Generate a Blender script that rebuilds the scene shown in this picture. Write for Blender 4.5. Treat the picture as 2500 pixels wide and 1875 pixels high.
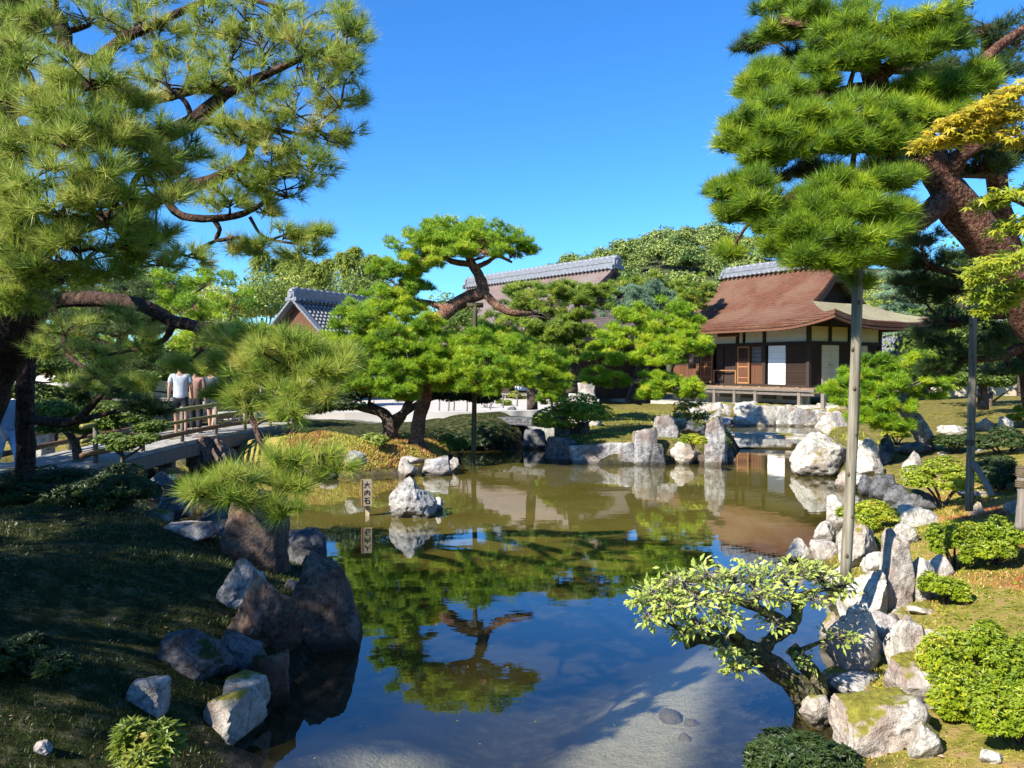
import bpy, bmesh, math, random
import numpy as np
from mathutils import Vector, Matrix

# ---------------------------------------------------------------- camera, sky, sun, exposure
for o in list(bpy.data.objects):
    bpy.data.objects.remove(o)
S = bpy.context.scene
COL = S.collection
FPX, CU, CV, HORIZON, CAM_H = 1950.0, 1250.0, 937.5, 895.0, 2.42
PITCH = math.atan2(CV - HORIZON, FPX)          # camera looks down a little
cam_data = bpy.data.cameras.new('camera')
cam_data.sensor_width = 36.0
cam_data.lens = FPX / 2500.0 * 36.0
cam_data.clip_start = 0.05
cam_data.clip_end = 4000.0
cam = bpy.data.objects.new('camera', cam_data)
cam.location = (0, 0, CAM_H)
cam.rotation_euler = (math.pi / 2 - PITCH, 0, 0)
COL.objects.link(cam)
S.camera = cam

SUN_AZ = Vector((-0.78, -0.62)).normalized()
SUN_EL = math.radians(39)
sun_dir = Vector((SUN_AZ.x * math.cos(SUN_EL), SUN_AZ.y * math.cos(SUN_EL), math.sin(SUN_EL)))
W = bpy.data.worlds.new('World')
S.world = W
W.use_nodes = True
wn = W.node_tree
wn.nodes.clear()
sky = wn.nodes.new('ShaderNodeTexSky')
sky.sky_type = 'NISHITA'
sky.sun_disc = False
sky.sun_elevation = SUN_EL
sky.sun_rotation = math.atan2(SUN_AZ.x, SUN_AZ.y)
sky.altitude = 100
sky.air_density = 1.0
sky.dust_density = 0.25
sky.ozone_density = 2.5
hs = wn.nodes.new('ShaderNodeHueSaturation')
hs.inputs['Saturation'].default_value = 1.2
bg = wn.nodes.new('ShaderNodeBackground')
bg.inputs['Strength'].default_value = 0.086
wo = wn.nodes.new('ShaderNodeOutputWorld')
wn.links.new(sky.outputs[0], hs.inputs['Color'])
wb = wn.nodes.new('ShaderNodeMix')             # white balance of the photograph: cool blue sky
wb.data_type = 'RGBA'; wb.blend_type = 'MULTIPLY'
wb.inputs[0].default_value = 1.0
wb.inputs[7].default_value = (0.47, 0.89, 1.26, 1)
wn.links.new(hs.outputs[0], wb.inputs[6])
wn.links.new(wb.outputs[2], bg.inputs['Color'])
wn.links.new(bg.outputs[0], wo.inputs['Surface'])

sun_data = bpy.data.lights.new('sun', 'SUN')
sun_data.energy = 5.0
sun_data.angle = math.radians(0.5)
sun_data.color = (1.0, 0.95, 0.85)
sun = bpy.data.objects.new('sun', sun_data)
sun.rotation_euler = (-sun_dir).to_track_quat('-Z', 'Y').to_euler()
sun.location = (-20, -12, 30)
COL.objects.link(sun)

S.view_settings.view_transform = 'Standard'
S.view_settings.look = 'None'
S.view_settings.gamma = 1.0
S.view_settings.use_curve_mapping = False
S.view_settings.exposure = 1.25
S.cycles.max_bounces = 8
S.cycles.diffuse_bounces = 4
S.cycles.glossy_bounces = 3
S.cycles.transmission_bounces = 4
S.cycles.transparent_max_bounces = 6
S.cycles.caustics_reflective = False
S.cycles.caustics_refractive = False
S.cycles.use_denoising = True
S.cycles.sample_clamp_indirect = 6.0

# ---------------------------------------------------------------- helpers
_cp, _sp = math.cos(PITCH), math.sin(PITCH)
def ray(u, v):
    x, y = (u - CU) / FPX, (CV - v) / FPX
    # camera space (x, y, -1) -> world, camera pitched down by PITCH
    return np.array([x, _cp + y * _sp, y * _cp - _sp])
def P(u, v, Y):
    d = ray(u, v)
    t = Y / d[1]
    return np.array([d[0] * t, Y, CAM_H + d[2] * t])
def G(u, v, z=0.0):
    d = ray(u, v)
    t = (z - CAM_H) / d[2]
    return np.array([d[0] * t, d[1] * t, z])
def px(n, Y):
    return n * Y / FPX

rng = np.random.default_rng(7)
def nrm(a):
    return a / np.maximum(np.linalg.norm(a, axis=-1, keepdims=True), 1e-9)

def _hash(i, j, k, seed):
    h = (i * 374761393 + j * 668265263 + k * 2147483647 + seed * 1274126177) & 0xFFFFFFFF
    h = ((h ^ (h >> 13)) * 1274126177) & 0xFFFFFFFF
    h = (h ^ (h >> 16)) & 0xFFFFFFFF
    return h.astype(np.float64) / 4294967295.0
def vnoise(p, seed=0):
    p = np.asarray(p, dtype=np.float64)
    f = np.floor(p).astype(np.int64)
    t = p - f
    t = t * t * (3 - 2 * t)
    out = 0
    for dx in (0, 1):
        for dy in (0, 1):
            for dz in (0, 1):
                w = (t[:, 0] if dx else 1 - t[:, 0]) * (t[:, 1] if dy else 1 - t[:, 1]) * (t[:, 2] if dz else 1 - t[:, 2])
                out = out + w * _hash(f[:, 0] + dx, f[:, 1] + dy, f[:, 2] + dz, seed)
    return out * 2 - 1
def fbm(p, seed=0, octaves=4, gain=0.5):
    a, s, out = 1.0, 1.0, 0
    for o in range(octaves):
        out = out + a * vnoise(np.asarray(p) * s + o * 17.3, seed + o)
        a *= gain
        s *= 2.07
    return out

def mesh_from(name, V, F, mats=None, smooth=False, tint=None, mat_idx=None):
    """V (n,3) float, F either (m,k) int array or list of tuples"""
    me = bpy.data.meshes.new(name)
    V = np.ascontiguousarray(V, dtype=np.float32)
    if isinstance(F, np.ndarray) and F.ndim == 2:
        nl = F.shape[0] * F.shape[1]
        starts = np.arange(0, nl, F.shape[1], dtype=np.int32)
        loops = F.astype(np.int32).ravel()
    else:
        lens = np.array([len(f) for f in F], dtype=np.int32)
        starts = np.concatenate([[0], np.cumsum(lens)[:-1]]).astype(np.int32)
        loops = np.array([i for f in F for i in f], dtype=np.int32)
        nl = len(loops)
    me.vertices.add(len(V))
    me.vertices.foreach_set('co', V.ravel())
    me.loops.add(nl)
    me.loops.foreach_set('vertex_index', loops)
    me.polygons.add(len(starts))
    me.polygons.foreach_set('loop_start', starts)
    if mat_idx is not None:
        me.polygons.foreach_set('material_index', np.asarray(mat_idx, dtype=np.int32))
    me.update(calc_edges=True)
    me.polygons.foreach_set('use_smooth', np.full(len(starts), bool(smooth)))
    if tint is not None:
        a = me.attributes.new('tint', 'FLOAT', 'POINT')
        a.data.foreach_set('value', np.ascontiguousarray(tint, dtype=np.float32))
    if mats is not None:
        for m in (mats if isinstance(mats, (list, tuple)) else [mats]):
            me.materials.append(m)
    return me

def link(name, data, parent=None, loc=(0, 0, 0), rot=(0, 0, 0), scale=(1, 1, 1)):
    o = bpy.data.objects.new(name, data)
    COL.objects.link(o)
    o.location = loc
    o.rotation_euler = rot
    o.scale = scale
    if parent is not None:
        o.parent = parent
    return o
def tag(o, label=None, cat=None, group=None, kind=None):
    if label: o['label'] = label
    if cat: o['category'] = cat
    if group: o['group'] = group
    if kind: o['kind'] = kind
    return o
def thing(name, label, cat, loc=(0, 0, 0), rotz=0.0, group=None):
    o = link(name, None, None, loc, (0, 0, rotz))
    o.empty_display_size = 0.2
    return tag(o, label, cat, group)

class MB:
    """collects simple solids; build() links them as ONE mesh object"""
    def __init__(s):
        s.V, s.F, s.n = [], [], 0
    def add(s, V, F):
        s.V.append(np.asarray(V, dtype=float))
        s.F.extend([tuple(int(i) + s.n for i in f) for f in F])
        s.n += len(V)
    def box(s, c, size, rot=None, taper=1.0):
        hx, hy, hz = size[0] / 2, size[1] / 2, size[2] / 2
        v = np.array([[x * hx * (taper if z > 0 else 1), y * hy * (taper if z > 0 else 1), z * hz] for z in (-1, 1) for x, y in ((-1, -1), (1, -1), (1, 1), (-1, 1))])
        if rot is not None:
            v = v @ np.array(rot).T
        s.add(v + np.array(c), [(3, 2, 1, 0), (4, 5, 6, 7), (0, 1, 5, 4), (1, 2, 6, 5), (2, 3, 7, 6), (3, 0, 4, 7)])
    def beam(s, a, b, w, h, up=(0, 0, 1)):
        a, b = np.array(a, float), np.array(b, float)
        d = b - a
        L = np.linalg.norm(d); d = d / L
        r = np.cross(d, up); r /= np.linalg.norm(r)
        u = np.cross(r, d)
        s.box((a + b) / 2, (w, L, h), np.stack([r, d, u], axis=1))
    def tube(s, pts, rad, sides=8, cap=True):
        V, F = tube_arrays(pts, rad, sides, cap)
        s.add(V, F)
    def lathe(s, c, prof, sides=16):
        c = np.array(c, float)
        V, F = [], []
        for r, z in prof:
            for k in range(sides):
                a = 2 * math.pi * k / sides
                V.append(c + (r * math.cos(a), r * math.sin(a), z))
        m = len(prof)
        for i in range(m - 1):
            for k in range(sides):
                k2 = (k + 1) % sides
                F.append((i * sides + k, i * sides + k2, (i + 1) * sides + k2, (i + 1) * sides + k))
        F.append(tuple(range(sides - 1, -1, -1)))
        F.append(tuple((m - 1) * sides + k for k in range(sides)))
        s.add(V, F)
    def build(s, name, mat, parent=None, smooth=False, origin=None, loc=(0, 0, 0)):
        V = np.concatenate(s.V)
        if origin is not None:
            V = V - np.array(origin)
        return link(name, mesh_from(name, V, s.F, mat, smooth), parent, loc)

def catmull(pts, n):
    """smooth polyline; pts (m, k) any columns"""
    p = np.asarray(pts, float)
    if len(p) < 3:
        t = np.linspace(0, 1, n * (len(p) - 1) + 1)[:, None]
        return p[0] * (1 - t) + p[-1] * t
    q = np.vstack([2 * p[0] - p[1], p, 2 * p[-1] - p[-2]])
    out = []
    for i in range(1, len(q) - 2):
        for k in range(n):
            t = k / n
            out.append(0.5 * ((2 * q[i]) + (-q[i - 1] + q[i + 1]) * t + (2 * q[i - 1] - 5 * q[i] + 4 * q[i + 1] - q[i + 2]) * t * t + (-q[i - 1] + 3 * q[i] - 3 * q[i + 1] + q[i + 2]) * t ** 3))
    out.append(p[-1])
    return np.array(out)

def tube_arrays(pts, rad, sides=8, cap=True, rough=0.0, seed=0):
    pts = np.asarray(pts, float)
    n = len(pts)
    rad = np.broadcast_to(np.asarray(rad, float), (n,))
    tan = nrm(np.gradient(pts, axis=0))
    ref = np.array([0.31, 0.95, 0.05]) if abs(tan[0][2]) > 0.8 else np.array([0.05, 0.1, 1.0])
    r = np.cross(tan[0], ref)
    R = [r / np.linalg.norm(r)]
    for i in range(1, n):
        r = R[-1] - tan[i] * np.dot(R[-1], tan[i])
        R.append(r / max(np.linalg.norm(r), 1e-9))
    R = np.array(R)
    U = np.cross(tan, R)
    a = np.arange(sides) * 2 * math.pi / sides
    off = np.cos(a)[None, :, None] * R[:, None, :] + np.sin(a)[None, :, None] * U[:, None, :]
    rr = np.repeat(rad[:, None], sides, 1)
    V = pts[:, None, :] + off * rr[:, :, None]
    if rough:
        flat = (pts[:, None, :] + off * rad.max()).reshape(-1, 3)
        k = 1 + rough * fbm(flat / max(rad.max(), 1e-3) * 1.3, seed, 3).reshape(n, sides)
        V = pts[:, None, :] + off * (rr * k)[:, :, None]
    V = V.reshape(-1, 3)
    F = []
    for i in range(n - 1):
        for k in range(sides):
            k2 = (k + 1) % sides
            F.append((i * sides + k, i * sides + k2, (i + 1) * sides + k2, (i + 1) * sides + k))
    if cap:
        F.append(tuple(range(sides - 1, -1, -1)))
        F.append(tuple((n - 1) * sides + k for k in range(sides)))
    return V, F

def sticks(A, B, ra, rb):
    """many straight 3-sided twigs at once: A, B (n,3)"""
    n = len(A)
    d = nrm(B - A)
    ref = np.where(np.abs(d[:, 2:3]) > 0.8, np.array([[1.0, 0, 0]]), np.array([[0, 0, 1.0]]))
    r = nrm(np.cross(d, ref)); u = np.cross(d, r)
    ang = np.arange(3) * 2 * math.pi / 3
    off = np.cos(ang)[None, :, None] * r[:, None] + np.sin(ang)[None, :, None] * u[:, None]
    ra = np.broadcast_to(np.asarray(ra, float), (n,))[:, None, None]
    rb = np.broadcast_to(np.asarray(rb, float), (n,))[:, None, None]
    V = np.concatenate([A[:, None] + off * ra, B[:, None] + off * rb], axis=1).reshape(-1, 3)
    base = np.arange(n)[:, None, None] * 6
    q = np.array([[0, 1, 4, 3], [1, 2, 5, 4], [2, 0, 3, 5]])[None]
    return V, (base + q).reshape(-1, 4)

# ---------------------------------------------------------------- materials
def new_mat(name):
    m = bpy.data.materials.new(name)
    m.use_nodes = True
    nt = m.node_tree
    b = nt.nodes['Principled BSDF']
    return m, nt, b
def ramp(nt, stops, fac=None, interp='LINEAR'):
    r = nt.nodes.new('ShaderNodeValToRGB')
    cr = r.color_ramp
    cr.interpolation = interp
    while len(cr.elements) < len(stops):
        cr.elements.new(0.5)
    for e, (p, c) in zip(cr.elements, stops):
        e.position = p
        e.color = (c[0], c[1], c[2], 1)
    if fac is not None:
        nt.links.new(fac, r.inputs['Fac'])
    return r
def tex(nt, kind, scale, detail=4.0, rough=0.55, coord='Object', vec_scale=None):
    tc = nt.nodes.new('ShaderNodeTexCoord')
    src = tc.outputs[coord]
    if vec_scale is not None:
        mp = nt.nodes.new('ShaderNodeMapping')
        mp.inputs['Scale'].default_value = vec_scale
        nt.links.new(src, mp.inputs['Vector'])
        src = mp.outputs[0]
    if kind == 'noise':
        t = nt.nodes.new('ShaderNodeTexNoise')
        t.inputs['Detail'].default_value = detail
        t.inputs['Roughness'].default_value = rough
    elif kind == 'wave':
        t = nt.nodes.new('ShaderNodeTexWave')
    else:
        t = nt.nodes.new('ShaderNodeTexVoronoi')
        if kind == 'cracks':
            t.feature = 'DISTANCE_TO_EDGE'
    t.inputs['Scale'].default_value = scale
    nt.links.new(src, t.inputs['Vector'])
    return t
def mixc(nt, fac, a, b, mode='MIX'):
    m = nt.nodes.new('ShaderNodeMix')
    m.data_type = 'RGBA'
    m.blend_type = mode
    for sock, val in ((m.inputs[0], fac), (m.inputs[6], a), (m.inputs[7], b)):
        if hasattr(val, 'is_output'):
            nt.links.new(val, sock)
        elif isinstance(val, (int, float)):
            sock.default_value = val
        else:
            sock.default_value = (*val[:3], 1)
    return m.outputs[2]
def bump(nt, b, height, strength=0.5, dist=0.02, prev=None):
    bp = nt.nodes.new('ShaderNodeBump')
    bp.inputs['Strength'].default_value = strength
    bp.inputs['Distance'].default_value = dist
    nt.links.new(height, bp.inputs['Height'])
    if prev is not None:
        nt.links.new(prev, bp.inputs['Normal'])
    nt.links.new(bp.outputs[0], b.inputs['Normal'])
    return bp.outputs[0]
def attr(nt, name):
    a = nt.nodes.new('ShaderNodeAttribute')
    a.attribute_name = name
    return a
def math_node(nt, op, a, b=None, clamp=False):
    m = nt.nodes.new('ShaderNodeMath')
    m.operation = op
    m.use_clamp = clamp
    for s_, val in zip(m.inputs, (a, b)):
        if val is None: continue
        if hasattr(val, 'is_output'): nt.links.new(val, s_)
        else: s_.default_value = val
    return m.outputs[0]

def leaf_mat(name, stops, transl=0.40, rough=0.45, spec=0.4):
    m, nt, b = new_mat(name)
    a = attr(nt, 'tint')
    r = ramp(nt, stops, a.outputs['Fac'])
    nt.links.new(r.outputs[0], b.inputs['Base Color'])
    b.inputs['Roughness'].default_value = rough
    b.inputs['Specular IOR Level'].default_value = spec
    t = nt.nodes.new('ShaderNodeBsdfTranslucent')
    br = nt.nodes.new('ShaderNodeBrightContrast'); br.inputs['Bright'].default_value = 0.06
    nt.links.new(r.outputs[0], br.inputs['Color'])
    nt.links.new(br.outputs[0], t.inputs['Color'])
    mx = nt.nodes.new('ShaderNodeMixShader'); mx.inputs[0].default_value = transl
    nt.links.new(b.outputs[0], mx.inputs[1]); nt.links.new(t.outputs[0], mx.inputs[2])
    nt.links.new(mx.outputs[0], nt.nodes['Material Output'].inputs['Surface'])
    return m

def wood_mat(name, c1, c2, scale=(14, 14, 1.2), rough=0.75, bumps=0.4):
    m, nt, b = new_mat(name)
    n = tex(nt, 'noise', 3.0, 6, 0.6, vec_scale=scale)
    n2 = tex(nt, 'noise', 1.3, 3)
    oi = nt.nodes.new('ShaderNodeObjectInfo')
    r = ramp(nt, [(0.3, c1), (0.72, c2)], n.outputs['Fac'])
    c = mixc(nt, math_node(nt, 'MULTIPLY', n2.outputs['Fac'], 0.5), r.outputs[0], [x * 0.6 for x in c1])
    v = math_node(nt, 'ADD', math_node(nt, 'MULTIPLY', oi.outputs['Random'], 0.35), 0.82)
    c = mixc(nt, 1.0, c, v, 'MULTIPLY') if False else c
    h = nt.nodes.new('ShaderNodeHueSaturation')
    nt.links.new(v, h.inputs['Value']); nt.links.new(c, h.inputs['Color'])
    nt.links.new(h.outputs[0], b.inputs['Base Color'])
    b.inputs['Roughness'].default_value = rough
    b.inputs['Specular IOR Level'].default_value = 0.25
    bump(nt, b, n.outputs['Fac'], bumps, 0.01)
    return m

def plain_mat(name, c, rough=0.8, var=0.25, scale=6.0, bumps=0.2, bdist=0.01, spec=0.3):
    m, nt, b = new_mat(name)
    n = tex(nt, 'noise', scale, 5)
    r = ramp(nt, [(0.3, [x * (1 - var) for x in c]), (0.7, [min(1, x * (1 + var)) for x in c])], n.outputs['Fac'])
    nt.links.new(r.outputs[0], b.inputs['Base Color'])
    b.inputs['Roughness'].default_value = rough
    b.inputs['Specular IOR Level'].default_value = spec
    n2 = tex(nt, 'noise', scale * 8, 4)
    bump(nt, b, n2.outputs['Fac'], bumps, bdist)
    return m

def bark_mat(name, c_dark, c_mid, c_light, scale=7.0):
    m, nt, b = new_mat(name)
    v = tex(nt, 'cracks', scale, vec_scale=(1, 1, 0.38))
    n = tex(nt, 'noise', scale * 1.4, 6, 0.65)
    wn_ = tex(nt, 'noise', scale * 0.8, 3)
    wv = nt.nodes.new('ShaderNodeMix'); wv.data_type = 'VECTOR'; wv.inputs[0].default_value = 0.14
    nt.links.new(v.inputs['Vector'].links[0].from_socket, wv.inputs[4]); nt.links.new(wn_.outputs['Color'], wv.inputs[5])
    nt.links.new(wv.outputs[1], v.inputs['Vector'])
    n2 = tex(nt, 'noise', scale * 0.35, 3)
    r = ramp(nt, [(0.02, c_dark), (0.12, c_mid)], v.outputs['Distance'])
    c = mixc(nt, ramp(nt, [(0.45, (0, 0, 0)), (0.65, (1, 1, 1))], n.outputs['Fac']).outputs[0], r.outputs[0], c_light)
    c = mixc(nt, ramp(nt, [(0.4, (0, 0, 0)), (0.7, (0.6, 0.6, 0.6))], n2.outputs['Fac']).outputs[0], c, c_dark)
    nt.links.new(c, b.inputs['Base Color'])
    b.inputs['Roughness'].default_value = 0.9
    b.inputs['Specular IOR Level'].default_value = 0.15
    bp = bump(nt, b, v.outputs['Distance'], 0.9, 0.04)
    bump(nt, b, n.outputs['Fac'], 0.6, 0.02, bp)
    return m

def rock_mat(name, base, dark, pale, moss=(0.10, 0.10, 0.02), moss_amt=0.35, crack=1.0, rust=None):
    m, nt, b = new_mat(name)
    oi = nt.nodes.new('ShaderNodeObjectInfo')
    tc = nt.nodes.new('ShaderNodeTexCoord')
    ad = nt.nodes.new('ShaderNodeVectorMath'); ad.operation = 'ADD'
    cx = nt.nodes.new('ShaderNodeCombineXYZ')
    k = math_node(nt, 'MULTIPLY', oi.outputs['Random'], 37.0)
    nt.links.new(k, cx.inputs[0]); nt.links.new(k, cx.inputs[1])
    nt.links.new(tc.outputs['Object'], ad.inputs[0]); nt.links.new(cx.outputs[0], ad.inputs[1])
    def T(kind, s, det=6, ro=0.6):
        if kind == 'noise':
            t = nt.nodes.new('ShaderNodeTexNoise'); t.inputs['Detail'].default_value = det; t.inputs['Roughness'].default_value = ro
        else:
            t = nt.nodes.new('ShaderNodeTexVoronoi')
            if kind == 'cracks': t.feature = 'DISTANCE_TO_EDGE'
        t.inputs['Scale'].default_value = s
        nt.links.new(ad.outputs[0], t.inputs['Vector'])
        return t
    n1 = T('noise', 2.2, 8, 0.65); n2 = T('noise', 9.0, 6, 0.7); n3 = T('noise', 1.3, 4); n4 = T('noise', 26.0, 4, 0.7)
    c = ramp(nt, [(0.32, dark), (0.5, base), (0.68, pale)], n1.outputs['Fac']).outputs[0]
    c = mixc(nt, ramp(nt, [(0.4, (0, 0, 0)), (0.62, (0.75, 0.75, 0.75))], n2.outputs['Fac']).outputs[0], c, pale)
    c = mixc(nt, ramp(nt, [(0.30, (0.8, 0.8, 0.8)), (0.46, (0, 0, 0))], n2.outputs['Fac']).outputs[0], c, dark)
    c = mixc(nt, ramp(nt, [(0.36, (0.6, 0.6, 0.6)), (0.5, (0, 0, 0))], n4.outputs['Fac']).outputs[0], c, dark)
    if rust is not None:
        c = mixc(nt, ramp(nt, [(0.5, (0, 0, 0)), (0.62, (0.8, 0.8, 0.8))], n3.outputs['Fac']).outputs[0], c, rust)
    cr = T('cracks', 2.6)
    # warp cracks a little with the noise
    c = mixc(nt, ramp(nt, [(0.0, (0.45 * crack,) * 3), (0.02, (0, 0, 0))], cr.outputs['Distance']).outputs[0], c, [x * 0.35 for x in dark])
    # moss grows on faces that look up
    geo = nt.nodes.new('ShaderNodeNewGeometry')
    sx = nt.nodes.new('ShaderNodeSeparateXYZ'); nt.links.new(geo.outputs['Normal'], sx.inputs[0])
    mm = math_node(nt, 'ADD', math_node(nt, 'MULTIPLY', sx.outputs[2], 0.22), n3.outputs['Fac'])
    mk = ramp(nt, [(0.80 - moss_amt * 0.3, (0, 0, 0)), (0.86 - moss_amt * 0.3, (1, 1, 1))], mm).outputs[0]
    mossc = ramp(nt, [(0.35, [x * 0.55 for x in moss]), (0.65, moss)], n4.outputs['Fac']).outputs[0]
    c = mixc(nt, mk, c, mossc)
    pz = nt.nodes.new('ShaderNodeSeparateXYZ'); nt.links.new(geo.outputs['Position'], pz.inputs[0])
    wl = math_node(nt, 'ADD', pz.outputs[2], math_node(nt, 'MULTIPLY', n2.outputs['Fac'], -0.10))
    wet = ramp(nt, [(0.0, (0.8, 0.8, 0.8)), (0.06, (0, 0, 0))], wl).outputs[0]
    c = mixc(nt, wet, c, [x * 0.30 for x in (base[0], base[1] * 0.85, base[2] * 0.65)])
    nt.links.new(c, b.inputs['Base Color'])
    b.inputs['Roughness'].default_value = 0.85
    b.inputs['Specular IOR Level'].default_value = 0.25
    b1 = bump(nt, b, n1.outputs['Fac'], 0.6, 0.12)
    b2 = bump(nt, b, n2.outputs['Fac'], 0.7, 0.05, b1)
    bump(nt, b, n4.outputs['Fac'], 0.5, 0.015, b2)
    return m

M = {}
# foliage
M['needle'] = leaf_mat('pine_needles', [(0.0, (0.035, 0.085, 0.008)), (0.4, (0.14, 0.235, 0.014)), (0.75, (0.36, 0.43, 0.04)), (0.93, (0.52, 0.52, 0.12)), (1.0, (0.42, 0.26, 0.05))])
M['needle_bright'] = leaf_mat('pine_needles_bright', [(0.0, (0.045, 0.12, 0.004)), (0.4, (0.19, 0.35, 0.008)), (0.75, (0.44, 0.54, 0.014)), (0.93, (0.58, 0.60, 0.03)), (1.0, (0.46, 0.28, 0.04))])
M['needle_green'] = leaf_mat('pine_needles_green', [(0.0,(0.03,0.08,0.004)),(0.4,(0.17,0.29,0.008)),(0.75,(0.40,0.49,0.014)),(0.93,(0.54,0.57,0.03)),(1.0,(0.42,0.27,0.04))])
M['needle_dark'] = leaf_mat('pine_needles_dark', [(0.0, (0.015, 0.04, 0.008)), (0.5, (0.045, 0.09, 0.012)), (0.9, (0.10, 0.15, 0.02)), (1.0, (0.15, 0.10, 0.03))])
M['needle_blue'] = leaf_mat('blue_needles', [(0.0, (0.075, 0.15, 0.088)), (0.5, (0.2, 0.312, 0.175)), (1.0, (0.4, 0.525, 0.338))])
M['broad'] = leaf_mat('broad_leaves', [(0.0, (0.043, 0.087, 0.012)), (0.5, (0.138, 0.203, 0.02)), (0.9, (0.29, 0.319, 0.043)), (1.0, (0.392, 0.319, 0.072))])
M['broad_pale'] = leaf_mat('pale_leaves', [(0.0, (0.095, 0.149, 0.027)), (0.5, (0.243, 0.311, 0.047)), (1.0, (0.459, 0.472, 0.081))])
M['hill'] = leaf_mat('hill_leaves', [(0.0, (0.085, 0.145, 0.031)), (0.5, (0.221, 0.281, 0.06)), (1.0, (0.408, 0.408, 0.102))], transl=0.2)
M['hill_dark'] = leaf_mat('hill_leaves_dark', [(0.0, (0.04, 0.08, 0.024)), (0.5, (0.112, 0.184, 0.04)), (1.0, (0.224, 0.288, 0.064))], transl=0.2)
M['azalea'] = leaf_mat('azalea_leaves', [(0.0, (0.04, 0.09, 0.006)), (0.4, (0.19, 0.27, 0.012)), (0.8, (0.42, 0.46, 0.025)), (1.0, (0.46, 0.30, 0.04))])
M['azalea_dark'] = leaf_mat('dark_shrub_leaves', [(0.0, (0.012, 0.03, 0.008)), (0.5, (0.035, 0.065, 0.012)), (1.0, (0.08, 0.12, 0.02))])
M['camellia'] = leaf_mat('tree_leaves', [(0.0, (0.112, 0.188, 0.025)), (0.5, (0.338, 0.413, 0.075)), (1.0, (0.525, 0.55, 0.125))], rough=0.35, spec=0.5)
M['maple'] = leaf_mat('maple_leaves', [(0.0, (0.172, 0.23, 0.011)), (0.5, (0.437, 0.38, 0.017)), (1.0, (0.598, 0.38, 0.017))], transl=0.45)
M['maple_green'] = leaf_mat('green_maple_leaves', [(0.0, (0.096, 0.168, 0.012)), (0.5, (0.264, 0.336, 0.018)), (1.0, (0.432, 0.408, 0.024))], transl=0.45)
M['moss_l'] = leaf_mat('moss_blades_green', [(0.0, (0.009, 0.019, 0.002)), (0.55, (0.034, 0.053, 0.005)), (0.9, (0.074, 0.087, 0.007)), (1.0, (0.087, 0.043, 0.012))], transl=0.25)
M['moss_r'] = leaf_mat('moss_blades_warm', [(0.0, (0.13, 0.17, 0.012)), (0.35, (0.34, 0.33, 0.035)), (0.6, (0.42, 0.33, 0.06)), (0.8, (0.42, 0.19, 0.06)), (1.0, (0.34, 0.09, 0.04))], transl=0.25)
# bark / wood
M['bark_red'] = bark_mat('red_pine_bark', (0.035, 0.015, 0.009), (0.19, 0.085, 0.052), (0.34, 0.21, 0.15), 15)
M['bark'] = bark_mat('grey_pine_bark', (0.03, 0.02, 0.015), (0.12, 0.08, 0.06), (0.24, 0.18, 0.145), 18)
M['bark_dark'] = bark_mat('dark_pine_bark', (0.012, 0.007, 0.006), (0.055, 0.03, 0.022), (0.11, 0.065, 0.05), 14)
M['bark_rust'] = bark_mat('rusty_pine_bark', (0.022, 0.009, 0.006), (0.12, 0.045, 0.028), (0.30, 0.17, 0.115), 20)
M['bark_pale'] = bark_mat('pale_bark', (0.06, 0.045, 0.03), (0.22, 0.18, 0.14), (0.45, 0.41, 0.36), 14)
M['bark_moss'] = bark_mat('mossy_bark', (0.02, 0.016, 0.01), (0.12, 0.105, 0.07), (0.20, 0.19, 0.03), 14)
M['pole'] = wood_mat('weathered_pole', (0.09, 0.075, 0.05), (0.36, 0.32, 0.24), (9, 9, 0.5), 0.85, 0.7)
M['pole_dark'] = wood_mat('dark_pole', (0.035, 0.03, 0.015), (0.13, 0.11, 0.05), (7, 7, 0.7), 0.8, 0.3)
M['timber'] = wood_mat('dark_timber', (0.022, 0.014, 0.010), (0.062, 0.042, 0.032), (14, 14, 1.5))
M['board'] = wood_mat('brown_boards', (0.085, 0.035, 0.018), (0.19, 0.085, 0.045), (14, 14, 1.0))
M['board_dark'] = wood_mat('dark_boards', (0.03, 0.018, 0.013), (0.075, 0.047, 0.035), (14, 14, 1.0))
M['new_wood'] = wood_mat('light_wood', (0.26, 0.115, 0.045), (0.42, 0.21, 0.09), (14, 14, 1.0))
M['veranda'] = wood_mat('veranda_boards', (0.20, 0.12, 0.07), (0.38, 0.25, 0.16), (1.0, 14, 14))
M['grey_wood'] = wood_mat('grey_wood', (0.12, 0.10, 0.085), (0.28, 0.24, 0.20), (14, 14, 1.0))
M['bamboo'] = wood_mat('bamboo', (0.17, 0.14, 0.035), (0.36, 0.32, 0.09), (6, 6, 0.5), 0.45, 0.1)
M['bamboo_brown'] = wood_mat('brown_bamboo', (0.11, 0.055, 0.02), (0.26, 0.14, 0.06), (6, 6, 0.5), 0.5, 0.1)
M['plaster'] = plain_mat('white_plaster', (0.62, 0.58, 0.49), 0.9, 0.06, 2.0, 0.15)
M['plaster_cream'] = plain_mat('cream_plaster', (0.62, 0.53, 0.33), 0.9, 0.05, 2.0, 0.15)
M['paper'] = plain_mat('shoji_paper', (0.80, 0.79, 0.74), 0.8, 0.02, 3.0, 0.05)
M['dark_room'] = plain_mat('dark_room', (0.03, 0.022, 0.018), 0.9, 0.3)
M['sign_wood'] = wood_mat('sign_wood', (0.34, 0.27, 0.17), (0.50, 0.42, 0.30), (20, 20, 1.0), 0.8, 0.2)
M['ink'] = plain_mat('black_ink', (0.012, 0.011, 0.010), 0.6, 0.1)
M['tile'] = plain_mat('roof_tile', (0.17, 0.175, 0.19), 0.42, 0.25, 5.0, 0.2, spec=0.5)
M['rope'] = plain_mat('rope', (0.10, 0.075, 0.045), 0.9, 0.3, 60)
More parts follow.
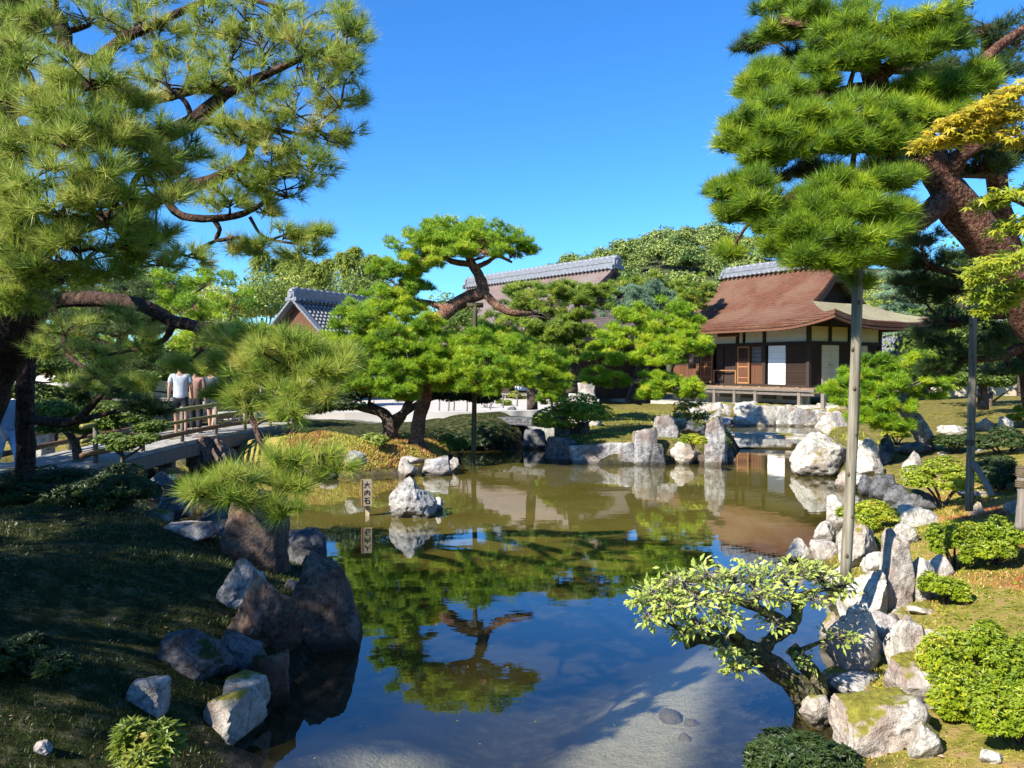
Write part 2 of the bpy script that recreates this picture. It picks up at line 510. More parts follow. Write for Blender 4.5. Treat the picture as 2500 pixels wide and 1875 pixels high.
M['sand'] = plain_mat('white_sand', (0.42, 0.38, 0.32), 0.95, 0.08, 3.0, 0.4, 0.02)
M['slab'] = rock_mat('deck_stone', (0.29, 0.27, 0.24), (0.16, 0.15, 0.13), (0.39, 0.37, 0.33), moss_amt=0.0, crack=0.3)
# rocks
M['rock_pale'] = rock_mat('pale_rock', (0.36, 0.33, 0.28), (0.15, 0.13, 0.11), (0.56, 0.53, 0.46), (0.21, 0.19, 0.025), 0.30, rust=(0.30, 0.22, 0.17))
M['rock_grey'] = rock_mat('grey_rock', (0.28, 0.265, 0.25), (0.085, 0.075, 0.07), (0.50, 0.48, 0.45), (0.13, 0.12, 0.02), 0.15, rust=(0.21, 0.15, 0.12))
M['rock_warm'] = rock_mat('warm_rock', (0.34, 0.29, 0.25), (0.14, 0.11, 0.09), (0.52, 0.48, 0.42), (0.20, 0.18, 0.02), 0.2, rust=(0.27, 0.19, 0.15))
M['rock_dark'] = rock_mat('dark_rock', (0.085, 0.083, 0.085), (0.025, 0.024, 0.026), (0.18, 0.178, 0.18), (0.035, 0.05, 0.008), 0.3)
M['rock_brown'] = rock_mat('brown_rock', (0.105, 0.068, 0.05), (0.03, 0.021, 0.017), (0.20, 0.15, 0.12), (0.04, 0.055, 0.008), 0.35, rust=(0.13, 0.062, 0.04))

# ---------------------------------------------------------------- ground, pond, hill
POND = np.array([(0.75, 3.3), (-1.3, 3.3), (-1.60, 4.8), (-1.72, 5.9), (-1.62, 6.6), (-1.55, 7.6), (-2.0, 9.0), (-2.7, 10.0), (-3.6, 10.7),
    (-4.7, 11.6), (-5.6, 12.8), (-6.3, 14.0), (-6.9, 15.5), (-9, 16.2), (-13.5, 16.3), (-15, 18.5), (-13, 20.6), (-9.6, 20.7), (-7.6, 20.1), (-6.6, 19.0),
    (-5.6, 18.1), (-4.5, 17.6), (-3.6, 17.4), (-2.6, 17.9), (-1.65, 18.9), (-1.5, 21.0), (-2.0, 23.0), (0.2, 23.6), (0.6, 25.0), (0.7, 28.2),
    (2.0, 28.0), (1.35, 23.6), (0.8, 21.3), (1.5, 20.2), (2.3, 19.7), (3.2, 19.6), (4.0, 19.9), (5.3, 20.0), (5.9, 21.2), (6.7, 23.5), (7.0, 25.5),
    (6.9, 29.0), (7.3, 32.6), (9.0, 32.9), (12.8, 32.4), (12.2, 29.0), (10.3, 26.6), (9.6, 24.5), (8.2, 21.4), (7.1, 19.4), (7.15, 17), (6.7, 14.6),
    (5.8, 12.8), (4.9, 11.6), (3.8, 10.2), (3.55, 9.2), (3.3, 8.3), (2.85, 7.3), (2.5, 6.2), (2.1, 5.3), (1.75, 4.7), (1.0, 4.25)])
def pond_distance(x, y):
    """positive on land, negative in the pond"""
    p = np.stack([x, y], -1)
    best = np.full(len(p), 1e9)
    inside = np.zeros(len(p), bool)
    n = len(POND)
    for i in range(n):
        a, b = POND[i], POND[(i + 1) % n]
        ab = b - a
        t = np.clip(((p - a) @ ab) / (ab @ ab), 0, 1)
        best = np.minimum(best, np.hypot(*(p - a - t[:, None] * ab).T))
        c = (a[1] > p[:, 1]) != (b[1] > p[:, 1])
        xi = a[0] + (p[:, 1] - a[1]) / (b[1] - a[1] + 1e-12) * ab[0]
        inside ^= c & (p[:, 0] < xi)
    return np.where(inside, -best, best)
def sstep(a, b, x):
    t = np.clip((x - a) / (b - a), 0, 1)
    return t * t * (3 - 2 * t)
def land_height(x, y):
    x = np.asarray(x, float); y = np.asarray(y, float)
    shp = x.shape
    x, y = x.ravel(), y.ravel()
    d = pond_distance(x, y)
    n = fbm(np.stack([x * 0.35, y * 0.35, x * 0], -1), 3, 3) * 0.08 + fbm(np.stack([x * 1.6, y * 1.6, x * 0], -1), 9, 3) * 0.055
    left = sstep(2.0, -2.0, x)
    Tl = 0.82 - 0.30 * sstep(8, 15, y)
    Tr = np.where(y < 20, 0.05 + 0.27 * np.clip(d, 0, 3.6), 0.5)
    Tr = Tr * sstep(22, 14, y) + (0.55 + 0.035 * np.clip(x - 8, 0, 25)) * sstep(14, 22, y)
    T = Tl * left + Tr * (1 - left)
    T = T + 0.45 * np.exp(-(((x + 0.9) / 2.0) ** 2 + ((y - 25.6) / 1.3) ** 2))
    T = T + 0.25 * np.exp(-(((x + 4.4) / 1.2) ** 2 + ((y - 19.2) / 1.0) ** 2))
    bw = np.where((left > 0.5) & (y < 15), 2.3, np.where(left > 0.5, 0.8, 0.35))
    z = np.where(d > 0, T * sstep(-0.25, 1.0, d / bw * 1.0) + n * sstep(0, 0.6, d), 0)
    bed = -0.12 - 0.65 * sstep(0.0, 2.0, -d) + n * 0.5
    # a shallow shelf towards the camera, carrying the painted sunlit bed
    bed = bed + 0.50 * np.exp(-(((x - 1.0) / 1.1) ** 2 + ((y - 5.2) / 2.0) ** 2)) + 0.35 * np.exp(-(((x + 0.5) / 0.5) ** 2 + ((y - 4.9) / 0.7) ** 2))
    z = np.where(d > 0, z, np.minimum(bed, -0.06 + d * 0.2))
    far = sstep(38, 60, np.hypot(x, y))
    z = z * (1 - far) + 0.55 * far
    return z.reshape(shp)
def hz(x, y):
    return float(land_height(np.array([x]), np.array([y]))[0])

def axis(lo, hi, step, far, grow=1.35):
    a = list(np.arange(lo, hi + 1e-6, step))
    s = step
    while a[-1] < far:
        s *= grow; a.append(a[-1] + s)
    s = step; b = []
    x = lo
    while x > -far:
        s *= grow; x -= s; b.append(x)
    return np.array(b[::-1] + a)
gx, gy = axis(-11, 13, 0.2, 900), axis(0, 36, 0.2, 900)
X, Y = np.meshgrid(gx, gy)
Z = land_height(X, Y)
nx, ny = len(gx), len(gy)
idx = np.arange(nx * ny).reshape(ny, nx)
F = np.stack([idx[:-1, :-1], idx[:-1, 1:], idx[1:, 1:], idx[1:, :-1]], -1).reshape(-1, 4)
gme = mesh_from('ground', np.stack([X, Y, Z], -1).reshape(-1, 3), F, None, True)
xf, yf = X.ravel(), Y.ravel()
dd = pond_distance(xf, yf)
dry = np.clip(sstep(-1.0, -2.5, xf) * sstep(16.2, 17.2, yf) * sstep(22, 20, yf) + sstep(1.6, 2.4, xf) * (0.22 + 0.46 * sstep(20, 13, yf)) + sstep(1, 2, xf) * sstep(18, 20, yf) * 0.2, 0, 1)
sandy = sstep(0.0, -0.3, dd) * np.clip(np.exp(-((xf - 0.55 - (yf - 4.8) * 0.37) / 0.42) ** 4) * sstep(8.6, 6.6, yf) + 0.9 * np.exp(-(((xf + 0.8) / 0.28) ** 2 + ((yf - 5.2) / 0.3) ** 2)), 0, 1) + sstep(27.5, 29, yf) * sstep(4, 2, xf)  # pale wedge and patch paint sunlit bed; last term is real court sand
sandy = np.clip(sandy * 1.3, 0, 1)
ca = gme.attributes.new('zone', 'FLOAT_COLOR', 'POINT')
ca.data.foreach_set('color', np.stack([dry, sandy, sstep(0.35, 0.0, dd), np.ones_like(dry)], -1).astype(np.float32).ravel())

m, nt, b = new_mat('garden_ground')
za = attr(nt, 'zone')
sp = nt.nodes.new('ShaderNodeSeparateColor'); nt.links.new(za.outputs['Color'], sp.inputs[0])
n1 = tex(nt, 'noise', 0.9, 6); n2 = tex(nt, 'noise', 7.0, 6, 0.65); n3 = tex(nt, 'noise', 40, 4, 0.7)
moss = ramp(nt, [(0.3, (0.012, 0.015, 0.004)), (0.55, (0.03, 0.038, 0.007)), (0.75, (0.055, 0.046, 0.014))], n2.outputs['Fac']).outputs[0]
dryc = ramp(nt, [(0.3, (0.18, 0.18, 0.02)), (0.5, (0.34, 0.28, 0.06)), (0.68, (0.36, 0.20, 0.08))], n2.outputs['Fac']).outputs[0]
dryc = mixc(nt, ramp(nt, [(0.58, (0, 0, 0)), (0.72, (0.6, 0.6, 0.6))], n1.outputs['Fac']).outputs[0], dryc, (0.42, 0.34, 0.20))
sand_litbed_c = ramp(nt, [(0.3, (0.36, 0.34, 0.31)), (0.7, (0.52, 0.50, 0.47))], n3.outputs['Fac']).outputs[0]  # court sand, also the colour of the painted sunlit bed
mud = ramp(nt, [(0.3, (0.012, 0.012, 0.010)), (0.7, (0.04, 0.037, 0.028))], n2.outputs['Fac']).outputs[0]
wob = math_node(nt, 'ADD', math_node(nt, 'MULTIPLY', math_node(nt, 'SUBTRACT', n2.outputs['Fac'], 0.5), 0.9), sp.outputs[0], True)
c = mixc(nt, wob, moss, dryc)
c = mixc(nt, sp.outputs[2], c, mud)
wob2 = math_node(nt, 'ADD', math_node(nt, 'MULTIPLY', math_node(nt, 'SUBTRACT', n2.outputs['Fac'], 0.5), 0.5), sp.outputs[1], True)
c = mixc(nt, wob2, c, sand_litbed_c)
nt.links.new(c, b.inputs['Base Color'])
b.inputs['Roughness'].default_value = 0.95
b.inputs['Specular IOR Level'].default_value = 0.1
b1 = bump(nt, b, n2.outputs['Fac'], 0.7, 0.08)
bump(nt, b, n3.outputs['Fac'], 0.8, 0.03, b1)
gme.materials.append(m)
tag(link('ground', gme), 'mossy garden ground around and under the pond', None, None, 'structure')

# pond water: thin murky sheet, bed shows through where it is shallow
wx, wy = np.arange(-15.5, 13.6, 0.25), np.arange(2.9, 33.6, 0.25)
X, Y = np.meshgrid(wx, wy)
dep = -land_height(X, Y)
nx, ny = len(wx), len(wy)
idx = np.arange(nx * ny).reshape(ny, nx)
F = np.stack([idx[:-1, :-1], idx[:-1, 1:], idx[1:, 1:], idx[1:, :-1]], -1).reshape(-1, 4)
keep = (dep.ravel()[F] > -0.12).any(1)
wme = mesh_from('water', np.stack([X, Y, X * 0], -1).reshape(-1, 3), F[keep], None, True)
a = wme.attributes.new('depth', 'FLOAT', 'POINT')
# murk grows away from the camera; clearer near water imitates its shaded blue
a.data.foreach_set('value', (np.clip(dep / 0.6, 0, 1) * (0.14 + 0.86 * sstep(7.5, 12.5, Y))).astype(np.float32).ravel())
m = bpy.data.materials.new('pond_water'); m.use_nodes = True
nt = m.node_tree; nt.nodes.clear()
out = nt.nodes.new('ShaderNodeOutputMaterial')
da = attr(nt, 'depth')
nw = tex(nt, 'noise', 0.6, 3)
murk = nt.nodes.new('ShaderNodeMapRange')
murk.inputs['From Min'].default_value = 0.0; murk.inputs['From Max'].default_value = 1.0
murk.inputs['To Min'].default_value = 0.04; murk.inputs['To Max'].default_value = 0.82
nt.links.new(da.outputs['Fac'], murk.inputs['Value'])
dif = nt.nodes.new('ShaderNodeBsdfDiffuse')
mc = ramp(nt, [(0.35, (0.115, 0.095, 0.018)), (0.65, (0.155, 0.125, 0.028))], nw.outputs['Fac'])
nt.links.new(mc.outputs[0], dif.inputs['Color'])
tr = nt.nodes.new('ShaderNodeBsdfTransparent'); tr.inputs['Color'].default_value = (0.80, 0.78, 0.62, 1)
mx1 = nt.nodes.new('ShaderNodeMixShader')
nt.links.new(murk.outputs[0], mx1.inputs[0]); nt.links.new(tr.outputs[0], mx1.inputs[1]); nt.links.new(dif.outputs[0], mx1.inputs[2])
gl = nt.nodes.new('ShaderNodeBsdfGlossy'); gl.inputs['Roughness'].default_value = 0.012; gl.inputs['Color'].default_value = (0.95, 0.97, 1.0, 1)
r1 = tex(nt, 'noise', 2.2, 3, 0.5, vec_scale=(0.55, 1.3, 1)); r2 = tex(nt, 'noise', 14.0, 2, 0.5, vec_scale=(0.5, 1.4, 1))
mask = ramp(nt, [(0.42, (0.25, 0.25, 0.25)), (0.62, (1, 1, 1))], nw.outputs['Fac'])
hgt = math_node(nt, 'ADD', math_node(nt, 'MULTIPLY', r1.outputs['Fac'], 1.0), math_node(nt, 'MULTIPLY', math_node(nt, 'MULTIPLY', r2.outputs['Fac'], 0.10), mask.outputs[0]))
bp = nt.nodes.new('ShaderNodeBump'); bp.inputs['Strength'].default_value = 0.05; bp.inputs['Distance'].default_value = 0.03
nt.links.new(hgt, bp.inputs['Height'])
nt.links.new(bp.outputs[0], gl.inputs['Normal'])
geo = nt.nodes.new('ShaderNodeNewGeometry')
dt = nt.nodes.new('ShaderNodeVectorMath'); dt.operation = 'DOT_PRODUCT'
nt.links.new(geo.outputs['Incoming'], dt.inputs[0]); nt.links.new(bp.outputs[0], dt.inputs[1])
# reflectance rises towards grazing angles (same from above and below the thin sheet)
gz = math_node(nt, 'SUBTRACT', 1.0, math_node(nt, 'ABSOLUTE', dt.outputs['Value']), True)
refl = math_node(nt, 'ADD', math_node(nt, 'MULTIPLY', math_node(nt, 'POWER', gz, 4.0), 0.90), 0.075)
mx2 = nt.nodes.new('ShaderNodeMixShader')
nt.links.new(refl, mx2.inputs[0]); nt.links.new(mx1.outputs[0], mx2.inputs[1]); nt.links.new(gl.outputs[0], mx2.inputs[2])
nt.links.new(mx2.outputs[0], out.inputs['Surface'])
wme.materials.append(m)
tag(link('water', wme), 'still murky pond water mirroring trees and sky', None, None, 'structure')

# raked white sand court behind the pond
def sheet(name, pts, z0, z1, mat):
    mb = MB()
    n = len(pts)
    V = [(x, y, z0) for x, y in pts] + [(x, y, z1) for x, y in pts]
    mb.add(V, [tuple(range(n, 2 * n))] + [(i, (i + 1) % n, n + (i + 1) % n, n + i) for i in range(n)])
    return mb.build(name, mat)
sand_m, nt, b = new_mat('raked_sand')
wv = tex(nt, 'wave', 0.9, coord='Object', vec_scale=(0.15, 1, 1)); wv.bands_direction = 'Y'; wv.inputs['Distortion'].default_value = 0.6
nn = tex(nt, 'noise', 60, 3)
c = ramp(nt, [(0.2, (0.36, 0.33, 0.29)), (0.8, (0.48, 0.45, 0.41))], wv.outputs['Fac']).outputs[0]
c = mixc(nt, 0.3, c, ramp(nt, [(0.3, (0.30, 0.27, 0.23)), (0.7, (0.50, 0.46, 0.42))], nn.outputs['Fac']).outputs[0])
nt.links.new(c, b.inputs['Base Color']); b.inputs['Roughness'].default_value = 0.95
bump(nt, b, wv.outputs['Fac'], 0.8, 0.05)
tag(sheet('sand_court', [(-26, 29.5), (-6, 28.6), (-1, 29.0), (1.5, 30.2), (3.5, 33), (4.5, 41), (-26, 43)], 0.3, 0.78, sand_m), 'raked white sand court behind the pond', None, None, 'structure')

# wooded hill behind the halls
hx, hy = np.linspace(-30, 260, 70), np.linspace(75, 300, 50)
X, Y = np.meshgrid(hx, hy)
U = CU + FPX * X / Y
prof_u = np.array([1100, 1260, 1330, 1440, 1520, 1600, 1660, 1760, 1900, 2100, 2300, 2600, 3400])
prof_v = np.array([700, 668, 645, 606, 586, 565, 560, 566, 585, 600, 610, 640, 660])
ridge = CAM_H + (HORIZON - np.interp(U, prof_u, prof_v)) * 175 / FPX - 6.0
Zh = ridge * sstep(78, 172, Y) * np.where(Y > 172, 1 - 0.4 * sstep(190, 300, Y), 1) + fbm(np.stack([X * 0.03, Y * 0.03, X * 0], -1).reshape(-1, 3), 5, 3).reshape(X.shape) * 1.5
Zh = np.where((U < 1080), np.minimum(Zh, 0.2), Zh)
def hill_z(x, y):
    i = np.clip(np.searchsorted(hx, x) - 1, 0, len(hx) - 2); j = np.clip(np.searchsorted(hy, y) - 1, 0, len(hy) - 2)
    return float(Zh[j, i])
idx = np.arange(X.size).reshape(X.shape)
F = np.stack([idx[:-1, :-1], idx[:-1, 1:], idx[1:, 1:], idx[1:, :-1]], -1).reshape(-1, 4)
tag(link('hill', mesh_from('hill', np.stack([X, Y, Zh], -1).reshape(-1, 3), F, plain_mat('forest_floor', (0.05, 0.06, 0.02), 0.95, 0.4, 0.2), True)), 'low hill rising behind the temple halls', None, None, 'structure')

# ---------------------------------------------------------------- plants: foliage generators
def rand_dirs(n):
    return nrm(rng.normal(size=(n, 3)))
def perp(d):
    r = rand_dirs(len(d))
    return nrm(np.cross(d, r))
class Leaves:
    """soup of needle / leaf faces for one crown"""
    def __init__(s):
        s.V, s.T, s.k = [], [], []
    def tufts(s, C, A, L, k, w, spread=(25, 80), tint=None, jit=0.12):
        """pine tufts: k thin needles each, fanned around axis A"""
        n = len(C)
        if n == 0: return
        C = np.repeat(C, k, 0); A = np.repeat(nrm(A), k, 0)
        L = np.repeat(np.broadcast_to(np.asarray(L, float), (n,)), k)
        ang = np.radians(rng.uniform(spread[0], spread[1], n * k))
        p = perp(A)
        d = A * np.cos(ang)[:, None] + p * np.sin(ang)[:, None]
        LL = (L * rng.uniform(0.75, 1.1, n * k))[:, None]
        # needles leave the last stretch of the twig, not one point
        C = C - A * (LL * rng.uniform(0, 0.45, (n * k, 1)))
        q = perp(d) * (w * 0.5)
        V = np.stack([C - q, C + q, C + d * LL], 1)
        t = np.clip((np.full(n, 0.5) if tint is None else tint), 0, 1)
        t = np.clip(np.repeat(t, k) + rng.normal(0, jit, n * k), 0.0, 0.97)
        s.V.append(V.reshape(-1, 3)); s.T.append(np.repeat(t, 3)); s.k.append(3)
    def blades(s, C, D, L, w, tint):
        n = len(C)
        q = perp(D) * (np.asarray(w).reshape(-1, 1) * 0.5)
        V = np.stack([C - q, C + q, C + D * np.asarray(L).reshape(-1, 1)], 1)
        s.V.append(V.reshape(-1, 3)); s.T.append(np.repeat(tint, 3)); s.k.append(3)
    def leaves(s, C, D, N, L, w, tint, fold=0.15):
        """leaf = two triangles folded on the midrib; D tip direction, N upper side"""
        D = nrm(D); R = nrm(np.cross(D, N)); N = np.cross(R, D)
        L = np.asarray(L).reshape(-1, 1); w = np.asarray(w).reshape(-1, 1)
        mid = C + D * L * 0.45
        tip = C + D * L - N * L * 0.12
        a = mid + R * w * 0.5 + N * w * fold; b_ = mid - R * w * 0.5 + N * w * fold
        V = np.stack([C, a, tip, C, tip, b_], 1)
        s.V.append(V.reshape(-1, 3)); s.T.append(np.repeat(tint, 6)); s.k.append(3)
    def data(s, origin):
        V = np.concatenate(s.V) - np.asarray(origin, float)
        return V, np.arange(len(V), dtype=np.int32).reshape(-1, 3), np.concatenate(s.T)
    def build(s, name, mat, parent, origin):
        V, F, T = s.data(origin)
        return link(name, mesh_from(name, V, F, mat, False, T), parent)
    def mesh(s, name, mat, origin=(0, 0, 0)):
        V, F, T = s.data(origin)
        return mesh_from(name, V, F, mat, False, T)

def px_pads(rows, squash=0.75):
    """(u, v, ru, rv, Y[, k]) in photograph pixels at depth Y -> world ellipsoids"""
    out = []
    for r in rows:
        u, v, ru, rv, Y = r[:5]
        c = P(u, v, Y)
        rx = px(ru, Y); rz = px(rv, Y)
        out.append((c, np.array([rx, max(rx * squash, rz), rz]), r[5] if len(r) > 5 else 1.0))
    return out
def px_limb(rows):
    """(u, v, Y, radius) -> world polyline (x, y, z, r)"""
    return np.array([np.append(P(u, v, Y), r) for u, v, Y, r in rows])

def nearest_on(limbs, p):
    best = None
    for L in limbs:
        d = np.linalg.norm(L[:, :3] - p, axis=1)
        # branches climb: prefer points a bit below and nearer the trunk
        i = int(np.argmin(d + 0.25 * np.maximum(L[:, 2] - p[2], 0)))
        if best is None or d[i] < best[0]:
            best = (d[i], L[i])
    return best[1]

def pine(name, label, base_limb, limbs, pads, mat, bark, L=0.11, k=14, w=0.011, clumps=14, tufts=55, clump_r=0.30, up=0.65, tint0=0.5, group=None,
         open_form=False, spread=(25, 80), cat='tree', twig_r=0.008, sides=10, branch_r=0.5):
    """limbs: smoothed (n,4) polylines; first one is the trunk. pads: world ellipsoids"""
    trunk = catmull(base_limb, 6)
    o0 = trunk[0][:3].copy()
    root = thing(name, label, cat, o0, 0, group)
    V, F = tube_arrays(trunk[:, :3], trunk[:, 3], 14, True, 0.16, 3)
    tr = link('trunk', mesh_from('trunk', V - o0, F, bark, True), root)
    alls = [trunk]
    for lm in limbs:
        c = catmull(lm, 5)
        alls.append(c)
        V, F = tube_arrays(c[:, :3], c[:, 3], sides, True, 0.15, 5)
        link('branch', mesh_from('branch', V - o0, F, bark, True), root)
    lv = Leaves()
    TA, TB, TR = [], [], []
    for (c, r, dens) in pads:
        tail = c - np.array([0, 0, r[2] * 0.45])
        s = nearest_on(alls, tail)
        # a crooked branch from the nearest limb into the pad
        mid = (s[:3] + tail) / 2 + rng.normal(0, 0.12, 3) * np.linalg.norm(tail - s[:3]) + np.array([0, 0, 0.06 * np.linalg.norm(tail - s[:3])])
        r0 = min(s[3] * branch_r, 0.02 + r[0] * 0.035)
        path = catmull(np.array([s[:3], mid, tail, c + rng.normal(0, 0.2, 3) * r * 0.5]), 4)
        Vb, Fb = tube_arrays(path, np.linspace(r0, r0 * 0.35, len(path)), 6)
        link('branch', mesh_from('branch', Vb - o0, Fb, bark, True), root)
        nc = max(3, int(clumps * dens))
        d = rand_dirs(nc)
        d[:, 2] = np.where(d[:, 2] < 0, d[:, 2] * (0.75 if open_form else 0.45), d[:, 2])
        rad = rng.uniform(0.35, 1.0, (nc, 1)) ** (0.5 if not open_form else 0.6)
        cc = c + d * r * rad
        # twig from pad stem to clump, bent
        st = path[rng.integers(len(path) // 2, len(path), nc)]
        md = (st + cc) / 2 + rng.normal(0, 0.06, (nc, 3)) * r[0]
        TA += [st, md]; TB += [md, cc - (cc - md) * 0.08]
        TR += [(np.full(nc, twig_r * 1.6), np.full(nc, twig_r * 1.1)), (np.full(nc, twig_r * 1.1), np.full(nc, twig_r * 0.6))]
        out = nrm(cc - st)
        nt_ = max(2, int(tufts))
        cr = clump_r * r[0] if clump_r < 1 else clump_r - 1
        q = rand_dirs(nc * nt_)
        q[:, 2] = np.where(q[:, 2] < 0, q[:, 2] * 0.4, q[:, 2])
        ccr = np.repeat(cc, nt_, 0)
        pos = ccr + q * cr * (rng.uniform(0.2, 1, (nc * nt_, 1)) ** 0.6) * np.array([1, 1, 0.7])
        outr = np.repeat(out, nt_, 0)
        A = nrm(q * 0.6 + outr * 0.5 + np.array([0, 0, up]) + rng.normal(0, 0.25, (nc * nt_, 3)))
        ct = rng.normal(tint0, 0.13, nc)
        t = np.repeat(ct, nt_) + rng.normal(0, 0.07, nc * nt_)
        lv.tufts(pos, A, L, k, w, spread, t)
        if open_form:
            TA += [ccr - outr * cr * 0.4]; TB += [pos]; TR += [(np.full(nc * nt_, twig_r * 0.55), np.full(nc * nt_, twig_r * 0.4))]
    V, F = sticks(np.concatenate(TA), np.concatenate(TB), np.concatenate([a for a, _ in TR]), np.concatenate([b_ for _, b_ in TR]))
    tag(link('twigs', mesh_from('twigs', V - o0, F, bark, True), root), kind='stuff')
    lv.build('crown', mat, root, o0)
    return root

def dome_leaves(lv, c, r, n, L, w, tint0, lumps=9, flat=0.35, fill=0.25, whorl=5, up=0.8, tsd=0.13):
    """leafy dome (clipped shrub or tree lobe) of small rosettes with lumps and gaps"""
    lc = rand_dirs(lumps); lc[:, 2] = np.abs(lc[:, 2])
    d = rand_dirs(n)
    d[:, 2] = np.where(d[:, 2] < 0, d[:, 2] * flat, d[:, 2])
    lump = (d @ lc.T).max(1)
    rr = 0.86 + 0.16 * (lump - 0.75) / 0.25 + rng.normal(0, 0.03, n)
    rr = rr * np.where(rng.uniform(size=n) < fill, rng.uniform(0.45, 0.9, n), 1)
    pos = c + d * r * rr[:, None]
    nd = nrm(d / np.asarray(r) * np.mean(r) + np.array([0, 0, up]))
    t = tint0 + rng.normal(0, tsd, n) + 0.12 * (lump - 0.8)
    for i in range(whorl):
        p = perp(nd)
        D = nrm(nd * 0.55 + p * 0.85)
        lv.leaves(pos, D, nd, L * rng.uniform(0.7, 1.15, n), w * rng.uniform(0.8, 1.15, n), np.clip(t + rng.normal(0, 0.06, n), 0, 1))

def shrub(name, label, u, vb, ru, rv, zb=None, mat='azalea', n=900, L=0.05, w=0.022, tint0=0.5, Y=None, cat='shrub', group=None, stems=5, lobes=4, stem_vis=0.25):
    """domed shrub: foot at photo pixel (u, vb); half width ru, height rv px"""
    if Y is not None:
        b0 = P(u, vb, Y)
    else:
        z = 0.4
        for _ in range(6):
            b0 = G(u, vb, z); z = max(hz(b0[0], b0[1]), 0.02)
        b0 = G(u, vb, z)
    Y = b0[1]
    R, H = px(ru, Y), px(rv, Y)
    root = thing(name, label, cat, b0, 0, group)
    lv = Leaves()
    ctr = np.array([0, 0, H * (stem_vis + (1 - stem_vis) * 0.42)])
    for i in range(lobes):
        a = 2 * math.pi * i / lobes + rng.uniform(0, 1)
        f = rng.uniform(0.40, 0.82) if lobes > 1 else 0
        if i == 0 and lobes > 2: f = 0.05
        k = (rng.uniform(0.36, 0.54) if lobes < 8 else rng.uniform(0.24, 0.40)) if lobes > 1 else 1.0
        lc = ctr + np.array([math.cos(a) * R * f, math.sin(a) * R * f, (rng.uniform(-0.20, 0.16) + (0.12 if f < 0.1 else -0.10 * f)) * H])
        lr = np.array([R * k, R * k * 0.95, H * (1 - stem_vis) * rng.uniform(0.36, 0.5) * (1.0 if lobes > 1 else 1.05)])
        dome_leaves(lv, lc, lr, n // lobes, L, w, tint0 + rng.normal(0, 0.06), 9, 0.35, 0.3)
    for i in range(stems):
        a = 2 * math.pi * i / max(stems, 1) + rng.uniform(-0.4, 0.4)
        e = ctr + np.array([math.cos(a) * R * 0.55, math.sin(a) * R * 0.55, 0])
        p = np.array([[math.cos(a) * 0.03 * R, math.sin(a) * 0.03 * R, -0.06], e * [0.35, 0.35, 0.45], e])
        V, F = tube_arrays(catmull(p, 4), np.linspace(0.035 * R + 0.006, 0.012 * R + 0.003, 9), 6)
        link('stem', mesh_from('stem', V, F, M['bark'], True), root)
    lv.build('foliage', M[mat], root, (0, 0, 0))
    return root

def crown_mesh(name, mat, R=1.0, H=1.0, lobes=14, n=260, leaf=0.09, tint0=0.5, flat=0.5, whorl=1):
    """unit broadleaf crown, shared by distant trees"""
    lv = Leaves()
    for i in range(lobes):
        d = rand_dirs(1)[0]
        d[2] = abs(d[2]) * 1.0 - 0.15
        c = d * np.array([R, R, H]) * rng.uniform(0.35, 0.78)
        r = rng.uniform(0.28, 0.45)
        dome_leaves(lv, c, np.array([r * R, r * R, r * H * 0.85]), n, leaf, leaf * 0.75, tint0 + rng.normal(0, 0.12), 5, flat, 0.2, whorl, 0.5, 0.1)
    return lv.mesh(name, mat)

# ---------------------------------------------------------------- rocks
def _ico(sub):
    bm = bmesh.new()
    bmesh.ops.create_icosphere(bm, subdivisions=sub, radius=1.0)
    V = np.array([v.co[:] for v in bm.verts]); F = np.array([[l.index for l in f.verts] for f in bm.faces])
    bm.free()
    return V, F
ICO = {s: _ico(s) for s in (3, 4, 5)}
def rock_arrays(seed, size, sub=4, planes=13, rough=0.10, boxy=0.0, lean=0.0, taper=0.0):
    """boulder cut by random planes, weathered by noise; size = half extents"""
    r = np.random.default_rng(seed)
    D, F = ICO[sub]
    N = nrm(r.normal(size=(planes, 3)))
    h = r.uniform(0.62, 1.0, planes)
    if boxy:
        B = np.array([[1, 0, 0], [-1, 0, 0], [0, 1, 0], [0, -1, 0], [0, 0, 1.0], [0, 0, -1]]) + r.normal(0, 0.10, (6, 3))
        N = np.concatenate([nrm(B), N]); h = np.concatenate([np.full(6, 0.72), h + 0.25 * boxy])
    dots = D @ N.T
    rad = np.min(np.where(dots > 0.05, h / np.maximum(dots, 0.05), 9), axis=1)
    rad = np.minimum(rad, 1.15)
    V = D * rad[:, None]
    V = V * (1 + rough * fbm(D * 1.7, seed, 5, 0.55)[:, None] - rough * 0.7 * np.abs(fbm(V * 3.1, seed + 7, 4, 0.55))[:, None])
    lo, hi = V.min(0), V.max(0)
    V = (V - (lo + hi) / 2) / ((hi - lo) / 2)
    zt = (V[:, 2] + 1) / 2
    k = 1 - taper * zt
    V[:, 0] = V[:, 0] * k + lean * zt; V[:, 1] *= k
    return V * np.array(size), F
ROCK_SEED = [100]
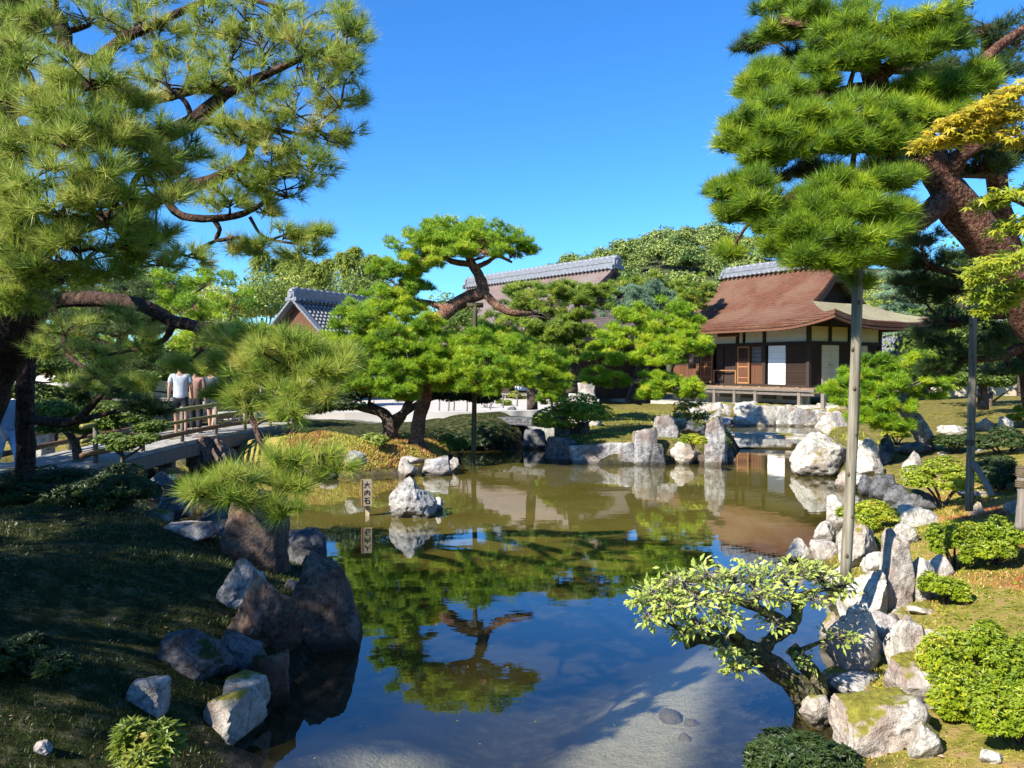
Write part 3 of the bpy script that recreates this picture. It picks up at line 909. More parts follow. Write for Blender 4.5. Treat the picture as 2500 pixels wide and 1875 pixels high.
def rock(label, u, vb, wp, hp, mat='rock_pale', z=None, deep=0.8, seed=None, boxy=0.0, lean=0.0, taper=0.25, rot=0.0, sink=0.22, rough=0.10, sub=4, name='rock', group=None, Y=None, planes=13):
    """rock whose foot shows at pixel (u, vb), wp wide and hp tall in the photograph"""
    ROCK_SEED[0] += 1
    seed = ROCK_SEED[0] if seed is None else seed
    if Y is not None:
        p = P(u, vb, Y)
    elif z is not None:
        p = G(u, vb, z)
    else:
        zz = 0.4
        for _ in range(8):
            p = G(u, vb, zz); zz = 0.5 * zz + 0.5 * max(hz(p[0], p[1] + 0.15), 0.0)
        p = G(u, vb, zz)
    Yc = p[1]
    dy = px(wp, Yc) * 0.5 * deep * 0.8
    Wm, Hm = px(wp, Yc + dy) * 1.12, px(hp, Yc + dy) * 1.04
    half = np.array([Wm / 2, Wm / 2 * deep, (Hm * (1 + sink)) / 2])
    V, F = rock_arrays(seed, half, sub, planes, rough, boxy, lean * Wm / 2, taper)
    o = link(name, mesh_from(name, V + [0, 0, half[2] - Hm * sink], F, M[mat], True), None, (p[0] * (Yc + dy) / Yc, Yc + dy, p[2]), (0, 0, rot))
    # keep facets crisp
    o.data.set_sharp_from_angle(angle=math.radians(38))
    tag(o, label, 'rock', group)
    return o

# ---------------------------------------------------------------- buildings
UNIT = {}
def unit_box(mat):
    """unit cube mesh with a fine bevel, shared by alike pieces"""
    if mat not in UNIT:
        bm = bmesh.new()
        bmesh.ops.create_cube(bm, size=1.0)
        me = bpy.data.meshes.new('piece')
        bm.to_mesh(me); bm.free()
        me.materials.append(M[mat])
        UNIT[mat] = me
    return UNIT[mat]
def piece(name, parent, c, size, mat, rot=(0, 0, 0)):
    return link(name, unit_box(mat), parent, c, rot, size)
# local frame of a hall: x = along the facade (to the left, away), y = into the building, z = up
def frame_thing(name, label, cat, C, dirx, group=None):
    root = link(name, None, None, C)
    d = Vector((dirx[0], dirx[1], 0)).normalized()
    # x axis runs along the facade, y axis = into the building
    yv = Vector((0, 0, 1)).cross(d)
    if yv.y < 0: yv = -yv
    # right handed only when x points right; use x reversed so that z stays up
    root.matrix_world = Matrix(((d.x, yv.x, 0, C[0]), (d.y, yv.y, 0, C[1]), (0, 0, 1, C[2]), (0, 0, 0, 1)))
    return tag(root, label, cat, group)

def hall_roof(parent, name, x0, x1, gx0, gx1, sf, sb, smid, zr, zg, ze, mat, lift=0.35, thick=0.24, power=1.55, nq=14, nt_=40, top_mat=None, gable_mat='timber'):
    """hip-and-gable roof. ridge gx0..gx1 along x at y = smid; eaves x0..x1, y sf..sb"""
    V, Fc = [], []
    def zc(q):                       # concave section, q = 0 ridge, 1 eave
        return ze + (zr - ze) * (1 - q) ** power
    qg = 1 - ((zg - ze) / (zr - ze)) ** (1 / power)
    def xr(q):
        if q <= qg: return gx0, gx1
        k = (q - qg) / (1 - qg)
        return gx0 + (x0 - gx0) * k, gx1 + (x1 - gx1) * k
    qs = np.concatenate([np.linspace(0, qg, nq // 2, endpoint=False), np.linspace(qg, 1, nq // 2 + 1)])
    def corner(d, q):
        return lift * max(0.0, 1 - d / 3.2) ** 2 * q ** 3
    grids = []
    for side in (0, 1):              # front and back slopes
        rows = []
        for q in qs:
            a, b_ = xr(q)
            y = smid + ((sf if side == 0 else sb) - smid) * q
            row = []
            for x in np.linspace(a, b_, nt_ + 1):
                dc = min(x - a, b_ - x)
                row.append((x, y, zc(q) + corner(dc, q)))
            rows.append(row)
        grids.append(rows)
    for side in (0, 1):              # hipped skirts under the gables
        rows = []
        for q in [t for t in qs if t >= qg - 1e-9]:
            x = xr(q)[side]
            ya, yb = smid + (sf - smid) * q, smid + (sb - smid) * q
            row = []
            for y in np.linspace(ya, yb, nt_ // 2 + 1):
                dc = min(y - ya, yb - y)
                row.append((x, y, zc(q) + corner(dc, q)))
            rows.append(row)
        grids.append(rows)
    mb = MB()
    for rows in grids:
        h, w = len(rows), len(rows[0])
        top = [p for r in rows for p in r]
        bot = [(p[0], p[1], p[2] - thick) for p in top]
        n = h * w
        Fq = []
        for i in range(h - 1):
            for j in range(w - 1):
                a = i * w + j
                Fq.append((a, a + 1, a + w + 1, a + w)); Fq.append((n + a, n + a + w, n + a + w + 1, n + a + 1))
        for j in range(w - 1):       # eave edge and top edge
            a = (h - 1) * w + j
            Fq.append((a, a + 1, n + a + 1, n + a)); Fq.append((j, n + j, n + j + 1, j + 1))
        for i in range(h - 1):       # verges
            a = i * w
            Fq.append((a, a + w, n + a + w, n + a)); a = i * w + w - 1
            Fq.append((a, n + a, n + a + w, a + w))
        mb.add(top + bot, Fq)
    roof = mb.build('roof', M[mat], parent)
    roof.data.polygons.foreach_set('use_smooth', [True] * len(roof.data.polygons))
    roof.data.set_sharp_from_angle(angle=math.radians(35))
    # gable walls, bargeboards
    for gx, sgn in ((gx0, -1), (gx1, 1)):
        ins = -sgn * 0.55
        pts = []
        ys = np.linspace(smid + (sf - smid) * qg, smid + (sb - smid) * qg, 21)
        for y in ys:
            q = abs(y - smid) / (abs(sf - smid) if y < smid else abs(sb - smid))
            pts.append((gx + ins, y, zc(q) - thick - 0.02))
        g = MB()
        zb = zg - 0.35
        n = len(pts)
        g.add(pts + [(p[0], p[1], zb) for p in pts], [(i, i + 1, n + i + 1, n + i) for i in range(n - 1)])
        g.build('gable', M[gable_mat], roof)
        bb = MB()
        for i in range(n - 1):
            a, b_ = np.array(pts[i]), np.array(pts[i + 1])
            a = a + [-ins - sgn * 0.02, 0, -0.06]; b_ = b_ + [-ins - sgn * 0.02, 0, -0.06]
            bb.beam(a, b_, 0.07, 0.26)
        bb.build('bargeboard', M['board_dark'], roof)
        gp = MB()
        gp.box((gx - sgn * 0.08, smid, zc(0) - thick - 0.45), (0.09, 0.42, 0.5), taper=1.3)
        gp.build('gable_pendant', M['timber'], roof)
    return roof, zc, qg

def tile_ridge(parent, a, b, wbase, h, oni=True):
    """stacked tile ridge with a rounded cap course and end tiles"""
    a, b = np.array(a, float), np.array(b, float)
    d = (b - a) / np.linalg.norm(b - a)
    mb = MB()
    for i, (ww, hh) in enumerate(((wbase * 1.35, 0.07), (wbase, h * 0.45), (wbase * 1.12, 0.06), (wbase * 0.85, h * 0.35))):
        z = sum(x for _, x in ((0, 0.07), (0, h * 0.45), (0, 0.06), (0, h * 0.35))[:i]) + hh / 2
        mb.beam(a + [0, 0, z], b + [0, 0, z], ww, hh)
    ztop = 0.13 + h * 0.8
    L = np.linalg.norm(b - a)
    ridge = mb.build('ridge', M['tile'], parent)
    n = int(L / 0.42)
    cap = MB(); cap.tube([[-0.2, 0, 0], [0.2, 0, 0]], 0.11, 10)
    cme = mesh_from('ridge_tile', np.concatenate(cap.V), cap.F, M['tile'], True)
    ang = math.atan2(d[1], d[0])
    for i in range(n):
        p = a + d * (L * (i + 0.5) / n) + [0, 0, ztop + 0.03]
        link('ridge_tile', cme, ridge, p, (0, 0, ang), (L / n / 0.415, 1, 1))
    # little round eaves of the lowest course
    dsc = MB(); dsc.tube([[0, -0.09, 0], [0, 0.09, 0]], 0.075, 8)
    dme = mesh_from('round_tile', np.concatenate(dsc.V), dsc.F, M['tile'], True)
    nrmv = np.array([-d[1], d[0], 0])
    m_ = int(L / 0.3)
    for s_ in (-1, 1):
        for i in range(m_):
            p = a + d * (L * (i + 0.5) / m_) + nrmv * s_ * wbase * 0.74 + [0, 0, 0.0]
            link('round_tile', dme, ridge, p, (0, 0, ang))
    for e, sg in ((a, -1), (b, 1)):
        o_ = MB()
        c = e + d * sg * 0.08
        R_ = np.stack([d, nrmv, [0, 0, 1]], axis=1)
        o_.box(c + [0, 0, h * 0.45], (0.16, wbase * 1.5, h * 1.05), R_, 0.8)
        o_.box(c + [0, 0, h * 1.08], (0.2, wbase * 0.9, h * 0.3), R_, 0.5)
        o_.box(c + [0, 0, 0.02] + nrmv * wbase * 0.85, (0.14, wbase * 0.5, h * 0.45), R_)
        o_.box(c + [0, 0, 0.02] - nrmv * wbase * 0.85, (0.14, wbase * 0.5, h * 0.45), R_)
        k = c + d * sg * 0.1 + [0, 0, h * 0.5]
        o_.tube([k - d * 0.03, k + d * 0.03], wbase * 0.38, 12)
        o_.build('ridge_end_tile', M['tile'], ridge)
    return ridge

# bark shingle roof materials
def bark_roof(name, c1, c2, c3, lich=0.0):
    m, nt, b = new_mat(name)
    n = tex(nt, 'noise', 5.0, 6, 0.65, vec_scale=(0.5, 2.2, 5)); n2 = tex(nt, 'noise', 0.55, 4); n3 = tex(nt, 'noise', 24, 4, 0.7, vec_scale=(0.4, 1.5, 2.5))
    w = tex(nt, 'wave', 3.2); w.bands_direction = 'Z'; w.inputs['Distortion'].default_value = 1.5; w.inputs['Detail'].default_value = 3; w.inputs['Detail Scale'].default_value = 2.5
    c = ramp(nt, [(0.33, c1), (0.62, c2)], n.outputs['Fac']).outputs[0]
    c = mixc(nt, ramp(nt, [(0.45 - lich, (0, 0, 0)), (0.62 - lich, (0.8, 0.8, 0.8))], n2.outputs['Fac']).outputs[0], c, c3)
    c = mixc(nt, ramp(nt, [(0.56, (0, 0, 0)), (0.7, (0.7, 0.7, 0.7))], n3.outputs['Fac']).outputs[0], c, [min(1, x * 1.9) for x in c2])
    c = mixc(nt, ramp(nt, [(0.30, (0.7, 0.7, 0.7)), (0.42, (0, 0, 0))], n3.outputs['Fac']).outputs[0], c, [x * 0.4 for x in c1])
    c = mixc(nt, ramp(nt, [(0.0, (0.25, 0.25, 0.25)), (0.2, (0, 0, 0))], w.outputs['Fac']).outputs[0], c, [x * 0.5 for x in c1])
    nt.links.new(c, b.inputs['Base Color'])
    b.inputs['Roughness'].default_value = 0.95; b.inputs['Specular IOR Level'].default_value = 0.1
    b1 = bump(nt, b, n3.outputs['Fac'], 0.8, 0.04)
    bump(nt, b, w.outputs['Fac'], 0.5, 0.04, b1)
    return m
M['roof_red'] = bark_roof('red_bark_roof', (0.07, 0.028, 0.017), (0.15, 0.066, 0.042), (0.155, 0.09, 0.06))
M['roof_grey'] = bark_roof('grey_bark_roof', (0.115, 0.08, 0.07), (0.20, 0.145, 0.13), (0.19, 0.155, 0.14))

# ---- the small hall across the pond
C = np.array([13.0, 35.0, 0.0])
DX = np.array([-0.518, 0.856]) / np.hypot(0.518, 0.856)
DYV = np.array([0.856, 0.518]) / np.hypot(0.518, 0.856)
hall = frame_thing('temple_hall', 'small temple hall with sweeping reddish bark roof on a stone bank over the pond', 'temple', C, DX)
def tf(u, s=0.0):
    """distance along the facade plane (offset s into the building) seen at photo column u"""
    k = (u - CU) / FPX
    cx_, cy_ = C[0] + DYV[0] * s, C[1] + DYV[1] * s
    return (cx_ - k * cy_) / (k * DX[1] - DX[0])
def sf_(u, t=0.0):
    k = (u - CU) / FPX
    cx_, cy_ = C[0] + DX[0] * t, C[1] + DX[1] * t
    return (k * cy_ - cx_) / (DYV[0] - k * DYV[1])
LX, LY = 8.7, 5.0
FZ, LIN, TOPZ = 1.52, 3.44, 4.20
roof, zc, qg = hall_roof(hall, 'roof', -2.6, LX + 0.6, 0.25, 7.35, -1.75, LY + 1.7, LY / 2 - 0.05, 7.15, 5.30, 4.32, 'roof_red', lift=0.42, thick=0.22, power=1.75)
# the skirt towards the camera's right is paler and greyer
roof.data.materials.append(bark_roof('pale_bark_roof', (0.20, 0.16, 0.10), (0.31, 0.27, 0.17), (0.30, 0.28, 0.16)))
for p in roof.data.polygons:
    nvec = p.normal
    if abs(nvec.z) > 0.25 and abs(nvec.x) > 0.2 and p.center.x < 1.0:
        p.material_index = 1
tile_ridge(hall, (0.35, LY / 2 - 0.05, 7.1), (7.25, LY / 2 - 0.05, 7.1), 0.34, 0.36)
# pale verge along both gable edges
# eave boards and rafters
mb = MB()
fas = []
for x in np.linspace(-2.6, LX + 0.6, 41):
    dc = min(x + 2.6, LX + 0.6 - x)
    fas.append((x, -1.70, 4.32 - 0.24 - 0.06 + 0.42 * max(0, 1 - dc / 3.2) ** 2))
for a, b_ in zip(fas[:-1], fas[1:]): mb.beam(a, b_, 0.10, 0.10)
fas2 = []
for y in np.linspace(-1.72, LY + 1.7, 31):
    dc = min(y + 1.75, LY + 1.7 - y)
    fas2.append((-2.54, y, 4.32 - 0.24 - 0.06 + 0.42 * max(0, 1 - dc / 3.2) ** 2))
for a, b_ in zip(fas2[:-1], fas2[1:]): mb.beam(a, b_, 0.10, 0.10)
mb.build('eave_board', M['board'], hall)
def lerp_fas(tab, axis_, v):
    xs = [p[axis_] for p in tab]
    return float(np.interp(v, xs, [p[2] for p in tab]))
for x in np.arange(-1.9, LX + 0.5, 0.36):
    z1 = lerp_fas(fas, 0, x) - 0.02
    mb = MB(); mb.beam((x, -1.62, z1), (x, 0.25, 4.42), 0.07, 0.09)
    mb.build('rafter', M['timber'], hall)
for y in np.arange(-1.2, LY + 1.5, 0.36):
    z1 = lerp_fas(fas2, 1, y) - 0.02
    mb = MB(); mb.beam((-2.46, y, z1), (0.2, y, 4.42), 0.07, 0.09)
    mb.build('rafter', M['timber'], hall)
mb = MB(); mb.beam((-2.5, -1.65, 4.50), (0.0, 0.0, 4.36), 0.16, 0.18); mb.build('hip_rafter', M['grey_wood'], hall)
# core: dark interior box so no light leaks, ceiling under the eaves
mb = MB()
mb.box((LX / 2, LY / 2 + 0.35, (FZ + TOPZ) / 2 + 0.08), (LX - 0.3, LY - 0.75, TOPZ - FZ + 0.3))
mb.build('inner_room', M['dark_room'], hall)
# columns
def colm(x, y, z0=FZ, z1=TOPZ + 0.12, w=0.16, mat='timber'):
    return piece('column', hall, (x, y, (z0 + z1) / 2), (w, w, z1 - z0), mat)
us_cols = (1975, 1867, 1801.5, 1712, 1641)
colx = [0.0] + [tf(u) for u in us_cols[1:]]
for x in colx: colm(x, 0)
ys_cols = [sf_(u) for u in (2024, 2071, 2135)]
for y in (ys_cols[0], ys_cols[1]): colm(0, y, LIN + 0.08)
colm(0, LY)
colm(LX, LY)
# extra short posts in the plaster band of the front
for u in (1817.0, 1731.0):
    piece('column', hall, (tf(u), 0, (LIN + TOPZ) / 2 + 0.1), (0.12, 0.13, TOPZ - LIN), 'timber')
# beams
def hbeam(x0_, x1_, z, h, y=-0.02, w=0.16, mat='timber'):
    piece('beam', hall, ((x0_ + x1_) / 2, y, z), (abs(x1_ - x0_), w, h), mat)
hbeam(-0.12, LX, LIN + 0.02, 0.16); hbeam(-0.12, LX, TOPZ + 0.1, 0.2); hbeam(-0.1, LX, FZ + 0.04, 0.10)
for z, h in ((LIN + 0.02, 0.16), (TOPZ + 0.1, 0.2), (FZ + 0.04, 0.10)):
    piece('beam', hall, (-0.02, LY / 2, z), (0.155, LY, h), 'timber')
# plaster band
edges = [0.0, tf(1867), tf(1817), tf(1731), LX]
for i in range(len(edges) - 1):
    a, b_ = edges[i] + 0.07, edges[i + 1] - 0.07
    piece('plaster_panel', hall, ((a + b_) / 2, 0.03, (LIN + TOPZ) / 2 + 0.05), (b_ - a, 0.08, TOPZ - LIN - 0.08), 'plaster')
edges = [0.0, ys_cols[0], ys_cols[1], LY]
for i in range(len(edges) - 1):
    a, b_ = edges[i] + 0.07, edges[i + 1] - 0.07
    piece('plaster_panel', hall, (0.03, (a + b_) / 2, (LIN + TOPZ) / 2 + 0.05), (0.08, b_ - a, TOPZ - LIN - 0.08), 'plaster_cream')
WZ0, WZ1 = FZ + 0.09, LIN - 0.06
def panel(name, x0_, x1_, z0, z1, mat, y=0.03, d=0.06, par=None):
    return piece(name, par or hall, ((x0_ + x1_) / 2, y, (z0 + z1) / 2), (abs(x1_ - x0_), d, z1 - z0), mat)
def framed(name, x0_, x1_, z0, z1, mat, fmat, y=0.0, d=0.05, fw=0.07):
    """panel with its own frame; returns the panel"""
    mb = MB()
    a, b_ = min(x0_, x1_), max(x0_, x1_)
    mb.box(((a + b_) / 2, y, (z0 + z1) / 2), (b_ - a, d, z1 - z0))
    p = mb.build(name, M[mat], hall)
    for c_, s_ in ((((a + fw / 2), y - 0.01, (z0 + z1) / 2), (fw, d + 0.03, z1 - z0)), (((b_ - fw / 2), y - 0.01, (z0 + z1) / 2), (fw, d + 0.03, z1 - z0)),
                   (((a + b_) / 2, y - 0.01, z0 + fw / 2), (b_ - a - 2 * fw, d + 0.03, fw)), (((a + b_) / 2, y - 0.01, z1 - fw / 2), (b_ - a - 2 * fw, d + 0.03, fw))):
        piece('frame', p, c_, s_, fmat)
    return p
# louvred wooden panels (front right bay and side bays)
def louvre(x0_, x1_, z0, z1, side=False):
    n = 26
    a, b_ = min(x0_, x1_), max(x0_, x1_)
    if side: bk = piece('louvre_panel', hall, (0.05, (a + b_) / 2, (z0 + z1) / 2), (0.05, b_ - a, z1 - z0), 'board_dark')
    else: bk = piece('louvre_panel', hall, ((a + b_) / 2, 0.05, (z0 + z1) / 2), (b_ - a, 0.05, z1 - z0), 'board_dark')
    for i in range(n):
        z = z0 + (z1 - z0) * (i + 0.5) / n
        h = (z1 - z0) / n
        if side: sl = piece('slat', hall, (0.0, (a + b_) / 2, z), (0.028, b_ - a - 0.01, h * 0.8), 'board_dark', (0, math.radians(-24), 0))
        else: sl = piece('slat', hall, ((a + b_) / 2, 0.0, z), (b_ - a - 0.01, 0.028, h * 0.8), 'board_dark', (math.radians(24), 0, 0))
tA, tB = tf(1919), tf(1875)
louvre(0.08, tA, WZ0, WZ1)
# white shoji in the front
def shoji(x0_, x1_, z0, z1, side=False, pulls=True):
    a, b_ = min(x0_, x1_), max(x0_, x1_)
    mb = MB()
    n = 6
    for i in range(n):
        za, zb_ = z0 + (z1 - z0) * i / n, z0 + (z1 - z0) * (i + 1) / n
        if side: mb.box((0.0, (a + b_) / 2, (za + zb_) / 2), (0.04 + 0.004 * (i % 2), b_ - a, zb_ - za - 0.006))
        else: mb.box(((a + b_) / 2, 0.0, (za + zb_) / 2), (b_ - a, 0.04 + 0.004 * (i % 2), zb_ - za - 0.006))
    d = mb.build('paper_door', M['paper'], hall)
    return d
shoji(tA + 0.03, tB - 0.03, WZ0, WZ1)
for dx in (0.10, 0.26):
    piece('door_pull', hall, (tB - 0.06 - dx, -0.03, (WZ0 + WZ1) / 2 - 0.03), (0.13, 0.012, 0.11), 'plaster')
# lattice window with board dado (right of the doorway)
def lattice(x0_, x1_, z0, z1):
    a, b_ = min(x0_, x1_), max(x0_, x1_)
    w = framed('window', a, b_, z0, z1, 'paper', 'board', 0.03, 0.03, 0.05)
    for i in range(9):
        x = a + 0.05 + (b_ - a - 0.1) * (i + 0.5) / 9
        piece('bar', w, (x, 0.0, (z0 + z1) / 2), (0.022, 0.03, z1 - z0 - 0.1), 'board_dark')
    for i in range(4):
        z = z0 + 0.05 + (z1 - z0 - 0.1) * (i + 0.5) / 4
        piece('bar', w, ((a + b_) / 2, 0.006, z), (b_ - a - 0.1, 0.03, 0.024), 'board_dark')
def boards(x0_, x1_, z0, z1, n, mat):
    a, b_ = min(x0_, x1_), max(x0_, x1_)
    for i in range(n):
        xa = a + (b_ - a) * i / n
        piece('board', hall, (xa + (b_ - a) / n / 2, 0.03 + 0.006 * (i % 2), (z0 + z1) / 2), ((b_ - a) / n - 0.012, 0.04, z1 - z0), mat)
MIDZ = FZ + 0.98
x_a, x_b = tf(1866), tf(1833)
lattice(x_a + 0.1, x_b, MIDZ + 0.02, WZ1)
boards(x_a + 0.08, x_b, WZ0, MIDZ - 0.02, 8, 'board')
x_c, x_d = tf(1711), tf(1686)
lattice(x_c + 0.06, x_d, MIDZ + 0.02, WZ1)
boards(tf(1711) + 0.08, tf(1641) - 0.08, WZ0, MIDZ - 0.02, 14, 'board')
boards(x_d + 0.02, tf(1641) - 0.08, MIDZ - 0.02, WZ1, 9, 'board_dark')
# hinged door leaves either side of the opening
def leaf_door(x0_, x1_):
    a, b_ = min(x0_, x1_), max(x0_, x1_)
    d = framed('door', a, b_, WZ0, WZ1, 'board', 'new_wood', -0.05, 0.035, 0.07)
    for z in (WZ0 + 0.28, WZ0 + 0.80, WZ0 + 1.05):
        piece('rail', d, ((a + b_) / 2, -0.075, z), (b_ - a - 0.14, 0.03, 0.055), 'new_wood')
    lt = panel('lattice_panel', a + 0.08, b_ - 0.08, WZ0 + 1.2, WZ1 - 0.08, 'dark_room', -0.072, 0.01, d)
    n = 7
    w, h = b_ - a - 0.16, WZ1 - WZ0 - 1.28
    mb = MB()
    for i in range(-n, n + 1):
        for s_ in (1, -1):
            x0l = i / n * w
            p0, p1 = np.array([x0l, 0.0]), np.array([x0l + s_ * h, h])
            # clip to the panel
            lo, hi = 0.0, 1.0
            dx = p1[0] - p0[0]
            t0, t1 = (0 - p0[0]) / dx, (w - p0[0]) / dx
            lo, hi = max(0, min(t0, t1)), min(1, max(t0, t1))
            if hi - lo > 0.03:
                q0, q1 = p0 + (p1 - p0) * lo, p0 + (p1 - p0) * hi
                mb.beam((a + 0.08 + q0[0], -0.082 - 0.004 * (s_ > 0), WZ0 + 1.2 + q0[1]), (a + 0.08 + q1[0], -0.082 - 0.004 * (s_ > 0), WZ0 + 1.2 + q1[1]), 0.012, 0.012, (0, 1, 0))
    if mb.V: mb.build('lattice', M['board'], d)
leaf_door(tf(1832), tf(1803)); leaf_door(tf(1742), tf(1712.5))
# doorway: sliding panels deep inside and a low light-wood barrier
xa, xb = tf(1800), tf(1744)
for i in range(3):
    w_ = (xb - xa) / 3
    panel('inner_door', xa + w_ * i + 0.02, xa + w_ * (i + 1) - 0.02, WZ0, WZ1, 'board_dark', 0.13 + 0.03 * (i % 2), 0.03)
piece('barrier', hall, ((xa + xb) / 2, -0.06, WZ0 + 0.62), (xb - xa, 0.05, 0.05), 'new_wood')
for x in (xa + 0.04, xb - 0.04): piece('barrier_post', hall, (x, -0.06, WZ0 + 0.32), (0.07, 0.05, 0.64), 'new_wood')
# side facade: louvres and two pairs of pale doors
for ua, ub in ((2005.5, 2046.5), (2097, 2116)):
    a, b_ = sf_(ua), sf_(ub)
    mid = (a + b_) / 2
    for p, q in ((a, mid - 0.008), (mid + 0.008, b_)):
        mb = MB()
        for i in range(7):
            za, zb_ = WZ0 + (WZ1 - WZ0) * i / 7, WZ0 + (WZ1 - WZ0) * (i + 1) / 7
            mb.box((0.0, (p + q) / 2, (za + zb_) / 2), (0.05 + 0.004 * (i % 2), q - p, zb_ - za - 0.006))
        mb.build('paper_door', M['plaster_cream'], hall)
    for sg in (-1, 1):
        piece('door_pull', hall, (-0.035, mid + sg * 0.10, (WZ0 + WZ1) / 2), (0.012, 0.12, 0.11), 'sign_wood')
louvre(0.1, sf_(2004.5), WZ0, WZ1, True); louvre(sf_(2047.5), sf_(2096), WZ0, WZ1, True); louvre(sf_(2117), LY - 0.1, WZ0, WZ1, True)
# name board under the eave
xn = tf(1770, -0.9)
nb = MB(); nb.box((xn, -0.75, 4.02), (1.15, 0.05, 0.34), np.array(Matrix.Rotation(math.radians(-25), 3, 'X')))
pl = nb.build('name_board', M['board'], hall)
for dz in (-0.17, 0.17):
    piece('frame', pl, (xn, -0.78 + dz * -0.42, 4.02 + dz * 0.9), (1.25, 0.05, 0.05), 'new_wood')
# veranda: boards, edge beam, posts on stones
VZ = FZ - 0.02
VF = -1.35
nb_ = 30
for i in range(nb_):
    xa_ = -1.35 + (LX + 1.35) * i / nb_
    piece('veranda_board', hall, (xa_ + (LX + 1.35) / nb_ / 2, VF / 2 - 0.06, VZ - 0.03 + 0.003 * (i % 3)), ((LX + 1.35) / nb_ - 0.01, -VF - 0.1, 0.05), 'veranda')
for i in range(16):
    ya_ = -0.05 + (LY) * i / 16
    piece('veranda_board', hall, (-0.72, ya_ + LY / 32, VZ - 0.03 + 0.003 * (i % 3)), (1.24, LY / 16 - 0.01, 0.05), 'veranda')
for i in range(6):
    piece('nosing', hall, (tf(1945 - i * 46, VF), VF + 0.12, VZ + 0.02), (0.10, 0.2, 0.05), 'veranda')
piece('edge_beam', hall, (LX / 2 - 0.65, VF + 0.02, VZ - 0.10), (LX + 1.4, 0.10, 0.09), 'grey_wood')
piece('edge_beam', hall, (LX / 2 - 0.65, VF + 0.10, VZ - 0.26), (LX + 1.3, 0.08, 0.12), 'grey_wood')
piece('edge_beam', hall, (-1.30, LY / 2 - 0.6, VZ - 0.11), (0.10, LY + 1.2, 0.1), 'grey_wood')
piece('edge_beam', hall, (-1.22, LY / 2 - 0.6, VZ - 0.27), (0.08, LY + 1.0, 0.12), 'grey_wood')
for u in (2007, 1949, 1842, 1791, 1742, 1700):
    x = tf(u, VF)
    piece('veranda_post', hall, (x, VF + 0.1, (VZ - 0.18 + 0.62) / 2), (0.15, 0.15, VZ - 0.2 - 0.62), 'grey_wood')
    mb = MB(); V_, F_ = rock_arrays(int(u), (0.2, 0.2, 0.08), 3, 9, 0.05); mb.add(V_ + [x, VF + 0.1, 0.62], F_)
    mb.build('foot_stone', M['rock_pale'], hall)
for x in (-1.2,):
    for y in (1.5, 4.0):
        piece('veranda_post', hall, (x, y, 1.0), (0.14, 0.14, 0.8), 'grey_wood')
piece('crawl_wall', hall, (LX / 2, 0.1, 1.05), (LX, 0.06, 0.95), 'plaster')
for i in range(4):
    piece('tie_board', hall, (tf(1930 - 52 * i, 0.0), -0.02, 1.02), (0.8, 0.05, 0.16), 'grey_wood')
# gravel platform under the hall
gp = tag(sheet('hall_platform', [tuple(C[:2] + DX * a + DYV * b_) for a, b_ in ((-1.9, -2.1), (11.5, -2.1), (11.5, 9), (-1.9, 9))], 0.2, 0.66, M['sand']), 'pale gravel platform under the small hall', None, None, 'structure')

# ---- stone bank below the hall: every stone its own part
bank = thing('stone_bank', 'bank of fitted pale boulders between the pond and the small hall', 'stone wall', (10.2, 32.6, 0))
bank_rows = [
    (1762, 1043, 60, 30), (1815, 1041, 44, 32), (1868, 1043, 62, 62), (1915, 1042, 40, 58), (1965, 1042, 88, 48), (2015, 1040, 46, 40), (1843, 1040, 52, 20), (2050, 1040, 50, 56), (1730, 1040, 44, 36),
    (1775, 1012, 50, 30), (1830, 1022, 68, 52), (1893, 1008, 44, 30), (1935, 1006, 70, 26), (1990, 1006, 72, 26), (1790, 994, 56, 28), (1740, 1010, 46, 40), (1862, 996, 60, 22), (1925, 990, 60, 18), (1980, 988, 60, 16), (2030, 1000, 50, 30),
    (1890, 1046, 34, 14), (1940, 1046, 40, 14), (1800, 1046, 44, 12), (1985, 1046, 44, 16), (1830, 990, 40, 18), (1705, 1030, 40, 44)]
for i, (u, v, w_, h_) in enumerate(bank_rows):
    back = (1046 - v) / 58.0
    Yd = 32.55 - 0.25 * (u - 1880) / 130 + back * 0.9
    p = P(u, v + 16 * min(1, back), Yd)
    half = (px(w_, Yd) / 2 * 1.12, 0.5, px(h_, Yd) / 2 * 1.25)
    V, F = rock_arrays(900 + i, half, 3, 11, 0.09, 0.35)
    link('stone', mesh_from('stone', V, F, M['rock_pale' if i % 4 else 'rock_grey'], True), bank, (p[0] - 10.2, p[1] - 32.6 + 0.3, p[2] + half[2] * 0.55 - 0.02)).data.set_sharp_from_angle(angle=math.radians(36))

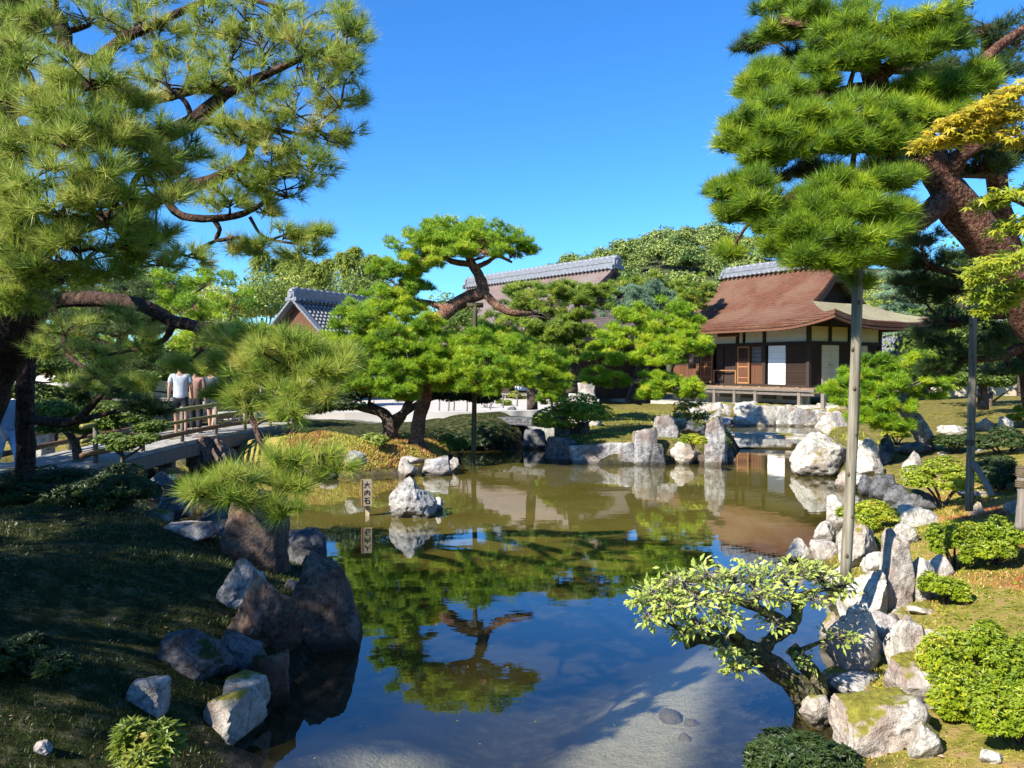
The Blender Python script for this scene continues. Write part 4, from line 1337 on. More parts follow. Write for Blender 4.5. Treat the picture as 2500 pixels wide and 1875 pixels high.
# ---- the large hall behind the pines
C2 = P(1500, 900, 43.0) - np.array([2.65, 2.1, 0]); C2[2] = 0
D2 = np.array([-0.62, 0.78])
bigh = frame_thing('temple_hall', 'long hall with grey bark roof and tiled ridge half hidden behind the pines', 'temple', C2, D2)
ridge_r = P(1500, 655, 43.0)
L2 = 13.5
hall_roof(bigh, 'roof', -2.0, L2 + 2, 0.0, L2, -3.2, 10.0, 3.4, 7.75, 5.6, 3.9, 'roof_grey', lift=0.3, thick=0.28, power=1.35)
tile_ridge(bigh, (-0.1, 3.4, 7.7), (L2, 3.4, 7.7), 0.42, 0.55)
for i in range(9):
    x = 0.2 + i * (L2 - 0.4) / 8
    piece('column', bigh, (x, -0.9, 2.3), (0.18, 0.18, 3.2), 'timber')
    if i < 8:
        xm = x + (L2 - 0.4) / 16
        piece('plaster_panel', bigh, (xm, -0.86, 3.35), ((L2 - 0.4) / 8 - 0.2, 0.08, 0.7), 'plaster')
        piece('wall_panel', bigh, (xm, -0.84, 1.95), ((L2 - 0.4) / 8 - 0.2, 0.08, 1.7), 'board_dark' if i % 3 else 'dark_room')
        if i % 3 == 1:
            piece('paper_door', bigh, (xm, -0.92, 1.95), (1.0, 0.04, 1.6), 'paper')
for z in (3.02, 3.85, 1.05): piece('beam', bigh, (L2 / 2, -0.9, z), (L2, 0.2, 0.14), 'timber')
piece('side_wall', bigh, (0.3, 3.6, 2.3), (0.1, 8.6, 3.2), 'board_dark')
piece('side_wall', bigh, (L2 - 0.3, 3.6, 2.3), (0.1, 8.6, 3.2), 'board_dark')
piece('veranda', bigh, (L2 / 2, -1.7, 1.0), (L2, 1.4, 0.1), 'grey_wood')
for i in range(8): piece('veranda_post', bigh, (0.4 + i * 1.8, -2.3, 0.75), (0.12, 0.12, 0.45), 'grey_wood')

M['wall_buff'] = plain_mat('buff_plaster', (0.36, 0.31, 0.22), 0.9, 0.1, 2.0, 0.2)
# ---- tiled gate roofs: pan tiles built row by row
def tiled_house(name, label, C_, dirx, L, half, zr, ze, wall_z=0.5, left_gable=True, rows=9, pitch_t=0.27):
    root = frame_thing(name, label, 'building', C_, dirx)
    mb = MB()
    mb.add([(-0.3, 0, zr), (L + 0.3, 0, zr), (L + 0.3, -half, ze), (-0.3, -half, ze), (L + 0.3, half, ze), (-0.3, half, ze),
            (-0.3, 0, zr - 0.1), (L + 0.3, 0, zr - 0.1), (L + 0.3, -half, ze - 0.1), (-0.3, -half, ze - 0.1), (L + 0.3, half, ze - 0.1), (-0.3, half, ze - 0.1)],
           [(0, 1, 2, 3), (1, 0, 5, 4), (6, 9, 8, 7), (7, 10, 11, 6), (3, 2, 8, 9), (4, 5, 11, 10), (0, 3, 9, 6), (0, 6, 11, 5), (1, 7, 8, 2), (1, 4, 10, 7)])
    roof = mb.build('roof', M['tile'], root)
    slope = math.hypot(half, zr - ze)
    n = int((L + 0.6) / pitch_t)
    cv = MB(); cv.tube([[0, 0, 0], [0, 1, 0]], 0.055, 8)
    # one cover-tile: slightly tapered so that the rows step
    cv = MB(); cv.tube(np.array([[0, 0, 0], [0, 0.5, 0.0], [0, 1, 0]]), np.array([0.075, 0.068, 0.06]), 8)
    tme = mesh_from('tile', np.concatenate(cv.V), cv.F, M['tile'], True)
    tl = slope / rows
    ang = math.atan2(zr - ze, half)
    for i in range(n):
        x = -0.3 + (i + 0.5) * (L + 0.6) / n
        for r in range(rows):
            f = r / rows
            link('tile', tme, roof, (x, -half * (1 - f), ze + (zr - ze) * f + 0.035 + 0.0), (ang, 0, 0), (1, tl * 1.04, 1))
    # verge tiles at the gable ends
    ve = MB(); ve.box((0, 0, 0), (0.34, 0.2, 0.09))
    vme = mesh_from('verge_tile', np.concatenate(ve.V), ve.F, M['tile'])
    for x in (-0.32, L + 0.32):
        for r in range(rows + 2):
            f = (r + 0.5) / (rows + 2)
            for sg in (-1, 1):
                link('verge_tile', vme, roof, (x, sg * half * (1 - f), ze + (zr - ze) * f + 0.06), (-sg * ang, 0, 0))
    tile_ridge(root, (-0.35, 0, zr + 0.02), (L + 0.35, 0, zr + 0.02), 0.3, 0.42)
    for x in (0.0, L):
        g = MB(); g.add([(x, -half * 0.86, ze), (x, half * 0.86, ze), (x, 0, zr - 0.2), (x + 0.08, -half * 0.86, ze), (x + 0.08, half * 0.86, ze), (x + 0.08, 0, zr - 0.2)],
                        [(0, 1, 2), (5, 4, 3), (0, 3, 4, 1), (1, 4, 5, 2), (2, 5, 3, 0)])
        g.build('gable', M['board'], root)
        b2 = MB()
        for sg in (-1, 1):
            b2.beam((x - 0.2 if x == 0 else x + 0.28, sg * half, ze - 0.02), (x - 0.2 if x == 0 else x + 0.28, 0, zr - 0.12), 0.06, 0.2)
        b2.build('bargeboard', M['board'], root)
    w_ = MB()
    for y in (-half * 0.72, half * 0.72): w_.box((L / 2, y, (wall_z + ze) / 2), (L, 0.12, ze - wall_z))
    for x in (0.06, L - 0.06): w_.box((x, 0, (wall_z + ze) / 2 - 0.002), (0.115, half * 1.44 - 0.13, ze - wall_z - 0.004))
    w_.build('wall', M['wall_buff'] if 'wall_buff' in M else M['plaster_cream'], root)
    for x in np.linspace(0, L, 5):
        piece('column', root, (x, -half * 0.72 - 0.05, (wall_z + ze) / 2), (0.15, 0.12, ze - wall_z), 'timber')
    piece('beam', root, (L / 2, -half * 0.72 - 0.055, ze - 0.3), (L, 0.12, 0.16), 'timber')
    for x in np.linspace(0.6, L - 0.6, 4):
        piece('window', root, (x, -half * 0.72 - 0.06, ze - 0.62), (0.5, 0.06, 0.32), 'paper')
    return root
g0 = P(728, 760, 38.0)
tiled_house('gate_house', 'grey tiled gable roof with thick ridge above the hedge at the left', (g0[0], g0[1], 0), (0.47, 0.88), 6.0, 1.75, P(716, 734, 38)[2], P(716, 734, 38)[2] - 1.6)
g1 = P(2130, 860, 46.0)
tiled_house('tiled_house', 'low building with blue grey tiled roof beyond the right end of the hall', (g1[0], g1[1], 0), (0.97, -0.25), 9.0, 3.0, P(2150, 808, 46)[2], P(2150, 866, 46)[2], rows=8)

# garden wall of plaster with a tile coping at the back left
gw = thing('garden_wall', 'long plaster wall with tiled coping behind the sand court', 'wall', (-14, 44, 0))
wl = MB(); wl.box((0, 0, 1.25), (24, 0.35, 2.1)); wl.build('wall', M['wall_buff'], gw)
cp = MB(); cp.box((0, 0, 2.36), (24.2, 0.8, 0.1)); cp.box((0, 0, 2.48), (24.2, 0.4, 0.14)); cp.build('coping', M['tile'], gw)
for i in range(13): piece('column', gw, (-12 + i * 2.0, -0.19, 1.25), (0.14, 0.1, 2.1), 'grey_wood')

# ---------------------------------------------------------------- trees
def ground_pt(u, v):
    z = 0.4
    for _ in range(8):
        p = G(u, v, z); z = 0.5 * z + 0.5 * max(hz(p[0], p[1]), 0.02)
    return G(u, v, z)

# ---- hill trees (shared crowns)
hill_crowns = [crown_mesh('crown', M['hill'], 1, 1, 16, 90, 0.14, 0.5), crown_mesh('crown', M['hill'], 1, 1, 16, 90, 0.14, 0.62), crown_mesh('crown', M['hill_dark'], 1, 1, 14, 90, 0.14, 0.5), crown_mesh('crown', M['hill'], 1, 1.1, 18, 90, 0.13, 0.38)]
def trunk_mesh(mat, h=1.0, r=0.06):
    mb = MB(); mb.tube(catmull([[0, 0, -0.3], [0.02, 0.01, 0.3 * h], [-0.02, 0.0, h]], 3), np.linspace(r, r * 0.5, 7), 7)
    for a in (0.3, 2.2, 4.1):
        mb.tube([[0, 0, 0.55 * h], [0.3 * math.cos(a), 0.3 * math.sin(a), 1.1 * h]], [r * 0.5, r * 0.2], 5)
    return mesh_from('trunk', np.concatenate(mb.V), mb.F, mat, True)
TRUNK = trunk_mesh(M['bark'])
lv = Leaves()
for i in range(9):
    f = i / 8
    d_ = rand_dirs(150); d_[:, 2] *= 0.35
    rr = (1 - f * 0.92)
    pos = np.array([0, 0, f * 2.6 - 1.0]) + d_ * np.array([rr, rr, 0.5]) * rng.uniform(0.5, 1, (150, 1))
    lv.leaves(pos, nrm(d_ + [0, 0, -0.2]), np.tile([0, 0, 1.0], (150, 1)) + rng.normal(0, 0.3, (150, 3)), rng.uniform(0.2, 0.34, 150), np.full(150, 0.14), np.clip(0.4 + rng.normal(0, 0.12, 150), 0, 1))
conifer_crown = lv.mesh('crown', M['hill_dark'])
HILL_LOOK = ['pale green rounded tree', 'yellowish rounded tree', 'dark green rounded tree', 'mid green rounded tree', 'pointed dark conifer']
ORD = ['', 'second', 'third', 'fourth', 'fifth', 'sixth', 'seventh', 'eighth', 'ninth', 'tenth', 'eleventh', 'twelfth', 'thirteenth', 'fourteenth']
HILL_SEEN = {}
def hill_label(k, x, y, z):
    u = CU + FPX * x / y
    up = 'on the skyline' if y > 174 else 'just below the skyline' if y > 160 else 'high on the hill' if y > 146 else 'half way up the hill' if y > 130 else 'low on the hill' if y > 117 else 'at the hill foot'
    side = ('above the long grey roof' if u < 1400 else 'over the long ridge end' if u < 1520 else 'over the blue green pine' if u < 1610 else 'left of the small hall roof' if u < 1720 else
            'over the small ridge' if u < 1830 else 'behind the right pine')
    key = (k, up, side)
    n_ = HILL_SEEN.get(key, 0); HILL_SEEN[key] = n_ + 1
    pre = '' if n_ == 0 else ORD[min(n_, 13)] + ' '
    return pre + HILL_LOOK[k] + ' ' + up + ', ' + side
def simple_tree(name, label, group, p, crown, R, H, trunk_h, rotz=0, cat='tree'):
    root = thing(name, label, cat, p, rotz, group)
    link('trunk', TRUNK, root, (0, 0, 0), (0, 0, 0), (R * 0.9, R * 0.9, trunk_h * 1.25))
    link('crown', crown, root, (0, 0, trunk_h + H * 0.45), (0, 0, 0), (R, R, H))
    return root
for row, Yh in enumerate(np.linspace(110, 182, 9)):
    for u in np.arange(1250 + (row % 2) * 18, 2060, 36 * 175 / 175 * (140 / Yh) ** 0.5 + 6):
        uu = u + rng.uniform(-10, 10)
        if uu > 1830 and rng.uniform() < 0.5: continue
        Yt = Yh + rng.uniform(-4, 4)
        x = (uu - CU) / FPX * Yt
        k = rng.choice(5, p=[0.3, 0.2, 0.2, 0.22, 0.08])
        R = rng.uniform(2.3, 4.0); H = R * rng.uniform(0.75, 1.0); th = rng.uniform(0.8, 1.8)
        z = hill_z(x, Yt)
        if Yt > 172: R *= 0.8; H *= 0.8
        if k == 4 and Yt > 140: k = 2
        if k == 4: simple_tree('conifer_tree', hill_label(4, x, Yt, z), 'trees on the wooded hill', (x, Yt, z), conifer_crown, R * 0.6, R * 0.9, th, rng.uniform(0, 6))
        else: simple_tree('hill_tree', hill_label(k, x, Yt, z), 'trees on the wooded hill', (x, Yt, z), hill_crowns[k], R, H, th, rng.uniform(0, 6))

# ---- tree wall behind the garden (left) and behind the halls
mid_crowns = [crown_mesh('crown', M['broad'], 1, 1, 18, 150, 0.085, 0.55), crown_mesh('crown', M['broad_pale'], 1, 1, 18, 150, 0.085, 0.5), crown_mesh('crown', M['broad'], 1, 1, 16, 150, 0.085, 0.38), crown_mesh('crown', M['broad_pale'], 1, 1, 16, 150, 0.07, 0.75)]
def back_tree(u, vtop, Yt, R, k, label, asp=1.0, name='broadleaf_tree'):
    top = P(u, vtop, Yt)
    H = R * asp
    th = max(top[2] - 0.5 - H * 1.45, 0.8)
    simple_tree(name, label, None, (top[0], Yt, 0.5), mid_crowns[k], R, H, th, rng.uniform(0, 6))
back_tree(885, 645, 47, 2.1, 0, 'dense green broadleaf tree above the right end of the tiled gate roof')
back_tree(935, 672, 44, 1.7, 2, 'dark leafy tree just left of the big pine crown')
back_tree(640, 640, 52, 3.2, 1, 'pale feathery tree standing left of the tiled gate roof')
back_tree(560, 660, 50, 2.6, 3, 'yellow green tree seen under the drooping pine branch')
back_tree(745, 640, 56, 2.6, 3, 'yellow green tree behind the tiled gate roof')
back_tree(470, 640, 52, 3.4, 0, 'broad green tree behind the left pine limb')
back_tree(360, 610, 55, 3.8, 2, 'dark broad tree deep behind the left pine')
back_tree(230, 640, 50, 3.6, 1, 'pale green tree behind the sand mound')
back_tree(90, 600, 52, 4.0, 0, 'green tree at the far left behind the pine trunk')
back_tree(-60, 620, 48, 4.0, 2, 'dark tree past the left edge behind the trunks')
back_tree(1090, 700, 48, 2.2, 2, 'shaded leafy tree behind the arching pine limb')
back_tree(1130, 735, 40, 1.6, 2, 'low dark tree under the arching pine limb')
back_tree(520, 740, 36, 2.2, 3, 'bright yellow green tree left of the gate house')
back_tree(800, 800, 33, 1.6, 2, 'glossy dark evergreen hiding the foot of the tiled gate roof', 0.7)
back_tree(700, 830, 30, 1.5, 0, 'leafy evergreen below the tiled gate roof', 0.8)
back_tree(1420, 690, 62, 2.4, 3, 'bright tree in front of the wooded hill')
back_tree(2180, 640, 60, 3.0, 3, 'bright yellow green tree beyond the hall gable')
back_tree(2130, 690, 52, 2.6, 1, 'pale tree close behind the hall gable')
back_tree(2330, 560, 55, 4.2, 0, 'tall green tree behind the right pine')
back_tree(2470, 520, 45, 4.2, 2, 'dark tall tree at the far right edge')
back_tree(2300, 700, 42, 3.2, 2, 'dark tree behind the blue green spruce')
back_tree(2420, 760, 30, 2.6, 0, 'sunlit leafy tree behind the right support pole')
back_tree(2540, 800, 24, 2.4, 2, 'dark leafy tree past the right edge')
back_tree(2380, 900, 26, 1.3, 3, 'low bright bush-like tree behind the right support pole', 0.8)
back_tree(20, 800, 42, 2.6, 2, 'dark bushy evergreen low behind the left trunks')
back_tree(130, 815, 44, 2.4, 0, 'green bushy tree behind the sand mound at the left')
back_tree(250, 800, 42, 2.6, 2, 'dark bushy tree behind the near end of the bridge')
back_tree(360, 815, 40, 2.3, 0, 'green bushy tree behind the middle of the bridge')
back_tree(450, 820, 41, 2.2, 1, 'pale bushy tree behind the bridge walkers')
back_tree(560, 835, 40, 2.0, 2, 'dark bushy tree behind the far end of the bridge')
back_tree(-70, 760, 30, 2.4, 0, 'leafy tree past the left edge above the stone path')
# bamboo plumes
def bamboo(u, vtop, Yt, label, lean=0.0):
    top = P(u, vtop, Yt); base = np.array([top[0] - lean, Yt, 0.5])
    root = thing('bamboo', label, 'bamboo', base, 0, 'bamboo behind the gate house')
    h = top[2] - 0.5
    path = catmull(np.array([[0, 0, 0], [lean * 0.1, 0, h * 0.5], [lean * 0.6, 0, h * 0.88], [lean * 1.2, 0, h]]), 5)
    mb = MB(); mb.tube(path, np.linspace(0.06, 0.012, len(path)), 6)
    mb.build('culm', M['bamboo'], root, True)
    lv = Leaves()
    n = 900
    f = rng.uniform(0.45, 1.0, n)
    i = f * (len(path) - 1); i0 = np.minimum(i.astype(int), len(path) - 2)
    q = path[i0] + (path[i0 + 1] - path[i0]) * (i - i0)[:, None]
    r = 1.15 * np.sin(np.clip((1 - f) * 2.6 + 0.12, 0, math.pi)) + 0.12
    d_ = rand_dirs(n); d_[:, 2] = d_[:, 2] * 0.3
    # sprays: leaves gathered on a few whip ends
    q = q + d_ * (r * rng.uniform(0.2, 1, n))[:, None] - np.array([0, 0, 0.15])
    for _ in range(3):
        D = nrm(d_ + rng.normal(0, 0.5, (n, 3)) + [0, 0, -0.55])
        lv.leaves(q, D, np.tile([0, 0, 1.0], (n, 1)), rng.uniform(0.25, 0.42, n), np.full(n, 0.08), np.clip(0.62 + rng.normal(0, 0.13, n), 0, 1))
    lv.build('foliage', M['broad_pale'], root, (0, 0, 0))
for i, (u, vt, ln) in enumerate([(838, 612, -0.6), (865, 600, 0.5), (800, 628, 0.4), (905, 618, 0.8), (930, 640, 0.7), (770, 640, -0.5), (715, 618, 0.5), (680, 628, -0.5), (745, 630, 0.6), (640, 610, 0.5)]):
    bamboo(u, vt, 55 + (i * 7) % 5, ['bamboo plume right of the gate roof leaning left', 'tallest bamboo plume right of the gate roof', 'bamboo plume over the middle of the gate roof', 'bamboo plume nearest the big pine crown but one', 'drooping bamboo plume beside the big pine crown', 'short bamboo plume over the gate roof ridge', 'bamboo plume over the left gable of the gate roof', 'bamboo plume left of the gate roof leaning left', 'low bamboo plume leaning right over the gate roof', 'bamboo plume furthest left behind the pine spray'][i], ln)

# ---- big central pine on the islet
b0 = ground_pt(1020, 1088)
YC = b0[1]
trunk = px_limb([(1022, 1100, YC, 0.24), (1018, 1075, YC, 0.19), (1024, 1020, YC, 0.165), (1040, 960, YC, 0.16), (1046, 900, YC, 0.15), (1050, 840, YC + .1, 0.14), (1064, 795, YC + .1, 0.14), (1095, 757, YC, 0.17), (1140, 728, YC, 0.17), (1180, 712, YC, 0.14), (1168, 672, YC, 0.125), (1150, 640, YC, 0.11), (1140, 605, YC, 0.08)])
limbs = [px_limb([(1180, 712, YC, 0.11), (1205, 738, YC - .1, 0.10), (1232, 757, YC - .2, 0.09), (1265, 766, YC - .2, 0.08), (1300, 765, YC, 0.05)]),
         px_limb([(1155, 645, YC, 0.09), (1110, 640, YC - .1, 0.07), (1075, 625, YC - .2, 0.06), (1040, 628, YC - .2, 0.04), (1000, 640, YC - .1, .03)]),
         px_limb([(1158, 655, YC, 0.08), (1190, 640, YC + .1, 0.06), (1215, 625, YC + .1, 0.05), (1250, 640, YC, 0.03)]),
         px_limb([(1090, 757, YC, 0.09), (1050, 740, YC + .3, 0.07), (1000, 735, YC + .3, 0.06), (960, 745, YC, 0.05)]),
         px_limb([(1042, 930, YC, 0.10), (1090, 905, YC - .5, 0.08), (1150, 900, YC - .8, 0.07), (1220, 905, YC - .8, 0.05), (1290, 915, YC - .6, .04)]),
         px_limb([(1044, 900, YC, 0.10), (1000, 880, YC - .5, 0.08), (950, 880, YC - .9, 0.06), (890, 900, YC - 1.0, 0.04), (850, 915, YC - .8, .03)]),
         px_limb([(1055, 820, YC, 0.09), (1000, 810, YC - .4, 0.07), (940, 805, YC - .6, 0.05), (870, 810, YC - .5, 0.03)]),
         px_limb([(1050, 880, YC, 0.09), (1030, 860, YC + .8, 0.07), (1000, 850, YC + 1.4, 0.05)]),
         px_limb([(1105, 900, YC - .4, 0.06), (1180, 870, YC, 0.05), (1260, 860, YC + .5, .04), (1330, 870, YC + .7, .03)])]
pads = px_pads([
    (1015, 600, 62, 38, YC), (1075, 580, 70, 36, YC), (1135, 572, 70, 34, YC + .3), (1190, 580, 70, 40, YC), (1245, 606, 55, 36, YC), (1100, 606, 60, 30, YC - .6), (1180, 612, 60, 28, YC - .6), (1040, 632, 52, 28, YC - .5), (1120, 590, 80, 36, YC + .9),
    (992, 655, 46, 36, YC), (968, 700, 48, 40, YC - .2), (1010, 705, 42, 30, YC + .5), (950, 740, 50, 34, YC - .3), (1000, 748, 50, 34, YC + .3),
    (870, 790, 56, 34, YC - .6), (925, 785, 66, 36, YC - .5), (985, 790, 66, 40, YC - .4), (1035, 800, 48, 36, YC - .5), (905, 835, 50, 34, YC - .8), (965, 838, 62, 36, YC - .9), (1020, 845, 50, 34, YC - .7),
    (1140, 842, 56, 34, YC - .4), (1190, 852, 60, 38, YC - .5), (1245, 868, 60, 38, YC), (1300, 880, 60, 38, YC + .3), (1110, 880, 50, 32, YC - .8), (1165, 900, 66, 38, YC - 1.1), (1225, 908, 66, 40, YC - 1.0), (1285, 925, 60, 36, YC - .7), (1340, 900, 44, 36, YC + .5),
    (1120, 935, 60, 36, YC - .9), (1190, 945, 56, 34, YC - 1.1), (1090, 905, 44, 30, YC - .6),
    (860, 905, 50, 30, YC - 1.0), (910, 890, 62, 36, YC - .9), (965, 900, 60, 36, YC - 1.0), (905, 932, 60, 30, YC - 1.1), (960, 950, 56, 26, YC - 1.2), (1000, 925, 46, 30, YC - 1.0), (1010, 880, 50, 32, YC - .8), (985, 965, 40, 22, YC - 1.1),
    (1000, 850, 60, 40, YC + 1.4)], 0.8)
pads += px_pads([(940, 660, 40, 30, YC + .2), (915, 750, 56, 34, YC + .3), (845, 830, 50, 30, YC - .3), (880, 860, 56, 30, YC - .6), (1090, 855, 52, 32, YC - .7), (1060, 880, 50, 30, YC - .9), (1345, 935, 46, 30, YC), (1375, 880, 36, 28, YC + .8), (1060, 920, 46, 26, YC - .9), (870, 940, 54, 26, YC - 1.0), (1250, 830, 50, 28, YC + .6), (1180, 820, 46, 26, YC + .4)], 0.8)
pads = [(c, r * np.array([1.14, 1.14, 1.25]), d) for c, r, d in pads]
pine('pine_tree', 'large spreading pine with an arched red limb and domed crown on the islet', trunk, limbs, pads, M['needle_bright'], M['bark_red'], L=0.13, k=15, w=0.012, clumps=18, tufts=30, tint0=0.5, up=0.8)

# second dark trunk behind and low dark camellia canopy
def px_tree(name, label, trunk_rows, limb_rows, pad_rows, mat, bark, **kw):
    return pine(name, label, px_limb(trunk_rows), [px_limb(r) for r in limb_rows], px_pads(pad_rows, kw.pop('squash', 0.8)), mat, bark, **kw)
def leafy(name, label, trunk_rows, limb_rows, pad_rows, mat, bark, L=0.09, w=0.05, n=420, tint0=0.4, group=None):
    """broadleaf evergreen with real limbs and leafy pads"""
    trunk = catmull(px_limb(trunk_rows), 5); o0 = trunk[0][:3].copy()
    root = thing(name, label, 'tree', o0, 0, group)
    V, F = tube_arrays(trunk[:, :3], trunk[:, 3], 12, True, 0.14, 4)
    link('trunk', mesh_from('trunk', V - o0, F, bark, True), root)
    alls = [trunk]
    for lm in limb_rows:
        c = catmull(px_limb(lm), 5); alls.append(c)
        V, F = tube_arrays(c[:, :3], c[:, 3], 9, True, 0.14, 6)
        link('branch', mesh_from('branch', V - o0, F, bark, True), root)
    lv = Leaves()
    for c, r, dn in px_pads(pad_rows, 0.8):
        s = nearest_on(alls, c)
        path = catmull(np.array([s[:3], (s[:3] + c) / 2 + rng.normal(0, 0.08, 3), c]), 4)
        Vb, Fb = tube_arrays(path, np.linspace(min(s[3] * .6, .05), 0.01, len(path)), 5)
        link('branch', mesh_from('branch', Vb - o0, Fb, bark, True), root)
        dome_leaves(lv, c, r, int(n * dn), L, w, tint0, 8, 0.6, 0.35, 3)
    lv.build('crown', mat, root, o0)
    return root
leafy('camellia_tree', 'low dark evergreen tree with a wide flat crown behind the islet pine', [(955, 1075, 20.5, .22), (950, 1035, 20.5, .18), (935, 1010, 20.5, .14), (900, 990, 20.5, .10)],
      [[(955, 1050, 20.5, .15), (985, 1010, 20.8, .12), (1000, 980, 20.8, .09), (1040, 950, 20.8, .05)], [(930, 1008, 20.5, .10), (860, 992, 20.3, .07), (790, 985, 20.2, .04)], [(950, 1030, 20.5, .12), (1060, 970, 21, .07), (1180, 975, 21.5, .05)]],
      [(740, 975, 60, 34, 20.2), (800, 970, 64, 36, 20.2), (860, 960, 64, 36, 20.3), (920, 955, 60, 32, 20.4), (1060, 950, 60, 36, 20.8), (1110, 965, 54, 34, 21), (1170, 970, 54, 30, 21.4), (830, 990, 60, 20, 20), (760, 1000, 60, 20, 20)], M['azalea_dark'], M['bark'], L=0.10, w=0.05, n=520, tint0=0.4)

# pines round the large hall
px_tree('pine_tree', 'slender pine with tiered pads in front of the long grey hall', [(1395, 960, 26, .2), (1400, 880, 26, .16), (1412, 800, 26, .13), (1410, 755, 26, .10), (1402, 712, 26, .06)],
        [[(1408, 790, 26, .08), (1380, 770, 25.8, .06), (1345, 780, 25.6, .04)], [(1412, 760, 26, .08), (1450, 745, 25.9, .05), (1475, 720, 25.9, .03)], [(1404, 850, 26, .08), (1380, 840, 25.6, .05), (1350, 850, 25.5, .03)]],
        [(1395, 712, 50, 26, 26), (1445, 716, 44, 26, 26), (1475, 712, 36, 26, 26), (1365, 715, 50, 30, 25.8), (1420, 728, 52, 30, 25.7), (1470, 745, 36, 24, 26), (1340, 750, 50, 32, 25.8), (1290, 715, 46, 28, 27), (1300, 735, 44, 30, 26.5), (1325, 790, 56, 36, 25.6), (1290, 810, 44, 30, 25.8), (1370, 800, 40, 26, 25.4), (1390, 845, 44, 26, 25.4), (1345, 850, 50, 28, 25.4), (1420, 770, 34, 20, 25.6), (1270, 760, 40, 30, 26.5), (1255, 715, 44, 28, 27), (1250, 790, 44, 30, 26.2), (1340, 820, 50, 30, 25.4), (1300, 850, 50, 30, 25.6), (1430, 810, 36, 24, 25.4), (1440, 870, 40, 26, 25.2)],
        M['needle'], M['bark'], L=0.14, k=11, w=0.017, clumps=14, tufts=30, tint0=0.55)
px_tree('pine_tree', 'dark green pine right behind the drooping end of the arched limb', [(1300, 1000, 28, .2), (1296, 880, 28, .16), (1290, 780, 28, .12), (1300, 700, 28, .07)], [[(1296, 860, 28, .1), (1240, 840, 27.6, .06)], [(1294, 800, 28, .09), (1350, 770, 27.8, .06)]],
        [(1285, 715, 56, 30, 28), (1330, 735, 56, 32, 27.8), (1245, 765, 52, 32, 27.6), (1300, 775, 60, 34, 27.6), (1355, 790, 52, 32, 27.6), (1235, 825, 54, 32, 27.4), (1290, 830, 60, 34, 27.3), (1350, 845, 56, 32, 27.4), (1200, 790, 44, 28, 27.8), (1210, 860, 48, 28, 27.2)], M['needle'], M['bark'], L=0.15, k=11, w=0.018, clumps=14, tufts=30, tint0=0.26)
px_tree('pine_tree', 'broad bright pine pruned in layers left of the small hall', [(1545, 985, 23.5, .24), (1556, 940, 23.5, .2), (1570, 890, 23.5, .17), (1580, 850, 23.5, .14), (1585, 800, 23.5, .1)],
        [[(1572, 885, 23.5, .11), (1620, 865, 23, .08), (1690, 850, 22.6, .05)], [(1575, 870, 23.5, .11), (1520, 850, 23, .07), (1470, 850, 22.8, .04)], [(1560, 930, 23.5, .10), (1620, 935, 22.6, .07), (1680, 945, 22.2, .04)], [(1582, 830, 23.5, .09), (1640, 800, 23.2, .06)]],
        [(1560, 770, 60, 30, 23.4), (1620, 765, 66, 34, 23.4), (1670, 785, 44, 28, 23.4), (1530, 800, 56, 32, 23.2), (1600, 800, 66, 32, 23), (1650, 812, 52, 30, 23), (1490, 835, 56, 32, 23), (1550, 838, 62, 34, 22.7), (1620, 845, 62, 34, 22.6), (1685, 835, 52, 26, 22.6), (1710, 855, 34, 20, 22.4), (1470, 870, 50, 32, 22.9), (1530, 878, 56, 32, 22.5), (1600, 880, 54, 30, 22.3), (1650, 875, 44, 26, 22.3), (1450, 920, 46, 32, 22.6), (1490, 930, 44, 28, 22.4), (1610, 935, 56, 28, 22.2), (1660, 950, 54, 30, 22), (1690, 962, 34, 24, 21.9), (1580, 962, 46, 22, 22)],
        M['needle_bright'], M['bark'], L=0.13, k=12, w=0.015, clumps=14, tufts=34, tint0=0.55)
px_tree('pine_tree', 'blue green pine rising behind the bright layered pine', [(1575, 985, 29, .2), (1570, 850, 29, .14), (1560, 740, 29, .08)], [[(1566, 800, 29, .08), (1520, 760, 29, .05)]],
        [(1530, 730, 50, 30, 28.8), (1580, 715, 50, 30, 29), (1500, 765, 40, 30, 28.8), (1620, 735, 44, 30, 29), (1560, 750, 50, 28, 28.6)], M['needle_blue'], M['bark'], L=0.14, k=11, w=0.018, clumps=13, tufts=30, tint0=0.42)
px_tree('pine_tree', 'small round pine between the long hall and the hill', [(1575, 900, 37, .16), (1570, 760, 37, .1), (1568, 700, 37, .05)], [], [(1540, 690, 36, 20, 37), (1580, 684, 40, 22, 37), (1610, 702, 26, 18, 37), (1570, 705, 40, 18, 36.8)], M['needle'], M['bark'], L=0.18, k=10, w=0.025, clumps=12, tufts=30, tint0=0.6)
px_tree('pine_tree', 'rounded pine just left of the small hall roof', [(1690, 900, 40, .18), (1688, 780, 40, .12), (1690, 710, 40, .06)], [], [(1660, 706, 36, 26, 40), (1700, 696, 40, 26, 40), (1725, 716, 26, 22, 40), (1680, 725, 46, 20, 39.7), (1700, 745, 40, 16, 39.7)], M['needle'], M['bark'], L=0.18, k=10, w=0.026, clumps=12, tufts=30, tint0=0.55)
px_tree('pine_tree', 'little pine sapling by the stone slab bridge', [(1350, 1010, 26, .05), (1347, 985, 26, .04), (1345, 960, 26, .02)], [], [(1345, 950, 30, 24, 26), (1335, 975, 26, 22, 26), (1362, 972, 24, 20, 26), (1345, 930, 20, 20, 26)], M['needle_bright'], M['bark'], L=0.14, k=11, w=0.017, clumps=10, tufts=24, tint0=0.45)
